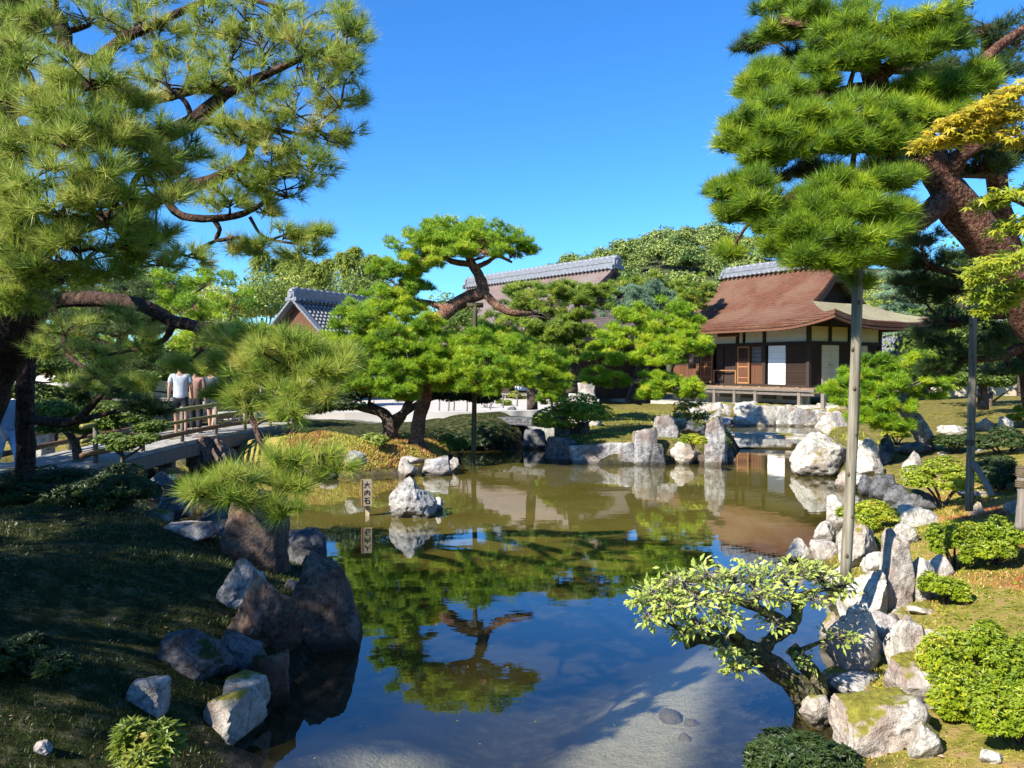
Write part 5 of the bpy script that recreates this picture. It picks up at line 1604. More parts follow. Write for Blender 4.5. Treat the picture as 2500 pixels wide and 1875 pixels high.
# mid right pine
px_tree('pine_tree', 'leaning pine with a bare grey lower trunk right of the small hall', [(2262, 1078, 17.5, .19), (2235, 1030, 17.5, .17), (2212, 1000, 17.5, .16), (2218, 955, 17.5, .13), (2225, 905, 17.5, .1)],
        [[(2214, 985, 17.5, .10), (2160, 970, 17.2, .07), (2090, 965, 17, .04)], [(2218, 950, 17.5, .10), (2170, 915, 17.3, .07), (2110, 905, 17.2, .04)], [(2220, 960, 17.5, .08), (2270, 945, 17.4, .05)]],
        [(2130, 900, 52, 34, 17.2), (2185, 885, 60, 36, 17.2), (2240, 890, 54, 36, 17.4), (2090, 925, 50, 32, 17), (2150, 935, 60, 36, 16.9), (2215, 935, 54, 36, 17), (2040, 950, 36, 22, 16.9), (2075, 975, 46, 26, 16.7), (2130, 985, 60, 34, 16.7), (2190, 990, 50, 32, 16.9), (2270, 955, 44, 34, 17.3), (2110, 1020, 50, 28, 16.6), (2160, 1030, 50, 30, 16.7), (2290, 920, 40, 32, 17.5), (2195, 1040, 34, 26, 16.8)],
        M['needle_bright'], M['bark_pale'], L=0.13, k=14, w=0.011, clumps=15, tufts=30, tint0=0.45)
px_tree('pine_tree', 'dark bushy pine between the left limb and the sand mound', [(120, 1040, 27, .22), (125, 900, 27, .18), (140, 780, 27, .1)], [[(125, 880, 27, .1), (200, 850, 26.6, .06)], [(126, 860, 27, .1), (60, 830, 26.8, .06)]],
        [(60, 700, 70, 36, 27), (130, 680, 80, 36, 27), (40, 770, 70, 36, 26.6), (120, 760, 80, 40, 26.6), (190, 760, 70, 36, 26.8), (70, 840, 70, 30, 26.4), (200, 830, 70, 32, 26.3), (240, 700, 70, 36, 27.5)], M['needle'], M['bark_red'], L=0.16, k=11, w=0.019, clumps=14, tufts=28, tint0=0.4)
px_tree('pine_tree', 'pine with yellow green pads behind the drooping spray left of the islet', [(650, 1010, 33, .25), (655, 900, 33, .2), (665, 825, 33, .12)], [[(656, 880, 33, .1), (590, 860, 32.6, .06)], [(660, 860, 33, .1), (740, 850, 32.6, .06)]],
        [(610, 815, 64, 30, 33), (690, 822, 66, 30, 33), (580, 840, 64, 34, 32.6), (660, 850, 70, 34, 32.5), (740, 850, 64, 32, 32.6), (600, 895, 60, 26, 32.3), (700, 900, 70, 26, 32.2), (780, 890, 50, 28, 32.4)], M['needle_bright'], M['bark_red'], L=0.17, k=11, w=0.022, clumps=14, tufts=28, tint0=0.5)
leafy('leafy_tree', 'shaded leafy thicket tree behind the bridge walkers', [(440, 1040, 27, .16), (440, 960, 27, .12), (445, 900, 27, .06)], [], [(380, 920, 64, 30, 27), (450, 905, 64, 30, 27), (520, 925, 60, 30, 27), (560, 960, 54, 26, 26.6), (330, 950, 54, 30, 26.8), (490, 965, 54, 24, 27.4)], M['broad'], M['bark'], L=0.13, w=0.07, n=420, tint0=0.45)
leafy('leafy_tree', 'leafy shaded tree behind the second support pole', [(2400, 1000, 21, .14), (2400, 930, 21, .1), (2410, 880, 21, .05)], [], [(2330, 880, 60, 34, 21), (2400, 850, 64, 36, 21), (2460, 880, 56, 34, 21), (2290, 920, 46, 26, 20.6), (2360, 930, 56, 24, 20.6), (2440, 930, 56, 24, 20.8)], M['broad'], M['bark'], L=0.11, w=0.06, n=480, tint0=0.35)
leafy('leafy_tree', 'dim green tree filling the gap between the two right trunks', [(2500, 960, 16, .12), (2500, 850, 16, .1), (2490, 760, 16, .05)], [], [(2440, 760, 60, 40, 16), (2500, 730, 60, 40, 16), (2400, 820, 56, 36, 16), (2470, 830, 60, 36, 15.8), (2420, 700, 50, 34, 16.2)], M['broad'], M['bark'], L=0.09, w=0.05, n=480, tint0=0.3)
leafy('leafy_tree', 'dark leafy tree in the shade between the stone path and the bridge', [(60, 1060, 19, .12), (64, 1000, 19, .1), (70, 930, 19, .05)], [], [(60, 900, 64, 34, 19), (120, 900, 60, 34, 19.3), (180, 920, 60, 30, 19.6), (240, 945, 56, 28, 20), (30, 960, 56, 30, 19), (310, 960, 50, 26, 20.4), (90, 960, 50, 24, 19)], M['broad'], M['bark'], L=0.10, w=0.055, n=480, tint0=0.36)
leafy('leafy_tree', 'thicket of dark evergreen leaves beyond the far end of the bridge', [(600, 1060, 25, .12), (604, 990, 25, .1), (610, 930, 25, .05)], [], [(580, 930, 60, 32, 25), (640, 920, 60, 32, 25.2), (700, 940, 54, 28, 25.4), (610, 980, 60, 26, 24.8), (670, 985, 54, 22, 25), (540, 990, 50, 24, 25)], M['broad'], M['bark'], L=0.12, w=0.06, n=460, tint0=0.34)
# layered blue spruce
rows = []
for i, (v, ru) in enumerate([(588, 26), (618, 34), (650, 46), (672, 56), (700, 52), (722, 66), (752, 62), (775, 56)]):
    rows += [(2205 - ru * 0.35, v, ru * 0.7, 11, 43 - .3 * (i % 2)), (2205 + ru * 0.5, v + 5, ru * 0.6, 10, 43)]
rows += [(2170, 815, 40, 8, 42), (2190, 798, 40, 9, 42.5)]
px_tree('spruce_tree', 'pale blue green spruce with flat tiers beyond the hall roof', [(2222, 960, 43.5, .2), (2220, 800, 43.5, .16), (2215, 680, 43.5, .11), (2210, 580, 43.5, .05)], [], rows, M['needle_blue'], M['bark_pale'], L=0.15, k=10, w=0.03, clumps=16, tufts=28, tint0=0.75)
# pines and leafy trees in the shade behind the left pine
px_tree('pine_tree', 'sunlit pine with reddish limbs behind the bamboo-railed bridge', [(470, 1000, 30, .3), (480, 900, 30, .24), (490, 800, 30, .18), (470, 720, 30, .1)], [[(482, 880, 30, .14), (400, 860, 29.5, .09), (340, 850, 29.3, .05)], [(488, 820, 30, .14), (560, 790, 29.6, .08)]],
        [(420, 700, 80, 40, 30), (500, 680, 80, 40, 30), (360, 740, 80, 40, 29.6), (450, 760, 90, 44, 29.4), (560, 740, 70, 36, 29.6), (330, 800, 80, 40, 29), (430, 830, 90, 40, 28.8), (540, 810, 80, 40, 29), (600, 830, 60, 34, 29), (380, 880, 80, 36, 28.6), (500, 880, 80, 36, 28.8)], M['needle_bright'], M['bark_red'], L=0.17, k=11, w=0.021, clumps=14, tufts=30, tint0=0.5)
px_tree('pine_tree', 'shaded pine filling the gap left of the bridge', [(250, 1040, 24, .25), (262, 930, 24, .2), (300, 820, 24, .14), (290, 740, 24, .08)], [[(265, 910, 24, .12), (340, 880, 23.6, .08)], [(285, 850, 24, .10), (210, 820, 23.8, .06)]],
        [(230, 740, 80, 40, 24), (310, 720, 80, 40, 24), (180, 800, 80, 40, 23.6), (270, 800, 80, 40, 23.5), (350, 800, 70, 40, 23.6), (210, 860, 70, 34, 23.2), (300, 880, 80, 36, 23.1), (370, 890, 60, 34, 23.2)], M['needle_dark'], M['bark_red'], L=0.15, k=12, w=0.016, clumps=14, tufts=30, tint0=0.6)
leafy('leafy_tree', 'low leafy tree with thin stems beside the near end of the bridge', [(190, 1135, 15.2, .09), (186, 1090, 15.2, .08), (170, 1060, 15.1, .06)], [[(186, 1085, 15.2, .05), (215, 1055, 15, .03)], [(178, 1070, 15.2, .05), (140, 1040, 15, .03)]],
      [(110, 1000, 50, 26, 15), (270, 1005, 50, 24, 14.9), (330, 1020, 44, 20, 14.9), (370, 1045, 40, 18, 14.8), (150, 1010, 60, 30, 15), (210, 1000, 56, 28, 15), (260, 1035, 44, 22, 14.9), (130, 1045, 40, 24, 14.8), (190, 1045, 50, 20, 14.8)], M['broad'], M['bark'], L=0.09, w=0.045, n=420, tint0=0.42)
leafy('leafy_tree', 'thin twiggy shrub tree with bent stems in front of the bridge deck', [(292, 1160, 13.6, .045), (300, 1120, 13.6, .035), (290, 1085, 13.5, .025)], [[(300, 1120, 13.6, .03), (335, 1100, 13.5, .02), (350, 1085, 13.5, .012)], [(298, 1110, 13.6, .03), (268, 1092, 13.5, .018)]],
      [(270, 1075, 40, 16, 13.5), (320, 1080, 44, 15, 13.5), (360, 1072, 30, 12, 13.5), (300, 1092, 40, 10, 13.4)], M['broad'], M['bark'], L=0.07, w=0.035, n=240, tint0=0.45)
leafy('leafy_tree', 'leafy sunlit tree between the two dark trunks and the bridge', [(130, 1090, 20, .1), (135, 1030, 20, .08), (140, 990, 20, .05)], [], [(105, 1010, 50, 34, 20), (160, 985, 60, 34, 20.4), (120, 970, 50, 28, 21)], M['broad_pale'], M['bark'], L=0.11, w=0.06, n=420, tint0=0.45)

# ---- the old pine on the left bank: two trunks, limbs reaching over the water
LT = [(-120, 1240, 9.0, .36), (-86, 1140, 9.0, .28), (-52, 1000, 9.0, .26), (-4, 880, 8.9, .26), (44, 785, 8.6, .25), (60, 700, 8.5, .24), (40, 600, 8.3, .24), (10, 450, 8.0, .21), (-10, 300, 7.8, .19), (0, 150, 7.5, .17), (30, 40, 7.2, .15), (60, -120, 7.0, .11)]
LL = [[(62, 772, 8.6, .20), (120, 738, 8.3, .155), (200, 730, 7.9, .135), (290, 735, 7.5, .125), (360, 752, 7.2, .11), (425, 785, 6.9, .10), (478, 798, 6.6, .085), (500, 845, 6.2, .055), (525, 890, 5.8, .045), (560, 917, 5.5, .04), (590, 950, 5.2, .032), (604, 1000, 5.0, .026), (622, 1040, 4.9, .024), (642, 1090, 4.8, .022), (690, 1130, 4.8, .018), (740, 1140, 4.8, .012)],
      [(478, 798, 6.6, .06), (560, 800, 6.0, .045), (640, 825, 5.4, .034), (720, 845, 5.1, .025), (800, 870, 5.0, .015)],
      [(40, 600, 8.3, .15), (160, 560, 7.6, .12), (300, 520, 7.0, .10), (430, 466, 6.5, .078), (520, 438, 6.4, .064), (600, 393, 6.4, .05), (615, 350, 6.4, .04), (640, 330, 6.4, .025)],
      [(405, 485, 6.6, .05), (432, 520, 6.5, .047), (480, 533, 6.4, .043), (560, 530, 6.4, .038), (620, 510, 6.4, .03), (660, 480, 6.4, .018)],
      [(520, 532, 6.4, .03), (536, 560, 6.4, .026), (530, 586, 6.4, .024), (580, 580, 6.4, .02), (640, 590, 6.4, .016), (730, 560, 6.4, .011)],
      [(530, 586, 6.4, .02), (490, 605, 6.4, .015), (460, 625, 6.3, .01)],
      [(610, 530, 6.4, .02), (640, 575, 6.4, .016), (700, 592, 6.3, .013), (780, 600, 6.3, .008)],
      [(-5, 330, 7.8, .14), (140, 330, 7.3, .115), (280, 340, 6.9, .10), (400, 330, 6.6, .09), (470, 296, 6.5, .085), (520, 255, 6.5, .075), (560, 222, 6.5, .065), (630, 190, 6.5, .05), (720, 150, 6.4, .036), (820, 110, 6.3, .02)],
      [(150, 180, 7.2, .09), (280, 235, 6.9, .07), (340, 248, 6.8, .06), (430, 232, 6.7, .05), (500, 215, 6.6, .03)],
      [(20, 80, 7.3, .12), (120, 40, 6.9, .10), (150, 70, 6.8, .095), (165, 120, 6.7, .085), (230, 150, 6.6, .07), (300, 95, 6.6, .06), (380, 60, 6.6, .05), (460, 20, 6.6, .04), (560, -10, 6.6, .03), (690, 20, 6.5, .02)],
      [(470, 296, 6.5, .05), (560, 300, 6.4, .04), (640, 310, 6.4, .03), (740, 330, 6.4, .018)],
      [(300, 520, 7.0, .06), (250, 470, 6.0, .045), (200, 380, 5.2, .034), (150, 300, 4.9, .025)],
      [(160, 560, 7.6, .07), (130, 600, 6.2, .05), (120, 640, 5.2, .034), (200, 640, 4.9, .02)],
      [(300, 520, 7.0, .06), (320, 500, 6.0, .04), (330, 440, 5.4, .03), (400, 380, 5.2, .02)],
      [(140, 330, 7.3, .06), (100, 250, 6.0, .045), (70, 180, 5.3, .03)],
      [(690, 1130, 4.8, .014), (640, 1165, 4.6, .012), (580, 1180, 4.5, .008)],
      [(690, 1130, 4.8, .014), (740, 1120, 4.7, .01), (800, 1110, 4.7, .006)]]
YA, YB = 6.4, 5.0
LP = [(800, 120, 100, 70, 6.3), (700, 60, 130, 60, 6.5), (860, 130, 70, 60, 6.2), (600, 30, 110, 50, 6.6), (640, 110, 100, 60, 6.4), (840, 60, 70, 50, 6.3), (560, 130, 80, 60, 6.5), (740, 180, 120, 60, 6.3), (620, 210, 100, 50, 6.4), (830, 230, 90, 60, 6.3), (720, 260, 110, 60, 6.4), (620, 290, 100, 50, 6.4), (800, 320, 80, 50, 6.4), (700, 340, 110, 50, 6.4), (760, 400, 90, 50, 6.4), (660, 400, 100, 50, 6.4), (590, 330, 70, 40, 6.3), (700, 460, 90, 40, 6.4), (600, 440, 90, 34, 6.4), (560, 490, 80, 30, 6.4), (770, 570, 46, 26, 6.3, .8), (690, 575, 60, 26, 6.4, .7), (740, 620, 56, 22, 6.3, .7), (640, 610, 60, 24, 6.3, .7), (560, 600, 60, 24, 6.4, .6), (480, 620, 60, 26, 6.3, .7), (640, 510, 60, 26, 6.4, .7),
      (500, 60, 90, 50, 6.6), (400, 110, 90, 50, 6.6), (330, 60, 90, 50, 6.6), (420, 200, 90, 46, 6.4), (520, 190, 70, 40, 6.4), (220, 40, 90, 40, 6.8), (90, 60, 80, 50, 6.4),
      (60, 150, 80, 46, 5.2), (130, 200, 90, 46, 5.0), (220, 190, 90, 50, 5.0), (70, 260, 90, 46, 5.0), (180, 270, 90, 46, 4.9), (290, 250, 80, 40, 5.2), (60, 350, 90, 50, 4.9), (160, 350, 100, 50, 4.8), (270, 340, 100, 46, 5.0), (370, 330, 90, 40, 5.2), (430, 370, 90, 40, 5.4), (340, 400, 90, 46, 5.1), (230, 420, 100, 46, 4.8), (100, 440, 100, 50, 4.7), (30, 500, 90, 50, 4.7), (150, 510, 100, 46, 4.7), (270, 500, 100, 46, 4.8), (370, 480, 80, 40, 5.0), (80, 590, 100, 46, 4.7), (190, 590, 100, 46, 4.8), (300, 580, 90, 44, 4.9), (380, 560, 70, 36, 5.2), (40, 670, 80, 40, 4.8), (140, 670, 90, 40, 4.8), (250, 660, 90, 40, 5.0), (350, 640, 70, 34, 5.2), (30, 740, 60, 34, 4.9), (420, 440, 70, 34, 5.6),
      (600, 830, 70, 30, 5.2), (700, 850, 76, 34, 5.0), (790, 880, 60, 32, 5.0), (620, 850, 80, 36, 5.2), (700, 880, 80, 40, 5.0), (780, 910, 64, 40, 4.9), (640, 920, 76, 40, 5.1), (720, 960, 70, 40, 4.9), (570, 830, 56, 30, 5.6), (560, 890, 56, 30, 5.5), (790, 970, 40, 30, 4.9, .7), (830, 880, 40, 26, 5.0, .7), (610, 985, 60, 30, 5.0, .8), (720, 1010, 50, 26, 4.8, .8),
      (500, 1200, 60, 26, 4.4), (560, 1220, 60, 26, 4.4), (820, 1130, 50, 28, 4.7), (700, 1240, 60, 24, 4.5), (580, 1165, 64, 28, 4.5), (660, 1170, 64, 30, 4.6), (720, 1120, 64, 36, 4.7), (780, 1110, 46, 30, 4.7, .8), (530, 1180, 44, 22, 4.4, .8), (690, 1190, 54, 26, 4.6), (620, 1215, 54, 22, 4.5, .7), (740, 1160, 46, 26, 4.7, .7),
      (160, 800, 70, 36, 7.4), (230, 850, 70, 34, 7.2), (120, 860, 60, 34, 7.6), (330, 840, 70, 36, 6.8), (260, 910, 70, 30, 7.0), (350, 930, 50, 26, 6.6), (180, 940, 60, 28, 7.2, .8), (330, 780, 60, 28, 7.0, .7)]
LL += [[(425, 785, 6.9, .05), (400, 830, 6.8, .035), (340, 850, 6.8, .025), (250, 870, 7.0, .015)], [(120, 738, 8.3, .06), (150, 800, 7.8, .045), (170, 870, 7.4, .03), (250, 915, 7.1, .02), (360, 930, 6.7, .012)]]
# crown continues beyond the left edge of the picture
LP += [(-80, 250, 110, 60, 5.6), (-180, 350, 120, 60, 6.0), (-60, 420, 100, 60, 5.4), (-200, 150, 120, 60, 6.4), (-60, 100, 110, 60, 6.2), (-150, 500, 110, 60, 6.0), (-60, -60, 120, 60, 6.6), (120, -80, 130, 60, 6.8), (320, -60, 130, 60, 6.8), (-300, -40, 140, 70, 7.2), (-420, 200, 140, 70, 7.4), (-80, 560, 90, 50, 5.2)]
for i, t in enumerate(LL[0][:8]): LL[0][i] = (t[0], t[1], t[2], t[3] * 0.78)
for rw in LL:
    for i, t in enumerate(rw):
        rw[i] = (t[0], t[1], t[2], t[3] * 0.72)
LP = [(a, b_, c_, d_, e_, (f_[0] if f_ else 1.0) * (0.5 if (e_ < 4.85 and b_ > 1000) else 0.85 if b_ > 770 else 0.9 if (a > 470 and b_ < 640) else 1.0)) for a, b_, c_, d_, e_, *f_ in LP]
LP += [(430, 892, 44, 14, 6.2), (500, 900, 40, 14, 6.0), (560, 960, 50, 24, 5.6), (520, 830, 56, 24, 6.0), (850, 880, 36, 22, 5.1)]
LP = [p if len(p) > 5 else (*p, 1.0) for p in LP]
pine('pine_tree', 'old red-barked pine at the left whose long limbs hang over the water', px_limb(LT), [px_limb(r) for r in LL], px_pads(LP, 1.1), M['needle'], M['bark_dark'], L=0.13, k=36, w=0.0038, clumps=10, tufts=6, clump_r=0.42, up=0.35, tint0=0.66, open_form=True, spread=(10, 62), twig_r=0.0055, branch_r=0.45)
tk = px_limb([(62, 1190, 9.6, .15), (62, 1120, 9.6, .11), (62, 1000, 9.6, .105), (64, 920, 9.6, .10), (76, 860, 9.6, .085), (110, 800, 9.6, .06)])
dk = thing('pine_tree', 'thin dark trunk standing right beside the old left pine', 'tree', tk[0][:3])
c_ = catmull(tk, 6); V, F = tube_arrays(c_[:, :3], c_[:, 3], 14, True, 0.15, 8)
link('trunk', mesh_from('trunk', V - tk[0][:3], F, M['bark_dark'], True), dk)
for rw in ([(72, 1022, 9.6, .06), (120, 1030, 9.3, .055), (180, 1028, 9.1, .05), (225, 990, 8.9, .035), (262, 950, 8.8, .02)], [(180, 1028, 9.1, .04), (240, 1015, 8.9, .03), (310, 1000, 8.8, .022), (360, 1010, 8.7, .012)]):
    c_ = catmull(px_limb(rw), 5); V, F = tube_arrays(c_[:, :3], c_[:, 3], 8, True, 0.15, 8)
    link('branch', mesh_from('branch', V - tk[0][:3], F, M['bark_dark'], True), dk)
lv = Leaves()
for c, r, dn in px_pads([(280, 945, 50, 24, 8.8), (340, 985, 50, 22, 8.7), (200, 965, 50, 22, 9), (390, 1000, 40, 20, 8.7)], 1.0):
    n = 90
    q = rand_dirs(n); lv.tufts(c + q * r * rng.uniform(.3, 1, (n, 1)), nrm(q + [0, 0, .5]), 0.12, 22, 0.006, (12, 72), np.full(n, 0.4))
lv.build('crown', M['needle_dark'], dk, tk[0][:3])

# ---- the big pine on the right bank
RT = [(2720, 1300, 8.4, .44), (2690, 1120, 8.2, .36), (2620, 930, 8.0, .31), (2520, 760, 7.8, .27), (2430, 620, 7.6, .25), (2345, 510, 7.5, .235), (2290, 430, 7.4, .21), (2240, 340, 7.4, .18), (2170, 260, 7.4, .15), (2135, 190, 7.4, .13), (2110, 100, 7.4, .10), (2090, -20, 7.4, .07)]
RL = [[(2270, 400, 7.4, .09), (2180, 430, 7.2, .09), (2100, 450, 7.0, .08), (1990, 470, 6.9, .06), (1880, 500, 6.8, .04)], [(2220, 320, 7.4, .12), (2110, 350, 7.2, .09), (2000, 350, 7.1, .07), (1880, 350, 7.0, .045), (1790, 360, 7.0, .03)],
      [(2150, 220, 7.4, .10), (2050, 230, 7.3, .07), (1950, 240, 7.3, .05), (1860, 230, 7.4, .03)], [(2320, 470, 7.5, .12), (2240, 540, 7.1, .09), (2150, 570, 6.8, .07), (2060, 610, 6.7, .05), (1960, 600, 6.7, .035)],
      [(2110, 110, 7.4, .08), (2020, 70, 7.4, .06), (1920, 50, 7.6, .04)], [(2240, 330, 7.4, .10), (2330, 240, 7.3, .07), (2420, 130, 7.4, .05), (2500, 70, 7.5, .04)], [(2300, 445, 7.4, .10), (2360, 370, 7.2, .07), (2440, 330, 7.2, .05)], [(2140, 190, 7.4, .08), (2220, 130, 7.2, .06), (2290, 90, 7.1, .04)], [(2090, 560, 6.85, .04), (2078, 600, 6.8, .03), (2070, 650, 6.8, .02)]]
RP = [(2000, 40, 70, 40, 7.4), (2060, 90, 70, 50, 7.2), (2130, 60, 80, 50, 7.2), (2200, 90, 70, 50, 7.1), (2270, 60, 80, 50, 7.0), (2320, 100, 60, 44, 7.0), (2020, 140, 60, 50, 7.2), (2090, 140, 60, 40, 7.1), (2240, 130, 60, 40, 7.0), (1905, 20, 60, 40, 7.8), (1890, 75, 50, 34, 7.7), (1950, 70, 50, 34, 7.8), (2000, 190, 50, 40, 7.2),
      (1845, 215, 50, 36, 7.5), (1885, 185, 50, 34, 7.6), (1935, 235, 50, 34, 7.3), (1870, 250, 40, 26, 7.4), (1830, 300, 56, 36, 7.0), (1890, 275, 56, 34, 7.0), (1880, 330, 66, 40, 6.9), (1950, 310, 66, 40, 6.9), (2020, 290, 66, 44, 6.9), (2090, 280, 66, 44, 6.9), (2150, 290, 60, 44, 6.9), (1790, 350, 44, 34, 7.0), (1950, 360, 60, 34, 6.8), (2030, 345, 66, 40, 6.8), (2110, 350, 66, 40, 6.8), (2180, 350, 50, 34, 6.9), (1850, 380, 50, 26, 6.9), (2240, 280, 60, 40, 7.1), (2310, 230, 60, 40, 7.2), (2380, 200, 60, 40, 7.2), (2240, 220, 50, 34, 7.2), (2330, 290, 56, 36, 7.2),
      (1780, 470, 50, 36, 6.9), (1830, 450, 56, 34, 6.8), (1790, 520, 48, 32, 6.9), (1860, 500, 60, 36, 6.7), (1900, 540, 60, 30, 6.8), (1980, 480, 50, 30, 6.8), (2050, 455, 66, 36, 6.7), (2120, 450, 66, 38, 6.7), (2180, 440, 56, 36, 6.8), (2010, 520, 66, 38, 6.6), (2080, 520, 66, 38, 6.6), (2150, 510, 60, 36, 6.6), (1940, 560, 60, 36, 6.6), (2010, 580, 66, 36, 6.5), (2090, 580, 66, 36, 6.5), (2160, 560, 56, 36, 6.6), (1900, 600, 44, 28, 6.7), (1960, 630, 56, 28, 6.5), (2030, 640, 60, 30, 6.5), (2100, 630, 56, 32, 6.5), (2210, 520, 44, 32, 6.8), (1840, 550, 40, 24, 6.8),
      (1775, 615, 36, 24, 8.2, .8), (2160, 625, 40, 26, 6.9, .8), (2090, 690, 40, 24, 6.9, .6)]
RP2 = [(2400, 60, 90, 50, 8.4), (2480, 100, 80, 50, 8.4), (2440, 170, 80, 40, 8.4), (2330, 370, 70, 40, 7.6), (2400, 400, 70, 40, 7.6), (2470, 380, 60, 40, 7.8), (2450, 300, 70, 40, 8.0), (2280, 640, 60, 40, 9.5), (2340, 700, 70, 40, 9.5), (2260, 720, 60, 40, 9.8), (2330, 780, 70, 36, 9.8), (2270, 830, 60, 34, 10), (2410, 640, 60, 40, 9.6), (2440, 820, 70, 36, 10), (2360, 860, 70, 34, 10), (2200, 640, 40, 30, 9.4), (2250, 580, 60, 34, 9.0), (2480, 740, 60, 36, 9.8), (2290, 900, 50, 28, 10.2), (2450, 900, 60, 30, 10.4), (1950, 160, 70, 34, 8.2), (1900, 420, 70, 34, 8.0), (2000, 420, 60, 26, 8.0), (2150, 400, 60, 26, 8.2), (2300, 180, 60, 34, 8.2), (1830, 110, 40, 20, 8.4, .6), (2220, 680, 44, 30, 9.6)]
RT = [(a, b_, c_, d_ * 0.74) for a, b_, c_, d_ in RT]
pine('pine_tree', 'tall red-trunked pine on the right bank with thick green needle pads', px_limb(RT), [px_limb(r) for r in RL], px_pads(RP, 0.95), M['needle_green'], M['bark_rust'], L=0.135, k=30, w=0.0062, clumps=13, tufts=10, clump_r=0.42, up=0.75, tint0=0.42, spread=(15, 75), twig_r=0.006)
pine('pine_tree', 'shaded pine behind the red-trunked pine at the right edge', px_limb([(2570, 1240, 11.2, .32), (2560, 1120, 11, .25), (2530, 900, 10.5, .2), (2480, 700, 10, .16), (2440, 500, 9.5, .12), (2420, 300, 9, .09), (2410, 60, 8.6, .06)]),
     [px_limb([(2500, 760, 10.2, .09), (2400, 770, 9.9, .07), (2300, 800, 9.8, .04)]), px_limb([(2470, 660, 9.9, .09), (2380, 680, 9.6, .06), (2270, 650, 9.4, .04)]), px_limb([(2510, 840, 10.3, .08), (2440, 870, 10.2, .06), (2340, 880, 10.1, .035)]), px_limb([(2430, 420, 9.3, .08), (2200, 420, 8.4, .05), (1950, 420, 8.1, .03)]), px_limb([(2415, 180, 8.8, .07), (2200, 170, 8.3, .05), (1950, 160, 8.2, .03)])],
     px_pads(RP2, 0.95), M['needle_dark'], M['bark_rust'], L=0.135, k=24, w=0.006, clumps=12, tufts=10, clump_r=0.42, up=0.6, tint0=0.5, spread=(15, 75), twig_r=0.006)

# ---- maples at the right edge
ML = None
def maple_leaves(lv, C, N, D, size, tint):
    """palmate five-lobed leaves (two triangles per lobe)"""
    n = len(C)
    D = nrm(D); R = nrm(np.cross(D, N)); N = np.cross(R, D)
    size = np.asarray(size).reshape(-1, 1)
    for a, l in ((-100, .62), (-50, .88), (0, 1.0), (50, .88), (100, .62)):
        ca, sa = math.cos(math.radians(a)), math.sin(math.radians(a))
        d_ = D * ca + R * sa
        p_ = -D * sa + R * ca
        tip = C + d_ * size * l - N * size * 0.12
        m1 = C + d_ * size * l * 0.42 + p_ * size * 0.13
        m2 = C + d_ * size * l * 0.42 - p_ * size * 0.13
        V = np.stack([C, m1, tip, C, tip, m2], 1)
        lv.V.append(V.reshape(-1, 3)); lv.T.append(np.repeat(tint, 6)); lv.k.append(3)
def maple(label, trunk_rows, limb_rows, sprays, mat, tint0, size=0.05):
    trunk = catmull(px_limb(trunk_rows), 4); o0 = trunk[0][:3].copy()
    root = thing('maple_tree', label, 'maple', o0)
    V, F = tube_arrays(trunk[:, :3], trunk[:, 3], 9, True, 0.1, 4)
    link('trunk', mesh_from('trunk', V - o0, F, M['bark'], True), root)
    for rw in limb_rows:
        c = catmull(px_limb(rw), 4); V, F = tube_arrays(c[:, :3], c[:, 3], 6)
        link('branch', mesh_from('branch', V - o0, F, M['bark'], True), root)
    lv = Leaves()
    for (u0, v0, u1, v1, Y, wd, n) in sprays:
        f = rng.uniform(0, 1, n)
        c = np.array([P(u0 + (u1 - u0) * t, v0 + (v1 - v0) * t, Y) for t in f])
        wdm = px(wd, Y) * (0.35 + 0.65 * np.sin(np.clip(f, 0.05, 1) * math.pi * 0.9))
        off = np.stack([rng.normal(0, 0.45, n) * wdm, rng.normal(0, 0.9, n) * wdm, rng.normal(0, 0.32, n) * wdm], -1)
        c = c + off - np.array([0, 0, 1]) * (np.abs(off[:, :1]) * 0.3)
        D = nrm(np.stack([-np.ones(n) * 0.5, -np.ones(n) * 0.6, -np.ones(n) * 0.35], -1) + rng.normal(0, 0.55, (n, 3)))
        N = nrm(np.tile([-0.15, -0.35, 1.0], (n, 1)) + rng.normal(0, 0.25, (n, 3)))
        maple_leaves(lv, c, N, D, size * rng.uniform(0.7, 1.15, n), np.clip(tint0 + rng.normal(0, 0.15, n), 0, 1))
    lv.build('foliage', mat, root, o0)
maple('yellow turning maple spray hanging in from the right edge', [(2800, 1420, 5.8, .13), (2720, 900, 5.6, .1), (2690, 600, 5.4, .08), (2640, 300, 5.2, .06), (2560, 215, 5.1, .03)], [[(2620, 260, 5.1, .02), (2480, 290, 5.0, .014), (2360, 320, 5.0, .008), (2260, 350, 5.0, .004)], [(2600, 240, 5.1, .02), (2500, 215, 5.0, .012), (2400, 245, 5.0, .006)]],
      [(2500, 215, 2370, 270, 5.0, 42, 260), (2500, 275, 2300, 300, 5.0, 36, 300), (2420, 310, 2235, 355, 5.0, 34, 300), (2520, 340, 2400, 330, 5.0, 36, 160), (2380, 270, 2290, 310, 4.95, 26, 140)], M['maple'], 0.6, 0.055)
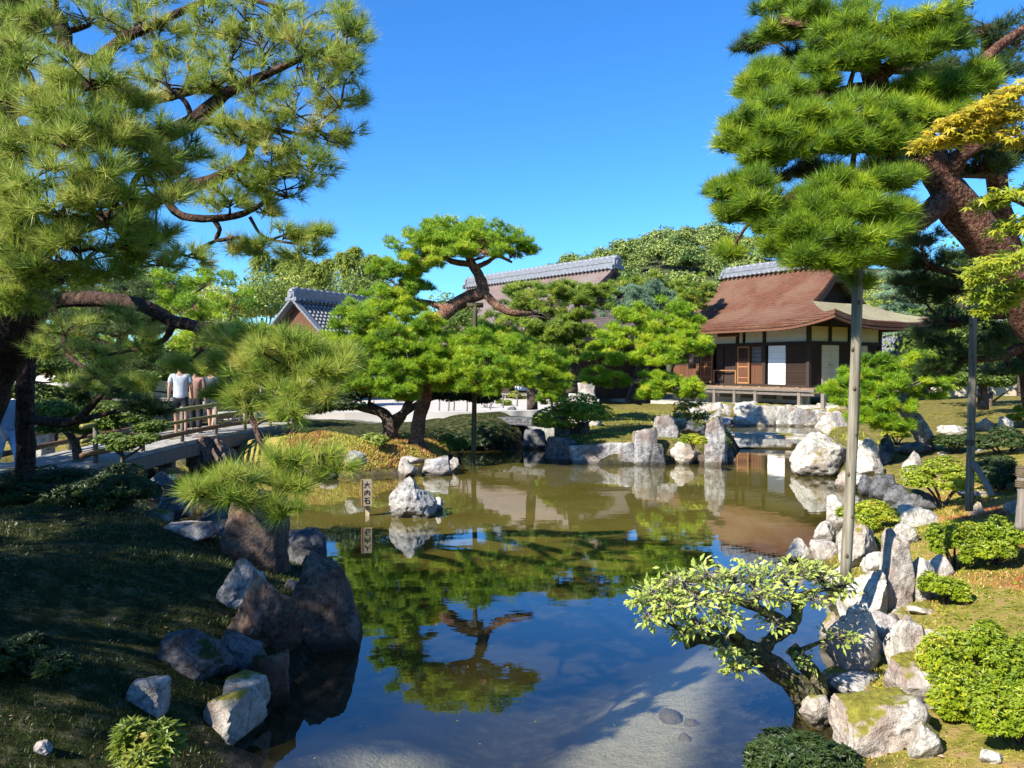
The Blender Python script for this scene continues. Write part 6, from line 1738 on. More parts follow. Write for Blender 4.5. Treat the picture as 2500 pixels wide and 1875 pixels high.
maple('green maple boughs in front of the red trunk at the right edge', [(2830, 1440, 6.0, .13), (2740, 1000, 5.8, .1), (2700, 800, 5.5, .08), (2640, 640, 5.3, .06), (2580, 560, 5.2, .03)], [[(2640, 640, 5.3, .03), (2520, 620, 5.2, .018), (2400, 660, 5.1, .008)], [(2600, 570, 5.2, .02), (2480, 490, 5.1, .012), (2390, 500, 5.1, .006)], [(2660, 720, 5.4, .03), (2540, 700, 5.2, .015), (2390, 740, 5.2, .006)]],
      [(2520, 460, 2385, 495, 5.1, 34, 220), (2520, 530, 2440, 560, 5.1, 34, 160), (2520, 610, 2370, 660, 5.1, 40, 300), (2520, 690, 2370, 720, 5.2, 40, 260), (2460, 650, 2380, 680, 5.1, 30, 120), (2480, 730, 2390, 760, 5.2, 26, 100)], M['maple_green'], 0.6, 0.055)

# ---- gnarled little tree leaning over the water, front right
trunkA = [(2000, 1790, 5.5, .12), (1985, 1730, 5.5, .10), (1950, 1680, 5.5, .088), (1900, 1640, 5.5, .078), (1860, 1605, 5.45, .072), (1825, 1585, 5.45, .06), (1770, 1565, 5.4, .05), (1715, 1560, 5.4, .045), (1670, 1568, 5.4, .04)]
trunkB = [[(2005, 1700, 5.6, .07), (1985, 1650, 5.65, .062), (1955, 1610, 5.7, .056), (1930, 1580, 5.75, .05)], [(1850, 1600, 5.45, .05), (1880, 1565, 5.5, .047), (1920, 1535, 5.55, .045), (1945, 1500, 5.6, .042), (1940, 1450, 5.65, .034)],
          [(1935, 1535, 5.55, .042), (1880, 1500, 5.4, .036), (1810, 1470, 5.3, .03), (1730, 1455, 5.25, .022), (1650, 1440, 5.2, .012)], [(1825, 1585, 5.45, .04), (1790, 1545, 5.3, .026), (1700, 1520, 5.25, .016), (1600, 1480, 5.2, .008)], [(1715, 1560, 5.4, .03), (1660, 1535, 5.3, .018), (1600, 1500, 5.25, .009)], [(1940, 1460, 5.65, .028), (2000, 1440, 5.7, .016), (2060, 1440, 5.75, .008)], [(1950, 1590, 5.7, .02), (2010, 1565, 5.7, .012), (2060, 1555, 5.65, .006)], [(1850, 1600, 5.45, .02), (1830, 1630, 5.4, .012), (1790, 1640, 5.35, .006)]]
tr_ = catmull(px_limb(trunkA), 6); o0 = tr_[0][:3].copy()
root = thing('leaning_tree', 'gnarled mossy little tree leaning over the water with pale green leaves', 'tree', o0)
V, F = tube_arrays(tr_[:, :3], tr_[:, 3], 14, True, 0.26, 12); link('trunk', mesh_from('trunk', V - o0, F, M['bark_moss'], True), root)
alls = [tr_]
for rw in trunkB:
    c = catmull(px_limb(rw), 5); alls.append(c); V, F = tube_arrays(c[:, :3], c[:, 3], 9, True, 0.22, 14)
    link('branch', mesh_from('branch', V - o0, F, M['bark_moss'], True), root)
lv = Leaves(); TA, TB = [], []
for c, r, dn in px_pads([(1600, 1450, 56, 26, 5.2), (1660, 1420, 60, 26, 5.3), (1720, 1400, 64, 24, 5.4), (1780, 1400, 64, 26, 5.5), (1840, 1405, 60, 28, 5.5), (1900, 1400, 56, 24, 5.6), (1950, 1385, 50, 20, 5.7), (2000, 1400, 50, 24, 5.8), (2050, 1430, 40, 22, 5.8), (1640, 1480, 60, 26, 5.1), (1700, 1470, 60, 26, 5.1), (1770, 1450, 60, 26, 5.2), (1850, 1450, 60, 28, 5.3), (1910, 1450, 50, 28, 5.4), (1590, 1500, 40, 18, 5.1, .7), (1700, 1525, 50, 18, 5.1, .8), (1770, 1505, 50, 20, 5.1, .8), (1670, 1545, 40, 12, 5.2, .5), (1800, 1620, 38, 22, 5.2, .9), (1770, 1580, 34, 14, 5.2, .6), (1990, 1460, 44, 20, 5.6, .8), (2050, 1555, 44, 14, 5.6, .6), (1960, 1610, 26, 20, 5.6, .4), (1560, 1465, 26, 14, 5.2, .5), (1890, 1520, 40, 16, 5.3, .4)], 1.3):
    n = int(56 * dn)
    s = nearest_on(alls, c)
    q = rand_dirs(n)
    pos = c + q * r * rng.uniform(0.3, 1.05, (n, 1))
    tw = s[:3] + (c - s[:3]) * rng.uniform(0.55, 1.0, (n, 1)) + rng.normal(0, 0.02, (n, 3))
    TA += [np.tile(s[:3], (6, 1)), tw]; TB += [tw[:6], pos]
    D = nrm(q * [1, 1, 0.4] + nrm(pos - s[:3]) * 0.8 + [0, 0, -0.25] + rng.normal(0, 0.35, (n, 3)))
    N = nrm(np.tile([-0.3, -0.3, 1.0], (n, 1)) + rng.normal(0, 0.35, (n, 3)))
    for kk in range(2):
        D2_ = nrm(D + rng.normal(0, 0.5, (n, 3)))
        lv.leaves(pos + rng.normal(0, .012, (n, 3)), D2_, N, rng.uniform(0.032, 0.072, n), rng.uniform(0.018, 0.032, n), np.clip(0.62 + rng.normal(0, 0.2, n), 0, 1), 0.1)
V, F = sticks(np.concatenate(TA), np.concatenate(TB), 0.004, 0.002)
tag(link('twigs', mesh_from('twigs', V - o0, F, M['bark_pale'], True), root), kind='stuff')
lv.build('foliage', M['camellia'], root, o0)

# ---- unseen pines added behind and left of the viewpoint to shade bank and water
shade_lv = Leaves()
for i in range(26):
    d_ = rand_dirs(1)[0]; d_[2] = abs(d_[2]) * 0.8
    c = d_ * np.array([1.0, 1.0, 0.8]) * rng.uniform(0.3, 0.9)
    n = 130
    q = rand_dirs(n)
    shade_lv.tufts(c + q * np.array([0.26, 0.26, 0.15]) * rng.uniform(.3, 1, (n, 1)), nrm(q + [0, 0, .6]), 0.07, 16, 0.006, (20, 80), np.full(n, 0.5))
shade_mesh = shade_lv.mesh('crown', M['needle_dark'])
for i, (x, y, R, zc_, lab) in enumerate([(-6.8, 2.3, 2.0, 4.9, 'unseen shade pine added left of the viewpoint'), (-8.4, 4.3, 2.5, 4.8, 'unseen shade pine added left of the near bank beyond the frame'), (-4.9, -1.2, 1.5, 4.6, 'unseen shade pine added behind the viewpoint at the left'), (-10.6, 7.2, 2.6, 4.9, 'unseen shade pine added left of the old trunk beyond the frame'), (-9.0, 0.2, 2.6, 4.8, 'tall unseen shade pine added far left behind the viewpoint'), (-1.6, -3.2, 1.8, 4.0, 'small unseen shade pine added behind the viewpoint'), (-5.75, 4.4, 1.5, 5.1, 'slim unseen shade pine added just outside the left edge of the view'), (-11.8, 3.4, 2.4, 4.6, 'outermost unseen shade pine added left of the near bank'), (-3.4, -3.0, 1.6, 4.6, 'unseen shade pine added close behind the viewpoint'), (-7.6, 6.6, 1.7, 5.0, 'unseen shade pine added beyond the left edge beside the old trunk'), (-12.5, 10.5, 2.6, 4.6, 'unseen shade pine added beyond the left edge near the stone path')]):
    root = thing('pine_tree', lab, 'tree', (x, y, 0.7))
    link('trunk', TRUNK, root, (0, 0, 0), (0, 0, 0), (3.2, 3.2, zc_ * 0.85))
    link('crown', shade_mesh, root, (0, 0, zc_ - 0.7), (0, 0, i * 1.1), (R, R, min(R * 0.55, 1.15)))

# ---------------------------------------------------------------- rocks round the pond
# islet stone and its little companion
rock('upright pale grey rock standing alone in the pond beside the wooden sign', 1008, 1268, 130, 96, 'rock_grey', 0.0, 0.8, 31, taper=0.42, lean=-0.05, rough=0.13, sub=5, sink=0.15, planes=16)
rock('small tufted rock touching the right foot of the lone pond rock', 1066, 1248, 36, 32, 'rock_warm', 0.0, 0.9, 32, taper=0.2)
# left bank, in the shade
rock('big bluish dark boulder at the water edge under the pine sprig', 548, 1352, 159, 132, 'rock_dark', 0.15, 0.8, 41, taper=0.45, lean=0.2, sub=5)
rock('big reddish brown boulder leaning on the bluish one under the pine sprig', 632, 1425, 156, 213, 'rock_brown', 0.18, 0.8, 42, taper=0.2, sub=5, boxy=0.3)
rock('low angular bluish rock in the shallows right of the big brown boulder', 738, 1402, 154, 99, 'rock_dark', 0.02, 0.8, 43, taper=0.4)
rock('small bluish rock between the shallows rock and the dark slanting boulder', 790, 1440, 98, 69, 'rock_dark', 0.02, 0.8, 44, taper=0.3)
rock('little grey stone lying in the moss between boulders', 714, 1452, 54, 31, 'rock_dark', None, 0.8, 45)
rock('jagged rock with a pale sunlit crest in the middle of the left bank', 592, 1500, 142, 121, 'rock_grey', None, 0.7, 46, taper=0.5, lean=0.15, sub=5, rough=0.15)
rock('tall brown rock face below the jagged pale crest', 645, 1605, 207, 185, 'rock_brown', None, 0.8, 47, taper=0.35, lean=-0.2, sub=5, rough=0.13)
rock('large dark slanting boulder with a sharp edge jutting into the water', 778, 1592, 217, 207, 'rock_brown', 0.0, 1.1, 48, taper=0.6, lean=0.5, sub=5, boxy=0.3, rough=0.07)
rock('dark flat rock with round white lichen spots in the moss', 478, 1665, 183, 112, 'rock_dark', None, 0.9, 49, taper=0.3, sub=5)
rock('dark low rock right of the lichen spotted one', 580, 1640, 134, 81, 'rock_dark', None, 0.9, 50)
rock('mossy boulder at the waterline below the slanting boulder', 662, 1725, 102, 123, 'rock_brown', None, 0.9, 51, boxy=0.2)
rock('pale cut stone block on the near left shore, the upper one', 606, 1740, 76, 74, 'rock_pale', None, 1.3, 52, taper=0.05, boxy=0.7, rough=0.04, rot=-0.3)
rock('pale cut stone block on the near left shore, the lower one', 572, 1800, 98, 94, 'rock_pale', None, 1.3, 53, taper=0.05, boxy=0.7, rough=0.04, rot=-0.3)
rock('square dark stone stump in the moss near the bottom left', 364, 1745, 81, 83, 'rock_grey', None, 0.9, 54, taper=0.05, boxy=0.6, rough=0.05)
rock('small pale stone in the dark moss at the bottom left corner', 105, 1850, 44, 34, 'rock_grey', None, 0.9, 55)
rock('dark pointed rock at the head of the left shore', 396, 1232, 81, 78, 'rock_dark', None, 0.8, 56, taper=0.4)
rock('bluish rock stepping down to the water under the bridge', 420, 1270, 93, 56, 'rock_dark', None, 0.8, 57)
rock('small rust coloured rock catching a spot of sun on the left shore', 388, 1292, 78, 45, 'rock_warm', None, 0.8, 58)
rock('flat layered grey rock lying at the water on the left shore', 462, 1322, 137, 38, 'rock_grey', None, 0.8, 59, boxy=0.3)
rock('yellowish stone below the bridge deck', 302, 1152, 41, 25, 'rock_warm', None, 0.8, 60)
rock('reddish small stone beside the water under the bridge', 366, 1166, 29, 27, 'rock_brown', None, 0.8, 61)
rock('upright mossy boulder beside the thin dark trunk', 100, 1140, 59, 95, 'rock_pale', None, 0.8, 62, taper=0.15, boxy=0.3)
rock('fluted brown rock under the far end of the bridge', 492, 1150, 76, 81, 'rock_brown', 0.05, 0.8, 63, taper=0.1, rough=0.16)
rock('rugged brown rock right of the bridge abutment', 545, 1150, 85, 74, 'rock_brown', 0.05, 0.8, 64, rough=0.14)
# islet front
rock('mossy rock in the sandy slope left of the islet pine', 868, 1134, 52, 32, 'rock_grey', None, 0.8, 71)
rock('pale patchy rock at the islet waterline below the pine', 996, 1166, 52, 46, 'rock_warm', 0.0, 0.8, 72, taper=0.3)
rock('dark seamed rock in the islet edge right of the pine trunk', 1068, 1162, 74, 46, 'rock_grey', 0.0, 0.8, 73, boxy=0.3)
rock('small pale rock at the right tip of the islet edge', 1105, 1152, 34, 34, 'rock_warm', 0.0, 0.8, 74)
rock('flat weathered stone under the roots of the islet pine', 1010, 1128, 70, 12, 'rock_warm', None, 0.7, 75, sink=0.8)
rock('rock half hidden by the pine sprig at the left tip of the islet', 800, 1172, 56, 26, 'rock_warm', None, 0.8, 76)
# right island
rock('dark weathered rock at the left end of the island wall', 1372, 1128, 86, 60, 'rock_dark', 0.0, 0.7, 81, boxy=0.2, rough=0.14)
rock('long squared stone block forming the island edge', 1468, 1132, 150, 50, 'rock_grey', 0.0, 0.45, 82, boxy=0.85, taper=0.03, rough=0.04)
rock('block with a vertical seam closing the island wall', 1528, 1134, 44, 52, 'rock_grey', 0.0, 0.9, 83, boxy=0.7, taper=0.05, rough=0.05)
rock('grey upright stone with a slanted top on the island shore', 1576, 1134, 62, 86, 'rock_grey', 0.0, 0.8, 84, boxy=0.4, taper=0.12, lean=-0.1, rough=0.07)
rock('tall two-toned stone behind the slanted upright stone', 1620, 1130, 66, 116, 'rock_grey', 0.1, 0.8, 85, boxy=0.3, taper=0.15, lean=0.12, rough=0.09, Y=21.0)
rock('dark wedge between the upright stones of the island', 1606, 1136, 34, 50, 'rock_dark', 0.0, 0.7, 86, boxy=0.2)
rock('low cream boulder between the two tall standing stones', 1672, 1134, 82, 52, 'rock_pale', 0.0, 0.8, 87, taper=0.25)
rock('tallest grey standing stone at the right end of the island', 1748, 1136, 58, 124, 'rock_grey', 0.0, 0.75, 88, boxy=0.5, taper=0.18, rough=0.06, sub=5)
rock('small dark stone in the shade right of the tallest standing stone', 1780, 1134, 26, 40, 'rock_dark', 0.0, 0.8, 89)
rock('small brown stone filling a gap left of the tallest standing stone', 1715, 1134, 30, 24, 'rock_brown', 0.0, 0.8, 90)
rock('black pointed rock at the right end of the stone footbridge', 1373, 1072, 44, 56, 'rock_dark', None, 0.8, 91, taper=0.35)
rock('round pale rock behind the black pointed rock', 1408, 1040, 46, 30, 'rock_pale', None, 0.8, 92)
rock('low flat pale rock on the island moss', 1446, 1042, 52, 28, 'rock_pale', None, 0.8, 93)
rock('dark broken rock on the shaded island moss', 1420, 1062, 44, 30, 'rock_dark', None, 0.8, 94)
rock('big upright boulder standing before the long hall', 1421, 996, 66, 66, 'rock_pale', None, 0.5, 95, boxy=0.3, taper=0.12)
rock('squat dark post stone at the left end of the stone footbridge', 1249, 1018, 26, 24, 'rock_dark', None, 0.8, 96, boxy=0.3)
rock('pale flat rock right of the squat post stone', 1280, 1012, 34, 14, 'rock_warm', None, 0.8, 97)
rock('large dark rock in the water under the stone footbridge', 1306, 1096, 60, 46, 'rock_dark', 0.0, 0.7, 98, boxy=0.3)
rock('dark lump of rock near the small shrub between standing stones', 1692, 1062, 60, 34, 'rock_dark', None, 0.8, 99)
rock('pale rock by the twiggy bush left of the stone bank', 1660, 1040, 50, 34, 'rock_pale', None, 0.8, 100)
# right bank, far to near
rock('broad pale pink boulder at the right end of the slab bridge', 2032, 1078, 87, 70, 'rock_warm', 0.2, 0.8, 111, taper=0.2)
rock('wide cracked pale boulder sloping into the pond on the right', 2012, 1164, 169, 98, 'rock_pale', 0.0, 0.8, 112, taper=0.3, sub=5)
rock('pale boulder behind the tall bare support pole', 2105, 1150, 75, 76, 'rock_pale', None, 0.8, 113)
rock('speckled low rock on the right bank behind the pole', 2112, 1112, 68, 36, 'rock_pale', None, 0.8, 114)
rock('sharp dark blue rock on the shaded right bank', 2164, 1108, 46, 47, 'rock_dark', None, 0.8, 115, taper=0.5)  # shade of the cove is put into the dark rock colour from here on
rock('long low dark blue rock on the shaded right bank', 2236, 1112, 100, 32, 'rock_dark', None, 0.8, 116)
rock('rounded dark rock in front of the sharp blue one', 2142, 1136, 73, 36, 'rock_dark', None, 0.8, 117)
rock('tall tan rock with a shaded side on the right bank', 2226, 1176, 55, 72, 'rock_warm', None, 0.8, 118, taper=0.35)
rock('flat topped blue black rock at the shaded cove', 2156, 1218, 68, 57, 'rock_dark', 0.0, 0.8, 119, boxy=0.4)
rock('rough dark rock between the flat topped rock and the low shrub', 2192, 1246, 71, 55, 'rock_dark', None, 0.8, 120)
rock('wide violet grey rock in the shade under the clipped low shrub', 2240, 1252, 91, 51, 'rock_dark', None, 0.8, 121, boxy=0.3)
rock('pale flat rock in the sun below the shaded cove', 2236, 1288, 89, 47, 'rock_pale', None, 0.8, 122, boxy=0.2)
rock('pale rock touching the foot of the bare support pole', 2046, 1286, 50, 72, 'rock_pale', 0.0, 0.8, 123, taper=0.2)
rock('white rounded rock jutting furthest into the pond on the right', 1952, 1376, 73, 57, 'rock_pale', 0.0, 0.8, 124, taper=0.3)
rock('sloping pale rock behind the white jutting rock', 2014, 1334, 66, 55, 'rock_pale', None, 0.8, 125, taper=0.3)
rock('stained pink rock right of the white jutting rock', 2012, 1372, 71, 47, 'rock_warm', None, 0.8, 126, boxy=0.3)
rock('big pale boulder with yellow lichen below the sunlit shrub', 2092, 1392, 114, 119, 'rock_pale', None, 0.8, 127, taper=0.35, sub=5)
rock('low pale rock at the right foot of the lichen boulder', 2140, 1400, 68, 47, 'rock_pale', None, 0.8, 128)
rock('tall pink grey standing stone in the sunny right bank', 2186, 1480, 75, 178, 'rock_warm', None, 0.8, 129, boxy=0.35, taper=0.25, rough=0.07, sub=5)
rock('pale rough rock right of the tall standing stone', 2244, 1470, 84, 98, 'rock_pale', None, 0.8, 130, taper=0.3)
rock('broad pale boulder left of the tall standing stone', 2112, 1530, 128, 123, 'rock_pale', None, 0.9, 131, taper=0.25, sub=5)
rock('white rock dipping into the water under the leaning tree leaves', 2036, 1576, 68, 74, 'rock_pale', 0.0, 0.8, 132, taper=0.2)
rock('large boulder with a bright moss cap beside the leaning tree', 2080, 1672, 146, 187, 'rock_pale', None, 0.9, 133, taper=0.3, sub=5)
rock('slanting pale slab right of the moss capped boulder', 2214, 1640, 96, 117, 'rock_pale', None, 0.9, 134, lean=0.5, taper=0.3, boxy=0.3)
rock('small pale stone half buried near the moss capped boulder', 2246, 1505, 71, 25, 'rock_pale', None, 0.8, 135)
rock('wide flat topped boulder with grey stains at the lower right', 2258, 1738, 166, 110, 'rock_warm', None, 0.9, 136, taper=0.15, boxy=0.4, sub=5)
rock('low grey ledge running from the leaning tree into the bank', 2100, 1700, 148, 36, 'rock_grey', None, 0.7, 137, rot=0.3)
rock('large smooth boulder with a lilac top at the bottom right', 2140, 1852, 201, 138, 'rock_pale', None, 0.9, 138, taper=0.2, boxy=0.35, sub=5)
rock('small pale boulder right of the lilac topped one', 2262, 1862, 84, 81, 'rock_pale', None, 0.9, 139, taper=0.25)
rock('little white stone at the bottom edge of the picture on the right', 2420, 1872, 75, 28, 'rock_pale', None, 0.8, 140)
rock('white rock behind the small pine at the right edge', 2458, 1052, 43, 34, 'rock_pale', None, 0.8, 141)
rock('pale lump of rock among low plants at the right', 2402, 1052, 39, 30, 'rock_warm', None, 0.8, 142)
rock('thin flat stone in the sunlit moss on the right slope', 2390, 1214, 125, 15, 'rock_pale', None, 0.5, 143)
rock('pointed pale stone in the moss left of the fence post', 2384, 1264, 39, 36, 'rock_pale', None, 0.8, 144, taper=0.5)
rock('buff mound of rock behind the fence post', 2478, 1258, 46, 36, 'rock_warm', None, 0.8, 145)
rock('pale rock behind the leaning pine on the right', 2330, 1068, 80, 28, 'rock_pale', None, 0.8, 146)
rock('craggy pale rock wedged between the broad boulder and the lichen boulder', 2050, 1452, 80, 66, 'rock_pale', None, 0.8, 171, rough=0.14)
rock('grey slab leaning on the moss capped boulder towards the shrub', 2168, 1600, 96, 90, 'rock_grey', None, 0.8, 172, boxy=0.3, lean=0.3)
rock('pale cracked stone in the bank above the flat topped boulder', 2196, 1560, 84, 60, 'rock_pale', None, 0.8, 173)
rock('long pale ledge at the waterline under the moss capped boulder', 2042, 1690, 100, 46, 'rock_pale', None, 0.7, 174, boxy=0.3)
rock('rounded pale stone behind the lilac topped boulder', 2210, 1800, 70, 50, 'rock_pale', None, 0.8, 175)
rock('mossy lump of rock at the foot of the leaning tree', 1990, 1782, 84, 76, 'rock_pale', None, 0.8, 176, rough=0.14)
rock('pale wedge of rock between the pole and the lichen boulder', 2066, 1340, 54, 56, 'rock_pale', None, 0.8, 177, taper=0.4)
rock('knobbly pale rock above the standing stone', 2206, 1330, 64, 46, 'rock_pale', None, 0.8, 178)
rock('weathered pale rock beside the twisted stem of the sprawling shrub', 2290, 1420, 66, 60, 'rock_pale', None, 0.8, 179)
rock('flat pale stone sunk in the reddish moss right of the moss capped boulder', 2270, 1575, 80, 30, 'rock_pale', None, 0.8, 180)
rock('low pale rock in front of the wide cracked boulder', 2076, 1196, 70, 44, 'rock_pale', 0.0, 0.8, 181)
rock('rough pale rock on the bank right of the wide cracked boulder', 2120, 1172, 74, 52, 'rock_pale', None, 0.8, 182)
rock('dark rock in the cove behind the flat topped blue black one', 2120, 1210, 56, 48, 'rock_dark', 0.0, 0.8, 183)  # dark colour carries the cove shade
# stepping stones in the shade
for i, (u, v, lab) in enumerate([(2390, 1102, 'flat blue grey stepping stone in the shaded moss by the second pole'), (2310, 1112, 'smaller stepping stone left of the second pole'), (2440, 1095, 'pale paving slab at the foot of the shaded shrubs')]):
    rock(lab, u, v, 28, 5, 'rock_grey', None, 1.2, 150 + i, boxy=0.5, taper=0.0, name='stepping_stone')
# boulders lying on the pond bed, seen through the shallow water
for i, (u, v, w_, h_, lab) in enumerate([(1640, 1755, 64, 14, 'sunken stone showing through the shallow water, the upper one'), (1690, 1775, 40, 12, 'small sunken stone showing through the shallow water'), (1676, 1815, 44, 14, 'round sunken stone nearest the dark shrub')]):
    p = G(u, v, -0.27)
    V, F = rock_arrays(160 + i, (px(w_, p[1]) / 2, px(w_, p[1]) / 2, 0.07), 3)
    tag(link('sunken_stone', mesh_from('sunken_stone', V, F, M['rock_pale'], True), None, p), lab, 'rock')

# ---------------------------------------------------------------- stone slab bridges
def slab(label, a, b_, w, th, mat, seed):
    a, b_ = np.array(a), np.array(b_)
    d = b_ - a; L = np.linalg.norm(d)
    V, F = rock_arrays(seed, (L / 2, w / 2, th / 2), 5, 7, 0.05, 0.95)
    o = link('slab_bridge', mesh_from('slab_bridge', V, F, M[mat], True), None, (a + b_) / 2, (0, 0, math.atan2(d[1], d[0])))
    o.data.set_sharp_from_angle(angle=math.radians(40))
    return tag(o, label, 'stone bridge')
slab('long pale stone slab bridging the pond in front of the small hall', P(1776, 1064, 25.6), P(2022, 1066, 24.6), 0.9, 0.15, 'rock_pale', 201)
slab('dark stone footbridge in the shade between islet and island', P(1180, 1018, 26.2), P(1376, 1038, 23.6), 1.1, 0.24, 'rock_dark', 202)

# ---------------------------------------------------------------- bridge with bamboo rails
A0, A1 = np.array([-8.55, 14.6, 0.62]), np.array([-7.15, 23.6, 0.78])
d_ = (A1 - A0) / np.linalg.norm(A1 - A0)
side = np.array([d_[1], -d_[0], 0]); side /= np.linalg.norm(side)
br = thing('footbridge', 'footbridge with pale stone deck and bamboo handrails at the left', 'bridge', A0)
Lb = np.linalg.norm(A1 - A0)
R_ = np.stack([side, d_, np.cross(side, d_)], axis=1)
def bpt(t, s, z):
    """point on the bridge: t along (0..1), s across, z above the arched deck"""
    q = A0 + (A1 - A0) * t + side * s
    return q + np.array([0, 0, z + 0.10 * math.sin(math.pi * min(max(t, 0), 1))])
n = 12
for i in range(n):
    t0, t1 = i / n, (i + 1) / n
    mb = MB(); mb.beam(bpt(t0 + .001, 0, -0.06) - A0, bpt(t1 - .001, 0, -0.06) - A0, 1.75, 0.12)
    mb.build('deck_slab', M['slab'], br)
for s in (-0.86, 0.86):
    mb = MB()
    pts = [bpt(t, s, -0.22) - A0 for t in np.linspace(0, 1, 13)]
    for a, b_ in zip(pts[:-1], pts[1:]): mb.beam(a, b_, 0.16, 0.26)
    mb.build('side_beam', M['grey_wood'], br)
    for k, t in enumerate(np.linspace(0.03, 0.97, 7)):
        mb = MB(); mb.tube([bpt(t, s * 0.95, -0.1) - A0, bpt(t, s * 0.95, 0.78) - A0], 0.045, 9); mb.build('rail_post', M['grey_wood'], br, True)
    for z, r, mat in ((0.72, 0.045, 'bamboo'), (0.46, 0.035, 'bamboo'), (0.2, 0.05, 'bamboo_brown')):
        pts = catmull(np.array([bpt(t, s * 0.95 + 0.06, z) - A0 for t in np.linspace(-0.02, 1.02, 9)]), 4)
        rr = np.where(np.arange(len(pts)) % 3 == 0, r * 1.12, r)
        mb = MB(); mb.tube(pts, rr, 10); mb.build('bamboo_rail', M[mat], br, True)
for t in (0.3, 0.72):
    mb = MB()
    for s in (-0.6, 0.6): mb.tube([bpt(t, s, -0.2) - A0, bpt(t, s, -1.2) - A0], 0.09, 9)
    mb.beam(bpt(t, -0.85, -0.42) - A0, bpt(t, 0.85, -0.42) - A0, 0.16, 0.16)
    mb.build('trestle', M['grey_wood'], br)

# ---------------------------------------------------------------- poles, sign, stakes
M['knot'] = plain_mat('wood_knot', (0.10, 0.075, 0.045), 0.9, 0.3, 40)
def pole(name, label, top, foot, r0, r1, mat, cat='pole', cross=None, ties=()):
    root = thing(name, label, cat, foot)
    V, F = tube_arrays(catmull(np.array([foot - foot, (top - foot) * 0.5 + [0.015, 0, 0], top - foot]), 8), np.linspace(r0, r1, 17), 12, True, 0.10, 21)
    link('shaft', mesh_from('shaft', V, F, M[mat], True), root)
    if cat == 'pole' and r0 > 0.04:
        for kf, ka in ((0.08, -1.9), (0.19, -1.2), (0.31, -2.2), (0.42, -1.0), (0.55, -1.7), (0.66, -2.4), (0.79, -1.4), (0.90, -1.9)):
            c_ = (top - foot) * kf + np.array([math.cos(ka), math.sin(ka), 0]) * (r0 + (r1 - r0) * kf) * 0.9
            kv = ICO[3][0] * np.array([1, 1, 1.5]) * 0.014
            link('knot', mesh_from('knot', kv + c_, ICO[3][1], M['knot'], True), root)
    if cross is not None:
        mb = MB(); c = top - foot + [0, 0, -0.03]; mb.tube([c - [cross, 0, 0], c + [cross, 0, 0]], r1 * 1.1, 10); mb.build('crosspiece', M[mat], root, True)
    for f in ties:
        c = (top - foot) * f
        mb = MB()
        rr = r0 + (r1 - r0) * f
        for k in range(4): mb.lathe(c + [0, 0, k * 0.016], [(rr * 1.02, 0), (rr * 1.16, 0.008), (rr * 1.02, 0.016)], 12)
        mb.build('rope_tie', M['rope'], root, True)
    return root
f1 = P(2064, 1352, 6.8); t1 = P(2098, 556, 6.8)
pole('support_pole', 'tall bare grey pole propping the right pine in front of the small hall', t1, f1 - [0, 0, 0.25], 0.047, 0.041, 'pole', cross=0.16, ties=(0.955, 0.985))
f2 = P(2366, 1226, 9.2); t2 = P(2376, 560, 9.2)
pole('support_pole', 'shorter darker pole standing in the shade at the right', t2, f2 - [0, 0, 0.1], 0.046, 0.040, 'pole', ties=(0.235,))
pole('brace_pole', 'slanting brace leaning on the shaded pole at the right', P(2376, 1130, 9.15), P(2422, 1212, 8.9), 0.035, 0.035, 'grey_wood')
pole('support_pole', 'slim pole standing in the water under the arched pine limb', P(1160, 742, YC - .15), P(1154, 1142, YC - .15) - [0, 0, 0.5], 0.062, 0.055, 'pole_dark', cross=0.2)
fp = P(2492, 1292, 6.9)
pole('fence_post', 'weathered post with twine rings at the right edge', P(2496, 1150, 6.9), fp, 0.05, 0.045, 'grey_wood', 'post', ties=(0.72, 0.9, 0.95))
# thin stakes with a rope along the sand court
for i, (u, v0, v1, Y) in enumerate([(742, 935, 1002, 29), (770, 940, 1000, 29), (912, 978, 1004, 29.2), (690, 960, 1010, 28.5), (1072, 968, 1002, 29.5), (1095, 970, 1003, 29.5), (1108, 968, 1002, 29.5), (1140, 960, 1004, 29), (1197, 962, 1000, 29.5), (1228, 965, 996, 30), (1262, 962, 992, 30)]):
    tag(pole('stake', ['stake behind the second pine spray, fifth from the left end of the sand court', 'stake right of the pine spray at the sand court', 'short stake left of the islet pine trunk', 'leftmost stake along the white sand court', 'first stake right of the islet pine trunk', 'second stake right of the islet pine trunk', 'third stake right of the islet pine trunk', 'tall stake just left of the water pole', 'stake between the water pole and the footbridge', 'stake above the left end of the stone footbridge', 'rightmost stake along the white sand court'][i], P(u, v0, Y), P(u, v1, Y), 0.03, 0.028, 'grey_wood', 'stake'), group='stakes along the white sand court')

# sign in the water: board with three characters
sp_ = P(897, 1262, 12.9); sp_[2] = 0
sg = thing('sign', 'small wooden sign board on a post in the water naming the rock beside it', 'sign', sp_)
bh = px(64, 12.9); bw = px(23, 12.9); zt = P(897, 1170, 12.9)[2]
mb = MB(); mb.box((0, 0.02, (zt - 0.1 - 0.5) / 2), (0.065, 0.05, zt - 0.1 + 0.5)); mb.build('post', M['sign_wood'], sg)
rot = Matrix.Rotation(math.radians(14), 3, 'Z')
mb = MB(); mb.box((0, 0, 0), (bw, 0.05, bh)); bd = mb.build('board', M['sign_wood'], sg, loc=(0, -0.035, zt - bh / 2)); bd.rotation_euler = (math.radians(-3), 0, math.radians(14))
for x in (-bw / 2 - 0.008,):
    mb = MB(); mb.box((x, 0.012, 0), (0.016, 0.09, bh * 1.01)); mb.build('edge_strip', M['new_wood'], bd)
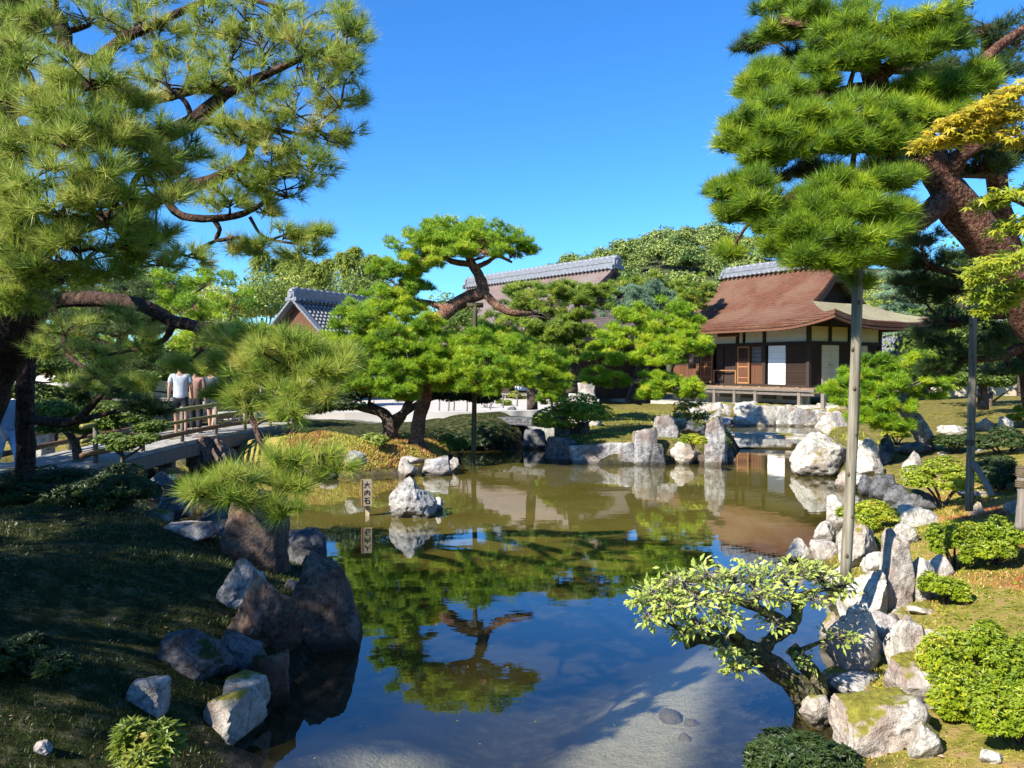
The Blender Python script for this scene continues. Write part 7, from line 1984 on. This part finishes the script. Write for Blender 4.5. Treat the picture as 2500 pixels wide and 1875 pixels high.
def strokes(bd, items, cx_, cz_, s):
    """brush characters as thin raised bars: (x0, z0, x1, z1) in a unit square"""
    mb = MB()
    for k, (x0, z0, x1, z1) in enumerate(items):
        mb.beam((cx_ + x0 * s, -0.0275 - 0.0004 * k, cz_ + z0 * s), (cx_ + x1 * s, -0.0275 - 0.0004 * k, cz_ + z1 * s), 0.004, s * 0.115, (0, 0, 1) if abs(x1 - x0) > abs(z1 - z0) * 0.25 else (1, 0, 0)) if abs(x1 - x0) > abs(z1 - z0) * 0.25 else mb.box((cx_ + (x0 + x1) / 2 * s, -0.0275 - 0.0004 * k, cz_ + (z0 + z1) / 2 * s), (s * 0.115, 0.004, abs(z1 - z0) * s))
    return mb.build('lettering', M['ink'], bd)
s = bw * 0.62
strokes(bd, [(-.5, .18, .5, .18), (0, .55, 0, .15), (0, .18, -.48, -.5), (0.0, .18, .48, -.5)], 0, bh * 0.29, s)
strokes(bd, [(-.42, .26, -.42, -.5), (-.42, .26, .42, .26), (.42, .26, .42, -.5), (0, .55, 0, .2), (0.0, .2, -.26, -.22), (0.02, .1, .26, -.2)], 0, -bh * 0.005, s)
strokes(bd, [(-.48, .46, .48, .46), (-.05, .46, -.5, -.16), (-.2, .06, -.2, -.5), (-.2, .06, .36, .06), (.36, .06, .36, -.5), (-.2, -.45, .36, -.45)], 0, -bh * 0.30, s)

# truncated cone of sand, seen through the gap at the left
pm = P(135, 968, 27)
mb = MB()
for_prof = [(3.3, 0), (3.1, 0.25), (2.2, 1.35), (1.95, 1.55), (1.2, 1.62), (0.02, 1.63)]
mb.lathe((0, 0, 0), for_prof, 40)
o = mb.build('sand_mound', M['sand'], None, True, loc=(pm[0] + 0.6, 27, 0.5))
tag(o, 'flat topped cone of pale sand beyond the left pine trunks', 'sand mound')

# ---------------------------------------------------------------- shrubs
shrub('shrub', 'clipped bright green mound in front of the layered pine', 1405, 1062, 108, 88, 0.5, 'azalea', 2200, 0.10, 0.045, 0.5, stem_vis=0.22, lobes=6)
shrub('shrub', 'tiny mushroom shaped shrub before the big upright boulder', 1420, 1004, 20, 20, None, 'azalea', 420, 0.08, 0.035, 0.55, stem_vis=0.4, lobes=1)
shrub('shrub', 'small yellowish clipped shrub between the standing stones', 1692, 1092, 32, 30, None, 'azalea', 620, 0.065, 0.03, 0.65, stem_vis=0.15, lobes=3)
shrub('shrub', 'yellow green round shrub near the leaning pine on the right', 2190, 1086, 42, 40, None, 'azalea', 900, 0.07, 0.03, 0.68, stem_vis=0.35, lobes=4)
shrub('shrub', 'bright cloud pruned shrub on a bent stem over the shaded cove', 2300, 1240, 98, 104, None, 'azalea', 2000, 0.05, 0.022, 0.55, stem_vis=0.42, lobes=5)
shrub('shrub', 'sunlit low shrub at the foot of the bare support pole', 2124, 1292, 82, 66, None, 'azalea', 2000, 0.05, 0.022, 0.62, stem_vis=0.22, lobes=5)
shrub('shrub', 'wide sprawling green shrub on the right slope, its left half', 2330, 1390, 80, 116, None, 'azalea', 3000, 0.036, 0.016, 0.42, stem_vis=0.28, lobes=9)
shrub('shrub', 'wide sprawling green shrub on the right slope, its right half', 2430, 1380, 90, 110, None, 'azalea', 3200, 0.036, 0.016, 0.45, stem_vis=0.28, lobes=9)
shrub('shrub', 'small leafy shrub below the sprawling one beside the standing stone', 2310, 1475, 56, 80, None, 'azalea', 1500, 0.042, 0.018, 0.5, stem_vis=0.1, lobes=4)
shrub('shrub', 'large sunny azalea at the right edge above the flat boulder', 2400, 1720, 165, 200, None, 'azalea', 6500, 0.030, 0.0115, 0.52, stem_vis=0.12, lobes=13)
shrub('shrub', 'azalea at the lower right corner with glossy leaf rosettes', 2490, 1810, 120, 160, None, 'azalea', 4200, 0.030, 0.0115, 0.45, stem_vis=0.12, lobes=10)
shrub('shrub', 'low azalea tuft right of the grey stained boulder', 2345, 1760, 60, 80, None, 'azalea', 1300, 0.034, 0.012, 0.55, stem_vis=0.1, lobes=4)
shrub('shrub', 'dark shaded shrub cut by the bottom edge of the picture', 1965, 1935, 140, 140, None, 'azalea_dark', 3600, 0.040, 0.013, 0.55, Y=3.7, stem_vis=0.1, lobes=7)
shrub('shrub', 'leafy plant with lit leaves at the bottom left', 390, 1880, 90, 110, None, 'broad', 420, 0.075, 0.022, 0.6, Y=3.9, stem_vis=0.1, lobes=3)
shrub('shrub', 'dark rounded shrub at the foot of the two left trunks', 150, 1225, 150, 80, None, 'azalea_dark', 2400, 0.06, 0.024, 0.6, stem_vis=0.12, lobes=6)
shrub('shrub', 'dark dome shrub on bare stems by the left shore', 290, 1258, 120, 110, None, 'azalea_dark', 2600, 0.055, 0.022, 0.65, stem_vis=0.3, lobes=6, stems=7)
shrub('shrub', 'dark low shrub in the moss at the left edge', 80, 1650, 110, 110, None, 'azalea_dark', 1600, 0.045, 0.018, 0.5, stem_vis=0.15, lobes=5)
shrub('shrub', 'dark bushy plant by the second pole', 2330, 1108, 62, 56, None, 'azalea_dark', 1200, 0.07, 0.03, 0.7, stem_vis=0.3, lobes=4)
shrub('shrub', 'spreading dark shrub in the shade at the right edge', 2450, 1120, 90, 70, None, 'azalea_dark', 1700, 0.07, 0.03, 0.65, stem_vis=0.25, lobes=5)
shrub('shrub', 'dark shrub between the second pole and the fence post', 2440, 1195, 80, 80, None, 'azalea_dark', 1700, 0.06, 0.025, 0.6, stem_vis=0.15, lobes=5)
shrub('shrub', 'small sunlit shrub at the right edge beside the white rock', 2492, 1048, 36, 50, None, 'azalea', 800, 0.08, 0.035, 0.6, stem_vis=0.45, lobes=3)
shrub('shrub', 'little fern like plant right of the islet pine roots', 1092, 1096, 36, 34, None, 'broad', 300, 0.11, 0.04, 0.6, stem_vis=0.1, lobes=3)
shrub('shrub', 'second little plant on the islet near the water pole', 1122, 1118, 32, 50, None, 'broad', 300, 0.11, 0.04, 0.5, stem_vis=0.2, lobes=3)
shrub('shrub', 'low green plant on the sandy slope left of the islet pine', 925, 1092, 36, 36, None, 'broad_pale', 300, 0.10, 0.04, 0.5, stem_vis=0.1, lobes=3)
shrub('shrub', 'twiggy bush with sparse leaves left of the stone bank', 1690, 1050, 60, 74, None, 'broad', 260, 0.10, 0.04, 0.5, stem_vis=0.35, lobes=4, stems=8)
shrub('shrub', 'small bright shrub left of the stone footbridge', 1230, 1000, 18, 34, None, 'broad_pale', 220, 0.12, 0.05, 0.55, stem_vis=0.4, lobes=2)
shrub('shrub', 'small leafy shrub beside the footbridge with yellow tips', 1265, 985, 26, 34, None, 'broad_pale', 260, 0.12, 0.05, 0.6, stem_vis=0.3, lobes=2)
shrub('shrub', 'dark bare twigged shrub behind the water pole', 1190, 1012, 26, 40, None, 'azalea_dark', 120, 0.1, 0.04, 0.6, stem_vis=0.5, lobes=3, stems=8)
shrub('shrub', 'broad low hedge mound in the deep shade behind the islet', 1150, 1092, 120, 76, 0.3, 'azalea_dark', 2600, 0.11, 0.05, 0.25, Y=24.3, stem_vis=0.0, lobes=7, stems=0)
shrub('shrub', 'fern in the gap above the tall standing stone', 2150, 1352, 24, 50, None, 'broad_pale', 160, 0.07, 0.025, 0.45, stem_vis=0.05, lobes=2)

# ---------------------------------------------------------------- people
def skin_mesh(name, joints, bones, mat, sub=2):
    """joints: {name: (x,y,z,r)}; one continuous surface grown by a Skin modifier"""
    keys = list(joints)
    me = bpy.data.meshes.new(name)
    me.from_pydata([joints[k][:3] for k in keys], [(keys.index(a), keys.index(b_)) for a, b_ in bones], [])
    ob = bpy.data.objects.new(name, me); COL.objects.link(ob)
    ob.modifiers.new('skin', 'SKIN')
    for i, k in enumerate(keys):
        r = joints[k][3]
        rr = r if isinstance(r, tuple) else (r, r)
        me.skin_vertices[0].data[i].radius = rr
    me.skin_vertices[0].data[0].use_root = True
    sb = ob.modifiers.new('sub', 'SUBSURF'); sb.levels = sub; sb.render_levels = sub
    dg = bpy.context.evaluated_depsgraph_get()
    dg.update()
    out = bpy.data.meshes.new_from_object(ob.evaluated_get(dg))
    bpy.data.objects.remove(ob)
    out.materials.clear(); out.materials.append(mat)
    out.polygons.foreach_set('use_smooth', [True] * len(out.polygons))
    return out
SKIN = plain_mat('skin', (0.42, 0.24, 0.16), 0.55, 0.06, 5, 0.02)
def cloth(n_, c): return plain_mat(n_, c, 0.85, 0.12, 14, 0.3, 0.01)
def person(label, foot, yaw, top_c, bottom_c, hair_c, shoe_c, H=1.70, shorts=False, stride=0.0, sleeves='short', lean=0.0, hips=1.0, arm=(0.10, 0.10)):
    k = H / 1.70
    root = thing('person', label, 'person', foot, yaw)
    st = stride
    J = {'pelvis': (0, 0, .93, (.145, .10)), 'waist': (0, lean * .3, 1.06, (.125, .09)), 'chest': (0, lean * .6, 1.26, (.155, .105)), 'neckb': (0, lean, 1.43, (.075, .065)), 'neck': (0, lean + .01, 1.49, .05), 'skull': (0, lean - .01, 1.57, (.068, .078)), 'crownh': (0, lean, 1.64, (.062, .070))}
    B = [('pelvis', 'waist'), ('waist', 'chest'), ('chest', 'neckb'), ('neckb', 'neck'), ('neck', 'skull'), ('skull', 'crownh')]
    for s, n_, f in ((1, 'r', st), (-1, 'l', -st)):
        J.update({'hip' + n_: (s * .09, 0, .88, .088), 'knee' + n_: (s * .10, -f * .5 - .02, .48, .056), 'ankle' + n_: (s * .10, -f + (.05 if f < 0 else 0), .09, .036), 'toe' + n_: (s * .115, -f - .13, .035, .034)})
        B += [('pelvis', 'hip' + n_), ('hip' + n_, 'knee' + n_), ('knee' + n_, 'ankle' + n_), ('ankle' + n_, 'toe' + n_)]
        a = arm[0] if s > 0 else arm[1]
        J.update({'sh' + n_: (s * .185, lean * .8, 1.39, .055), 'el' + n_: (s * (.235), lean * .6 + .02, 1.11, .040), 'wr' + n_: (s * .25, lean * .4 - a, .88, .027), 'palm' + n_: (s * .25, lean * .4 - a * 1.25, .80, (.018, .036))})
        B += [('chest', 'sh' + n_), ('sh' + n_, 'el' + n_), ('el' + n_, 'wr' + n_), ('wr' + n_, 'palm' + n_)]
        for i, (dx, ln) in enumerate(((-.026, .062), (-.009, .075), (.009, .07), (.025, .055))):
            q = (s * .25, lean * .4 - a * 1.25 + dx, .775, .010); q2 = (s * .243, lean * .4 - a * 1.25 + dx - .006, .775 - ln, .008)
            J['f%s%da' % (n_, i)] = q; J['f%s%db' % (n_, i)] = q2
            B += [('palm' + n_, 'f%s%da' % (n_, i)), ('f%s%da' % (n_, i), 'f%s%db' % (n_, i))]
        J['th' + n_] = (s * .235, lean * .4 - a * 1.25 - .055, .79, .010); B += [('palm' + n_, 'th' + n_)]
    J = {n_: (p[0] * k, p[1] * k, p[2] * k, tuple(x * k for x in p[3]) if isinstance(p[3], tuple) else p[3] * k) for n_, p in J.items()}
    link('body', skin_mesh('body', J, B, SKIN), root)
    def sub_skel(names, bones, grow, cut=None):
        JJ = {}
        for n_ in names:
            p = J[n_]; r = p[3] if isinstance(p[3], tuple) else (p[3], p[3])
            JJ[n_] = (*p[:3], tuple(x + grow for x in r))
        if cut: JJ.update(cut)
        return JJ, bones
    # shirt
    def mid(a, b_, t, r):
        return tuple(J[a][i] + (J[b_][i] - J[a][i]) * t for i in range(3)) + (r * k,)
    sl = 0.75 if sleeves == 'short' else 0.97
    JJ, BB = sub_skel(['waist', 'chest', 'shr', 'shl'], [('waist', 'chest'), ('chest', 'shr'), ('chest', 'shl'), ('shr', 'sleever'), ('shl', 'sleevel'), ('waist', 'hem'), ('chest', 'collar')], 0.018 * k)
    if sleeves == 'short': JJ['sleever'] = mid('shr', 'elr', .7, .06); JJ['sleevel'] = mid('shl', 'ell', .7, .06)
    else:
        JJ['sleever'] = mid('shr', 'elr', 1.0, .055); JJ['sleevel'] = mid('shl', 'ell', 1.0, .055)
        JJ['cuffr'] = mid('elr', 'wrr', .92, .04); JJ['cuffl'] = mid('ell', 'wrl', .92, .04); BB = BB + [('sleever', 'cuffr'), ('sleevel', 'cuffl')]
    JJ['hem'] = (0, 0, .84 * k, (.185 * k * hips, .145 * k)); JJ['waist'] = (0, lean * .3 * k, 1.06 * k, (.165 * k * hips, .125 * k)); JJ['collar'] = (0, lean * .95 * k, 1.44 * k, (.085 * k, .075 * k))
    link('shirt', skin_mesh('shirt', JJ, BB, top_c), root)
    # trousers or shorts
    kt = .85 if shorts else .93
    JJ, BB = {'pelvis': (0, 0, .98 * k, (.15 * k * hips, .115 * k)), 'seat': (0, 0, .90 * k, (.155 * k * hips, .125 * k)), 'hipr': (.085 * k, 0, .80 * k, .10 * k), 'hipl': (-.085 * k, 0, .80 * k, .10 * k)}, [('pelvis', 'seat'), ('seat', 'hipr'), ('seat', 'hipl')]
    for n_ in 'rl':
        if shorts:
            JJ['c' + n_] = mid('hip' + n_, 'knee' + n_, .85, .095); BB = BB + [('hip' + n_, 'c' + n_)]
        else:
            JJ['k' + n_] = mid('hip' + n_, 'knee' + n_, 1.0, .082); JJ['c' + n_] = mid('knee' + n_, 'ankle' + n_, .92, .068); BB = BB + [('hip' + n_, 'k' + n_), ('k' + n_, 'c' + n_)]
    link('shorts' if shorts else 'trousers', skin_mesh('trousers', JJ, BB, bottom_c), root)
    # hair, face, shoes
    mb = MB()
    V, F = ICO[3]
    hv = V * np.array([.082, .095, .085]) * k
    hv[:, 2] = np.where((hv[:, 1] < -.02 * k) & (hv[:, 2] < .03 * k), .03 * k, hv[:, 2])
    mb.add(hv * (1 + 0.03 * fbm(V * 6, 4, 2)[:, None]) + np.array([0, lean + .012, 1.625]) * k, F)
    link('hair', mesh_from('hair', np.concatenate(mb.V), mb.F, hair_c, True), root)
    mb = MB()
    mb.add(ICO[3][0] * np.array([.016, .022, .02]) * k + np.array([0, lean - .095, 1.575]) * k, ICO[3][1])
    for s in (-1, 1):
        mb.add(ICO[3][0] * np.array([.012, .02, .028]) * k + np.array([s * .083, lean + .005, 1.575]) * k, ICO[3][1])
    link('face', mesh_from('face', np.concatenate(mb.V), mb.F, SKIN, True), root)
    mb = MB()
    for s in (-1, 1): mb.add(ICO[3][0] * np.array([.011, .006, .007]) * k + np.array([s * .03, lean - .083, 1.595]) * k, ICO[3][1])
    mb.add(ICO[3][0] * np.array([.022, .005, .006]) * k + np.array([0, lean - .082, 1.54]) * k, ICO[3][1])
    link('eyes_and_mouth', mesh_from('eyes_and_mouth', np.concatenate(mb.V), mb.F, hair_c, True), root)
    for n_ in 'rl':
        a, t_ = np.array(J['ankle' + n_][:3]), np.array(J['toe' + n_][:3])
        c = (a * .45 + t_ * .55); c[2] = .04 * k
        sv = ICO[3][0] * np.array([.052, .145, .055]) * k
        sv[:, 2] = np.maximum(sv[:, 2], -.038 * k)
        link('shoe', mesh_from('shoe', sv + c, ICO[3][1], shoe_c, True), root)
    return root
GREY_T, BLACK_C = cloth('grey_shirt', (0.46, 0.47, 0.49)), cloth('black_cloth', (0.02, 0.02, 0.024))
DENIM, ROSE = cloth('denim', (0.22, 0.34, 0.50)), cloth('rose_shirt', (0.36, 0.19, 0.15))
BLUE_T, KHAKI, NAVY = cloth('blue_shirt', (0.18, 0.27, 0.42)), cloth('khaki', (0.20, 0.15, 0.11)), cloth('navy_shirt', (0.05, 0.06, 0.10))
HAIR, WHITE_H, SHOE_B, SHOE_D, DENIM_S = cloth('dark_hair', (0.02, 0.015, 0.012)), cloth('white_cap', (0.7, 0.68, 0.65)), cloth('brown_shoe', (0.24, 0.08, 0.04)), cloth('grey_shoe', (0.35, 0.35, 0.36)), cloth('denim_shirt', (0.20, 0.25, 0.33))
def on_bridge(u, t0):
    # deck point whose photo column is u
    best = min(np.linspace(0, 1, 200), key=lambda t: abs(CU + FPX * bpt(t, t0, 0)[0] / bpt(t, t0, 0)[1] - u))
    return bpt(best, t0, 0.0)
person('person in grey T-shirt and black shorts walking on the footbridge', on_bridge(440, 0.15), math.radians(200), GREY_T, BLACK_C, HAIR, SHOE_D, 1.74, True, .12, arm=(.02, .12))
person('person in rose coloured top and dark trousers on the footbridge', on_bridge(476, 0.1), math.radians(185), ROSE, BLACK_C, HAIR, SHOE_D, 1.62, False, .05, 'long')
person('person in dark top with bare legs at the far end of the footbridge', on_bridge(516, 0.1), math.radians(170), NAVY, NAVY, HAIR, SHOE_D, 1.62, True, .08)
pj = P(18, 1166, 14.3)
person('person in light blue jeans and brown shoes partly hidden by the left trunks', (pj[0], pj[1], pj[2]), math.radians(70), DENIM_S, DENIM, HAIR, SHOE_B, 1.66, False, .22, 'short', arm=(.16, .2))
pb = P(1394, 985, 36.0)
person('person in blue shirt and white cap standing behind the upright boulder', (pb[0], pb[1], pb[2]), math.radians(120), BLUE_T, KHAKI, WHITE_H, SHOE_D, 1.68, False, .03, 'short', -.08)
# path under the walker at the far left
tag(sheet('path', [(-13, 11.5), (-10.0, 12.2), (-8.0, 14.2), (-8.4, 15.0), (-10.4, 14.9), (-14, 15.3)], 0.1, 0.62, M['slab']), 'pale stone path leading to the footbridge at the left', None, None, 'structure')

# ---------------------------------------------------------------- moss and ground cover
def cover(name, label, n, region, mat, L, w, tint_fn, up=1.0, exclude=None):
    x = rng.uniform(region[0], region[1], n); y = region[2] + (region[3] - region[2]) * rng.uniform(0, 1, n) ** 1.35
    d = pond_distance(x, y)
    vis = np.abs(x / y) < 0.72
    ok = (d > 0.12) & vis
    x, y = x[ok], y[ok]
    z = land_height(x, y)
    C = np.stack([x, y, z - 0.004], -1)
    D = nrm(rng.normal(0, 0.55, (len(x), 3)) * [1, 1, 0.3] + [0, 0, up])
    patch = fbm(np.stack([x * 1.5, y * 1.5, x * 0], -1), 21, 3)
    lv = Leaves()
    hgt = L * rng.uniform(0.5, 1.2, len(x)) * (0.8 + 0.5 * np.clip(patch, -0.6, 1))
    sc = np.clip(y / 5.0, 0.8, 2.6)
    lv.blades(C, D, hgt * sc ** 0.6, w * sc, np.clip(tint_fn(x, y, patch) + rng.normal(0, 0.12, len(x)), 0, 1))
    o = lv.build(name, M[mat], None, (0, 0, 0))
    tag(o, label, None, None, 'stuff')
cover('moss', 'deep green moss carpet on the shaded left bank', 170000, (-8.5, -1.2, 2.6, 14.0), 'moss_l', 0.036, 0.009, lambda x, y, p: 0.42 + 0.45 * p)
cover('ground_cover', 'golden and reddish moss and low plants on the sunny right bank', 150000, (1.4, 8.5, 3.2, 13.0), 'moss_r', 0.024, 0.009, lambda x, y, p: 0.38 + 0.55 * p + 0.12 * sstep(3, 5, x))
cover('dry_moss', 'dry golden moss on the islet slope', 26000, (-5.6, -1.0, 17.4, 21.5), 'moss_r', 0.05, 0.012, lambda x, y, p: 0.5 + 0.3 * p)
cover('island_moss', 'patchy moss on the far island', 16000, (0.8, 9.5, 19.5, 34), 'moss_r', 0.04, 0.012, lambda x, y, p: 0.06 + 0.35 * p)

# fallen leaves and needles on both banks
def litter(name, label, n, region, L, w, mat, t0):
    x = rng.uniform(region[0], region[1], n); y = region[2] + (region[3] - region[2]) * rng.uniform(0, 1, n) ** 1.4
    ok = (pond_distance(x, y) > 0.15) & (np.abs(x / y) < 0.72)
    x, y = x[ok], y[ok]; n = len(x)
    z = land_height(x, y) + 0.012
    a = rng.uniform(0, 6.28, n)
    lv = Leaves()
    lv.leaves(np.stack([x, y, z], -1), np.stack([np.cos(a), np.sin(a), rng.normal(0, .2, n)], -1), nrm(rng.normal(0, .3, (n, 3)) + [0, 0, 1.0]), L * rng.uniform(.6, 1.3, n), w * rng.uniform(.6, 1.3, n), np.clip(t0 + rng.normal(0, .2, n), 0, 1))
    tag(lv.build(name, mat, None, (0, 0, 0)), label, None, None, 'stuff')
M['litter'] = leaf_mat('dead_leaves', [(0.0, (0.09, 0.045, 0.02)), (0.5, (0.22, 0.12, 0.05)), (1.0, (0.36, 0.26, 0.12))], transl=0.1)
litter('fallen_leaves', 'brown fallen leaves scattered on the right bank moss', 2600, (1.5, 8.5, 3.3, 13), 0.035, 0.017, M['litter'], 0.5)
litter('fallen_leaves', 'dead leaves scattered on the dark left bank moss', 1500, (-8, -1.4, 3, 13), 0.035, 0.015, M['litter'], 0.4)
litter('fallen_leaves', 'fallen pine needles on the islet slope', 900, (-5.6, -1, 17.3, 21.5), 0.09, 0.012, M['litter'], 0.5)
# low herbs with broad leaves between the rocks
hv = Leaves()
n = 5200
x = rng.uniform(1.7, 7.5, n); y = 3.6 + 9 * rng.uniform(0, 1, n) ** 1.4
pn = fbm(np.stack([x * 2.2, y * 2.2, x * 0], -1), 55, 2)
ok = (pond_distance(x, y) > 0.2) & (np.abs(x / y) < 0.72) & (pn > 0.15)
x, y = x[ok], y[ok]; n = len(x)
z = land_height(x, y)
for kk in range(3):
    a = rng.uniform(0, 6.28, n)
    hv.leaves(np.stack([x, y, z + 0.004], -1), np.stack([np.cos(a), np.sin(a), rng.uniform(.3, 1.0, n)], -1), nrm(rng.normal(0, .2, (n, 3)) + [0, 0, 1.0]), rng.uniform(.025, .055, n), rng.uniform(.010, .02, n), np.clip(.5 + rng.normal(0, .2, n), 0, 1))
tag(hv.build('herbs', M['azalea'], None, (0, 0, 0)), 'low leafy herbs growing in patches between the right bank rocks', None, None, 'stuff')

# floating specks: leaves and twigs on the water
for i in range(16):
    u, v = rng.uniform(760, 1650), rng.uniform(1480, 1860)
    p = G(u, v, 0.004)
    lv = Leaves()
    a = rng.uniform(0, 6.28)
    lv.leaves(np.zeros((1, 3)), np.array([[math.cos(a), math.sin(a), 0]]), np.array([[0, 0, 1.0]]), 0.022, 0.009, np.array([0.9]), 0.05)
    o = lv.build('floating_leaf', M['broad'], None, (0, 0, 0)); o.location = p
    tag(o, 'tiny leaf fragment floating on the near water', 'leaf', 'leaf fragments floating on the near water')
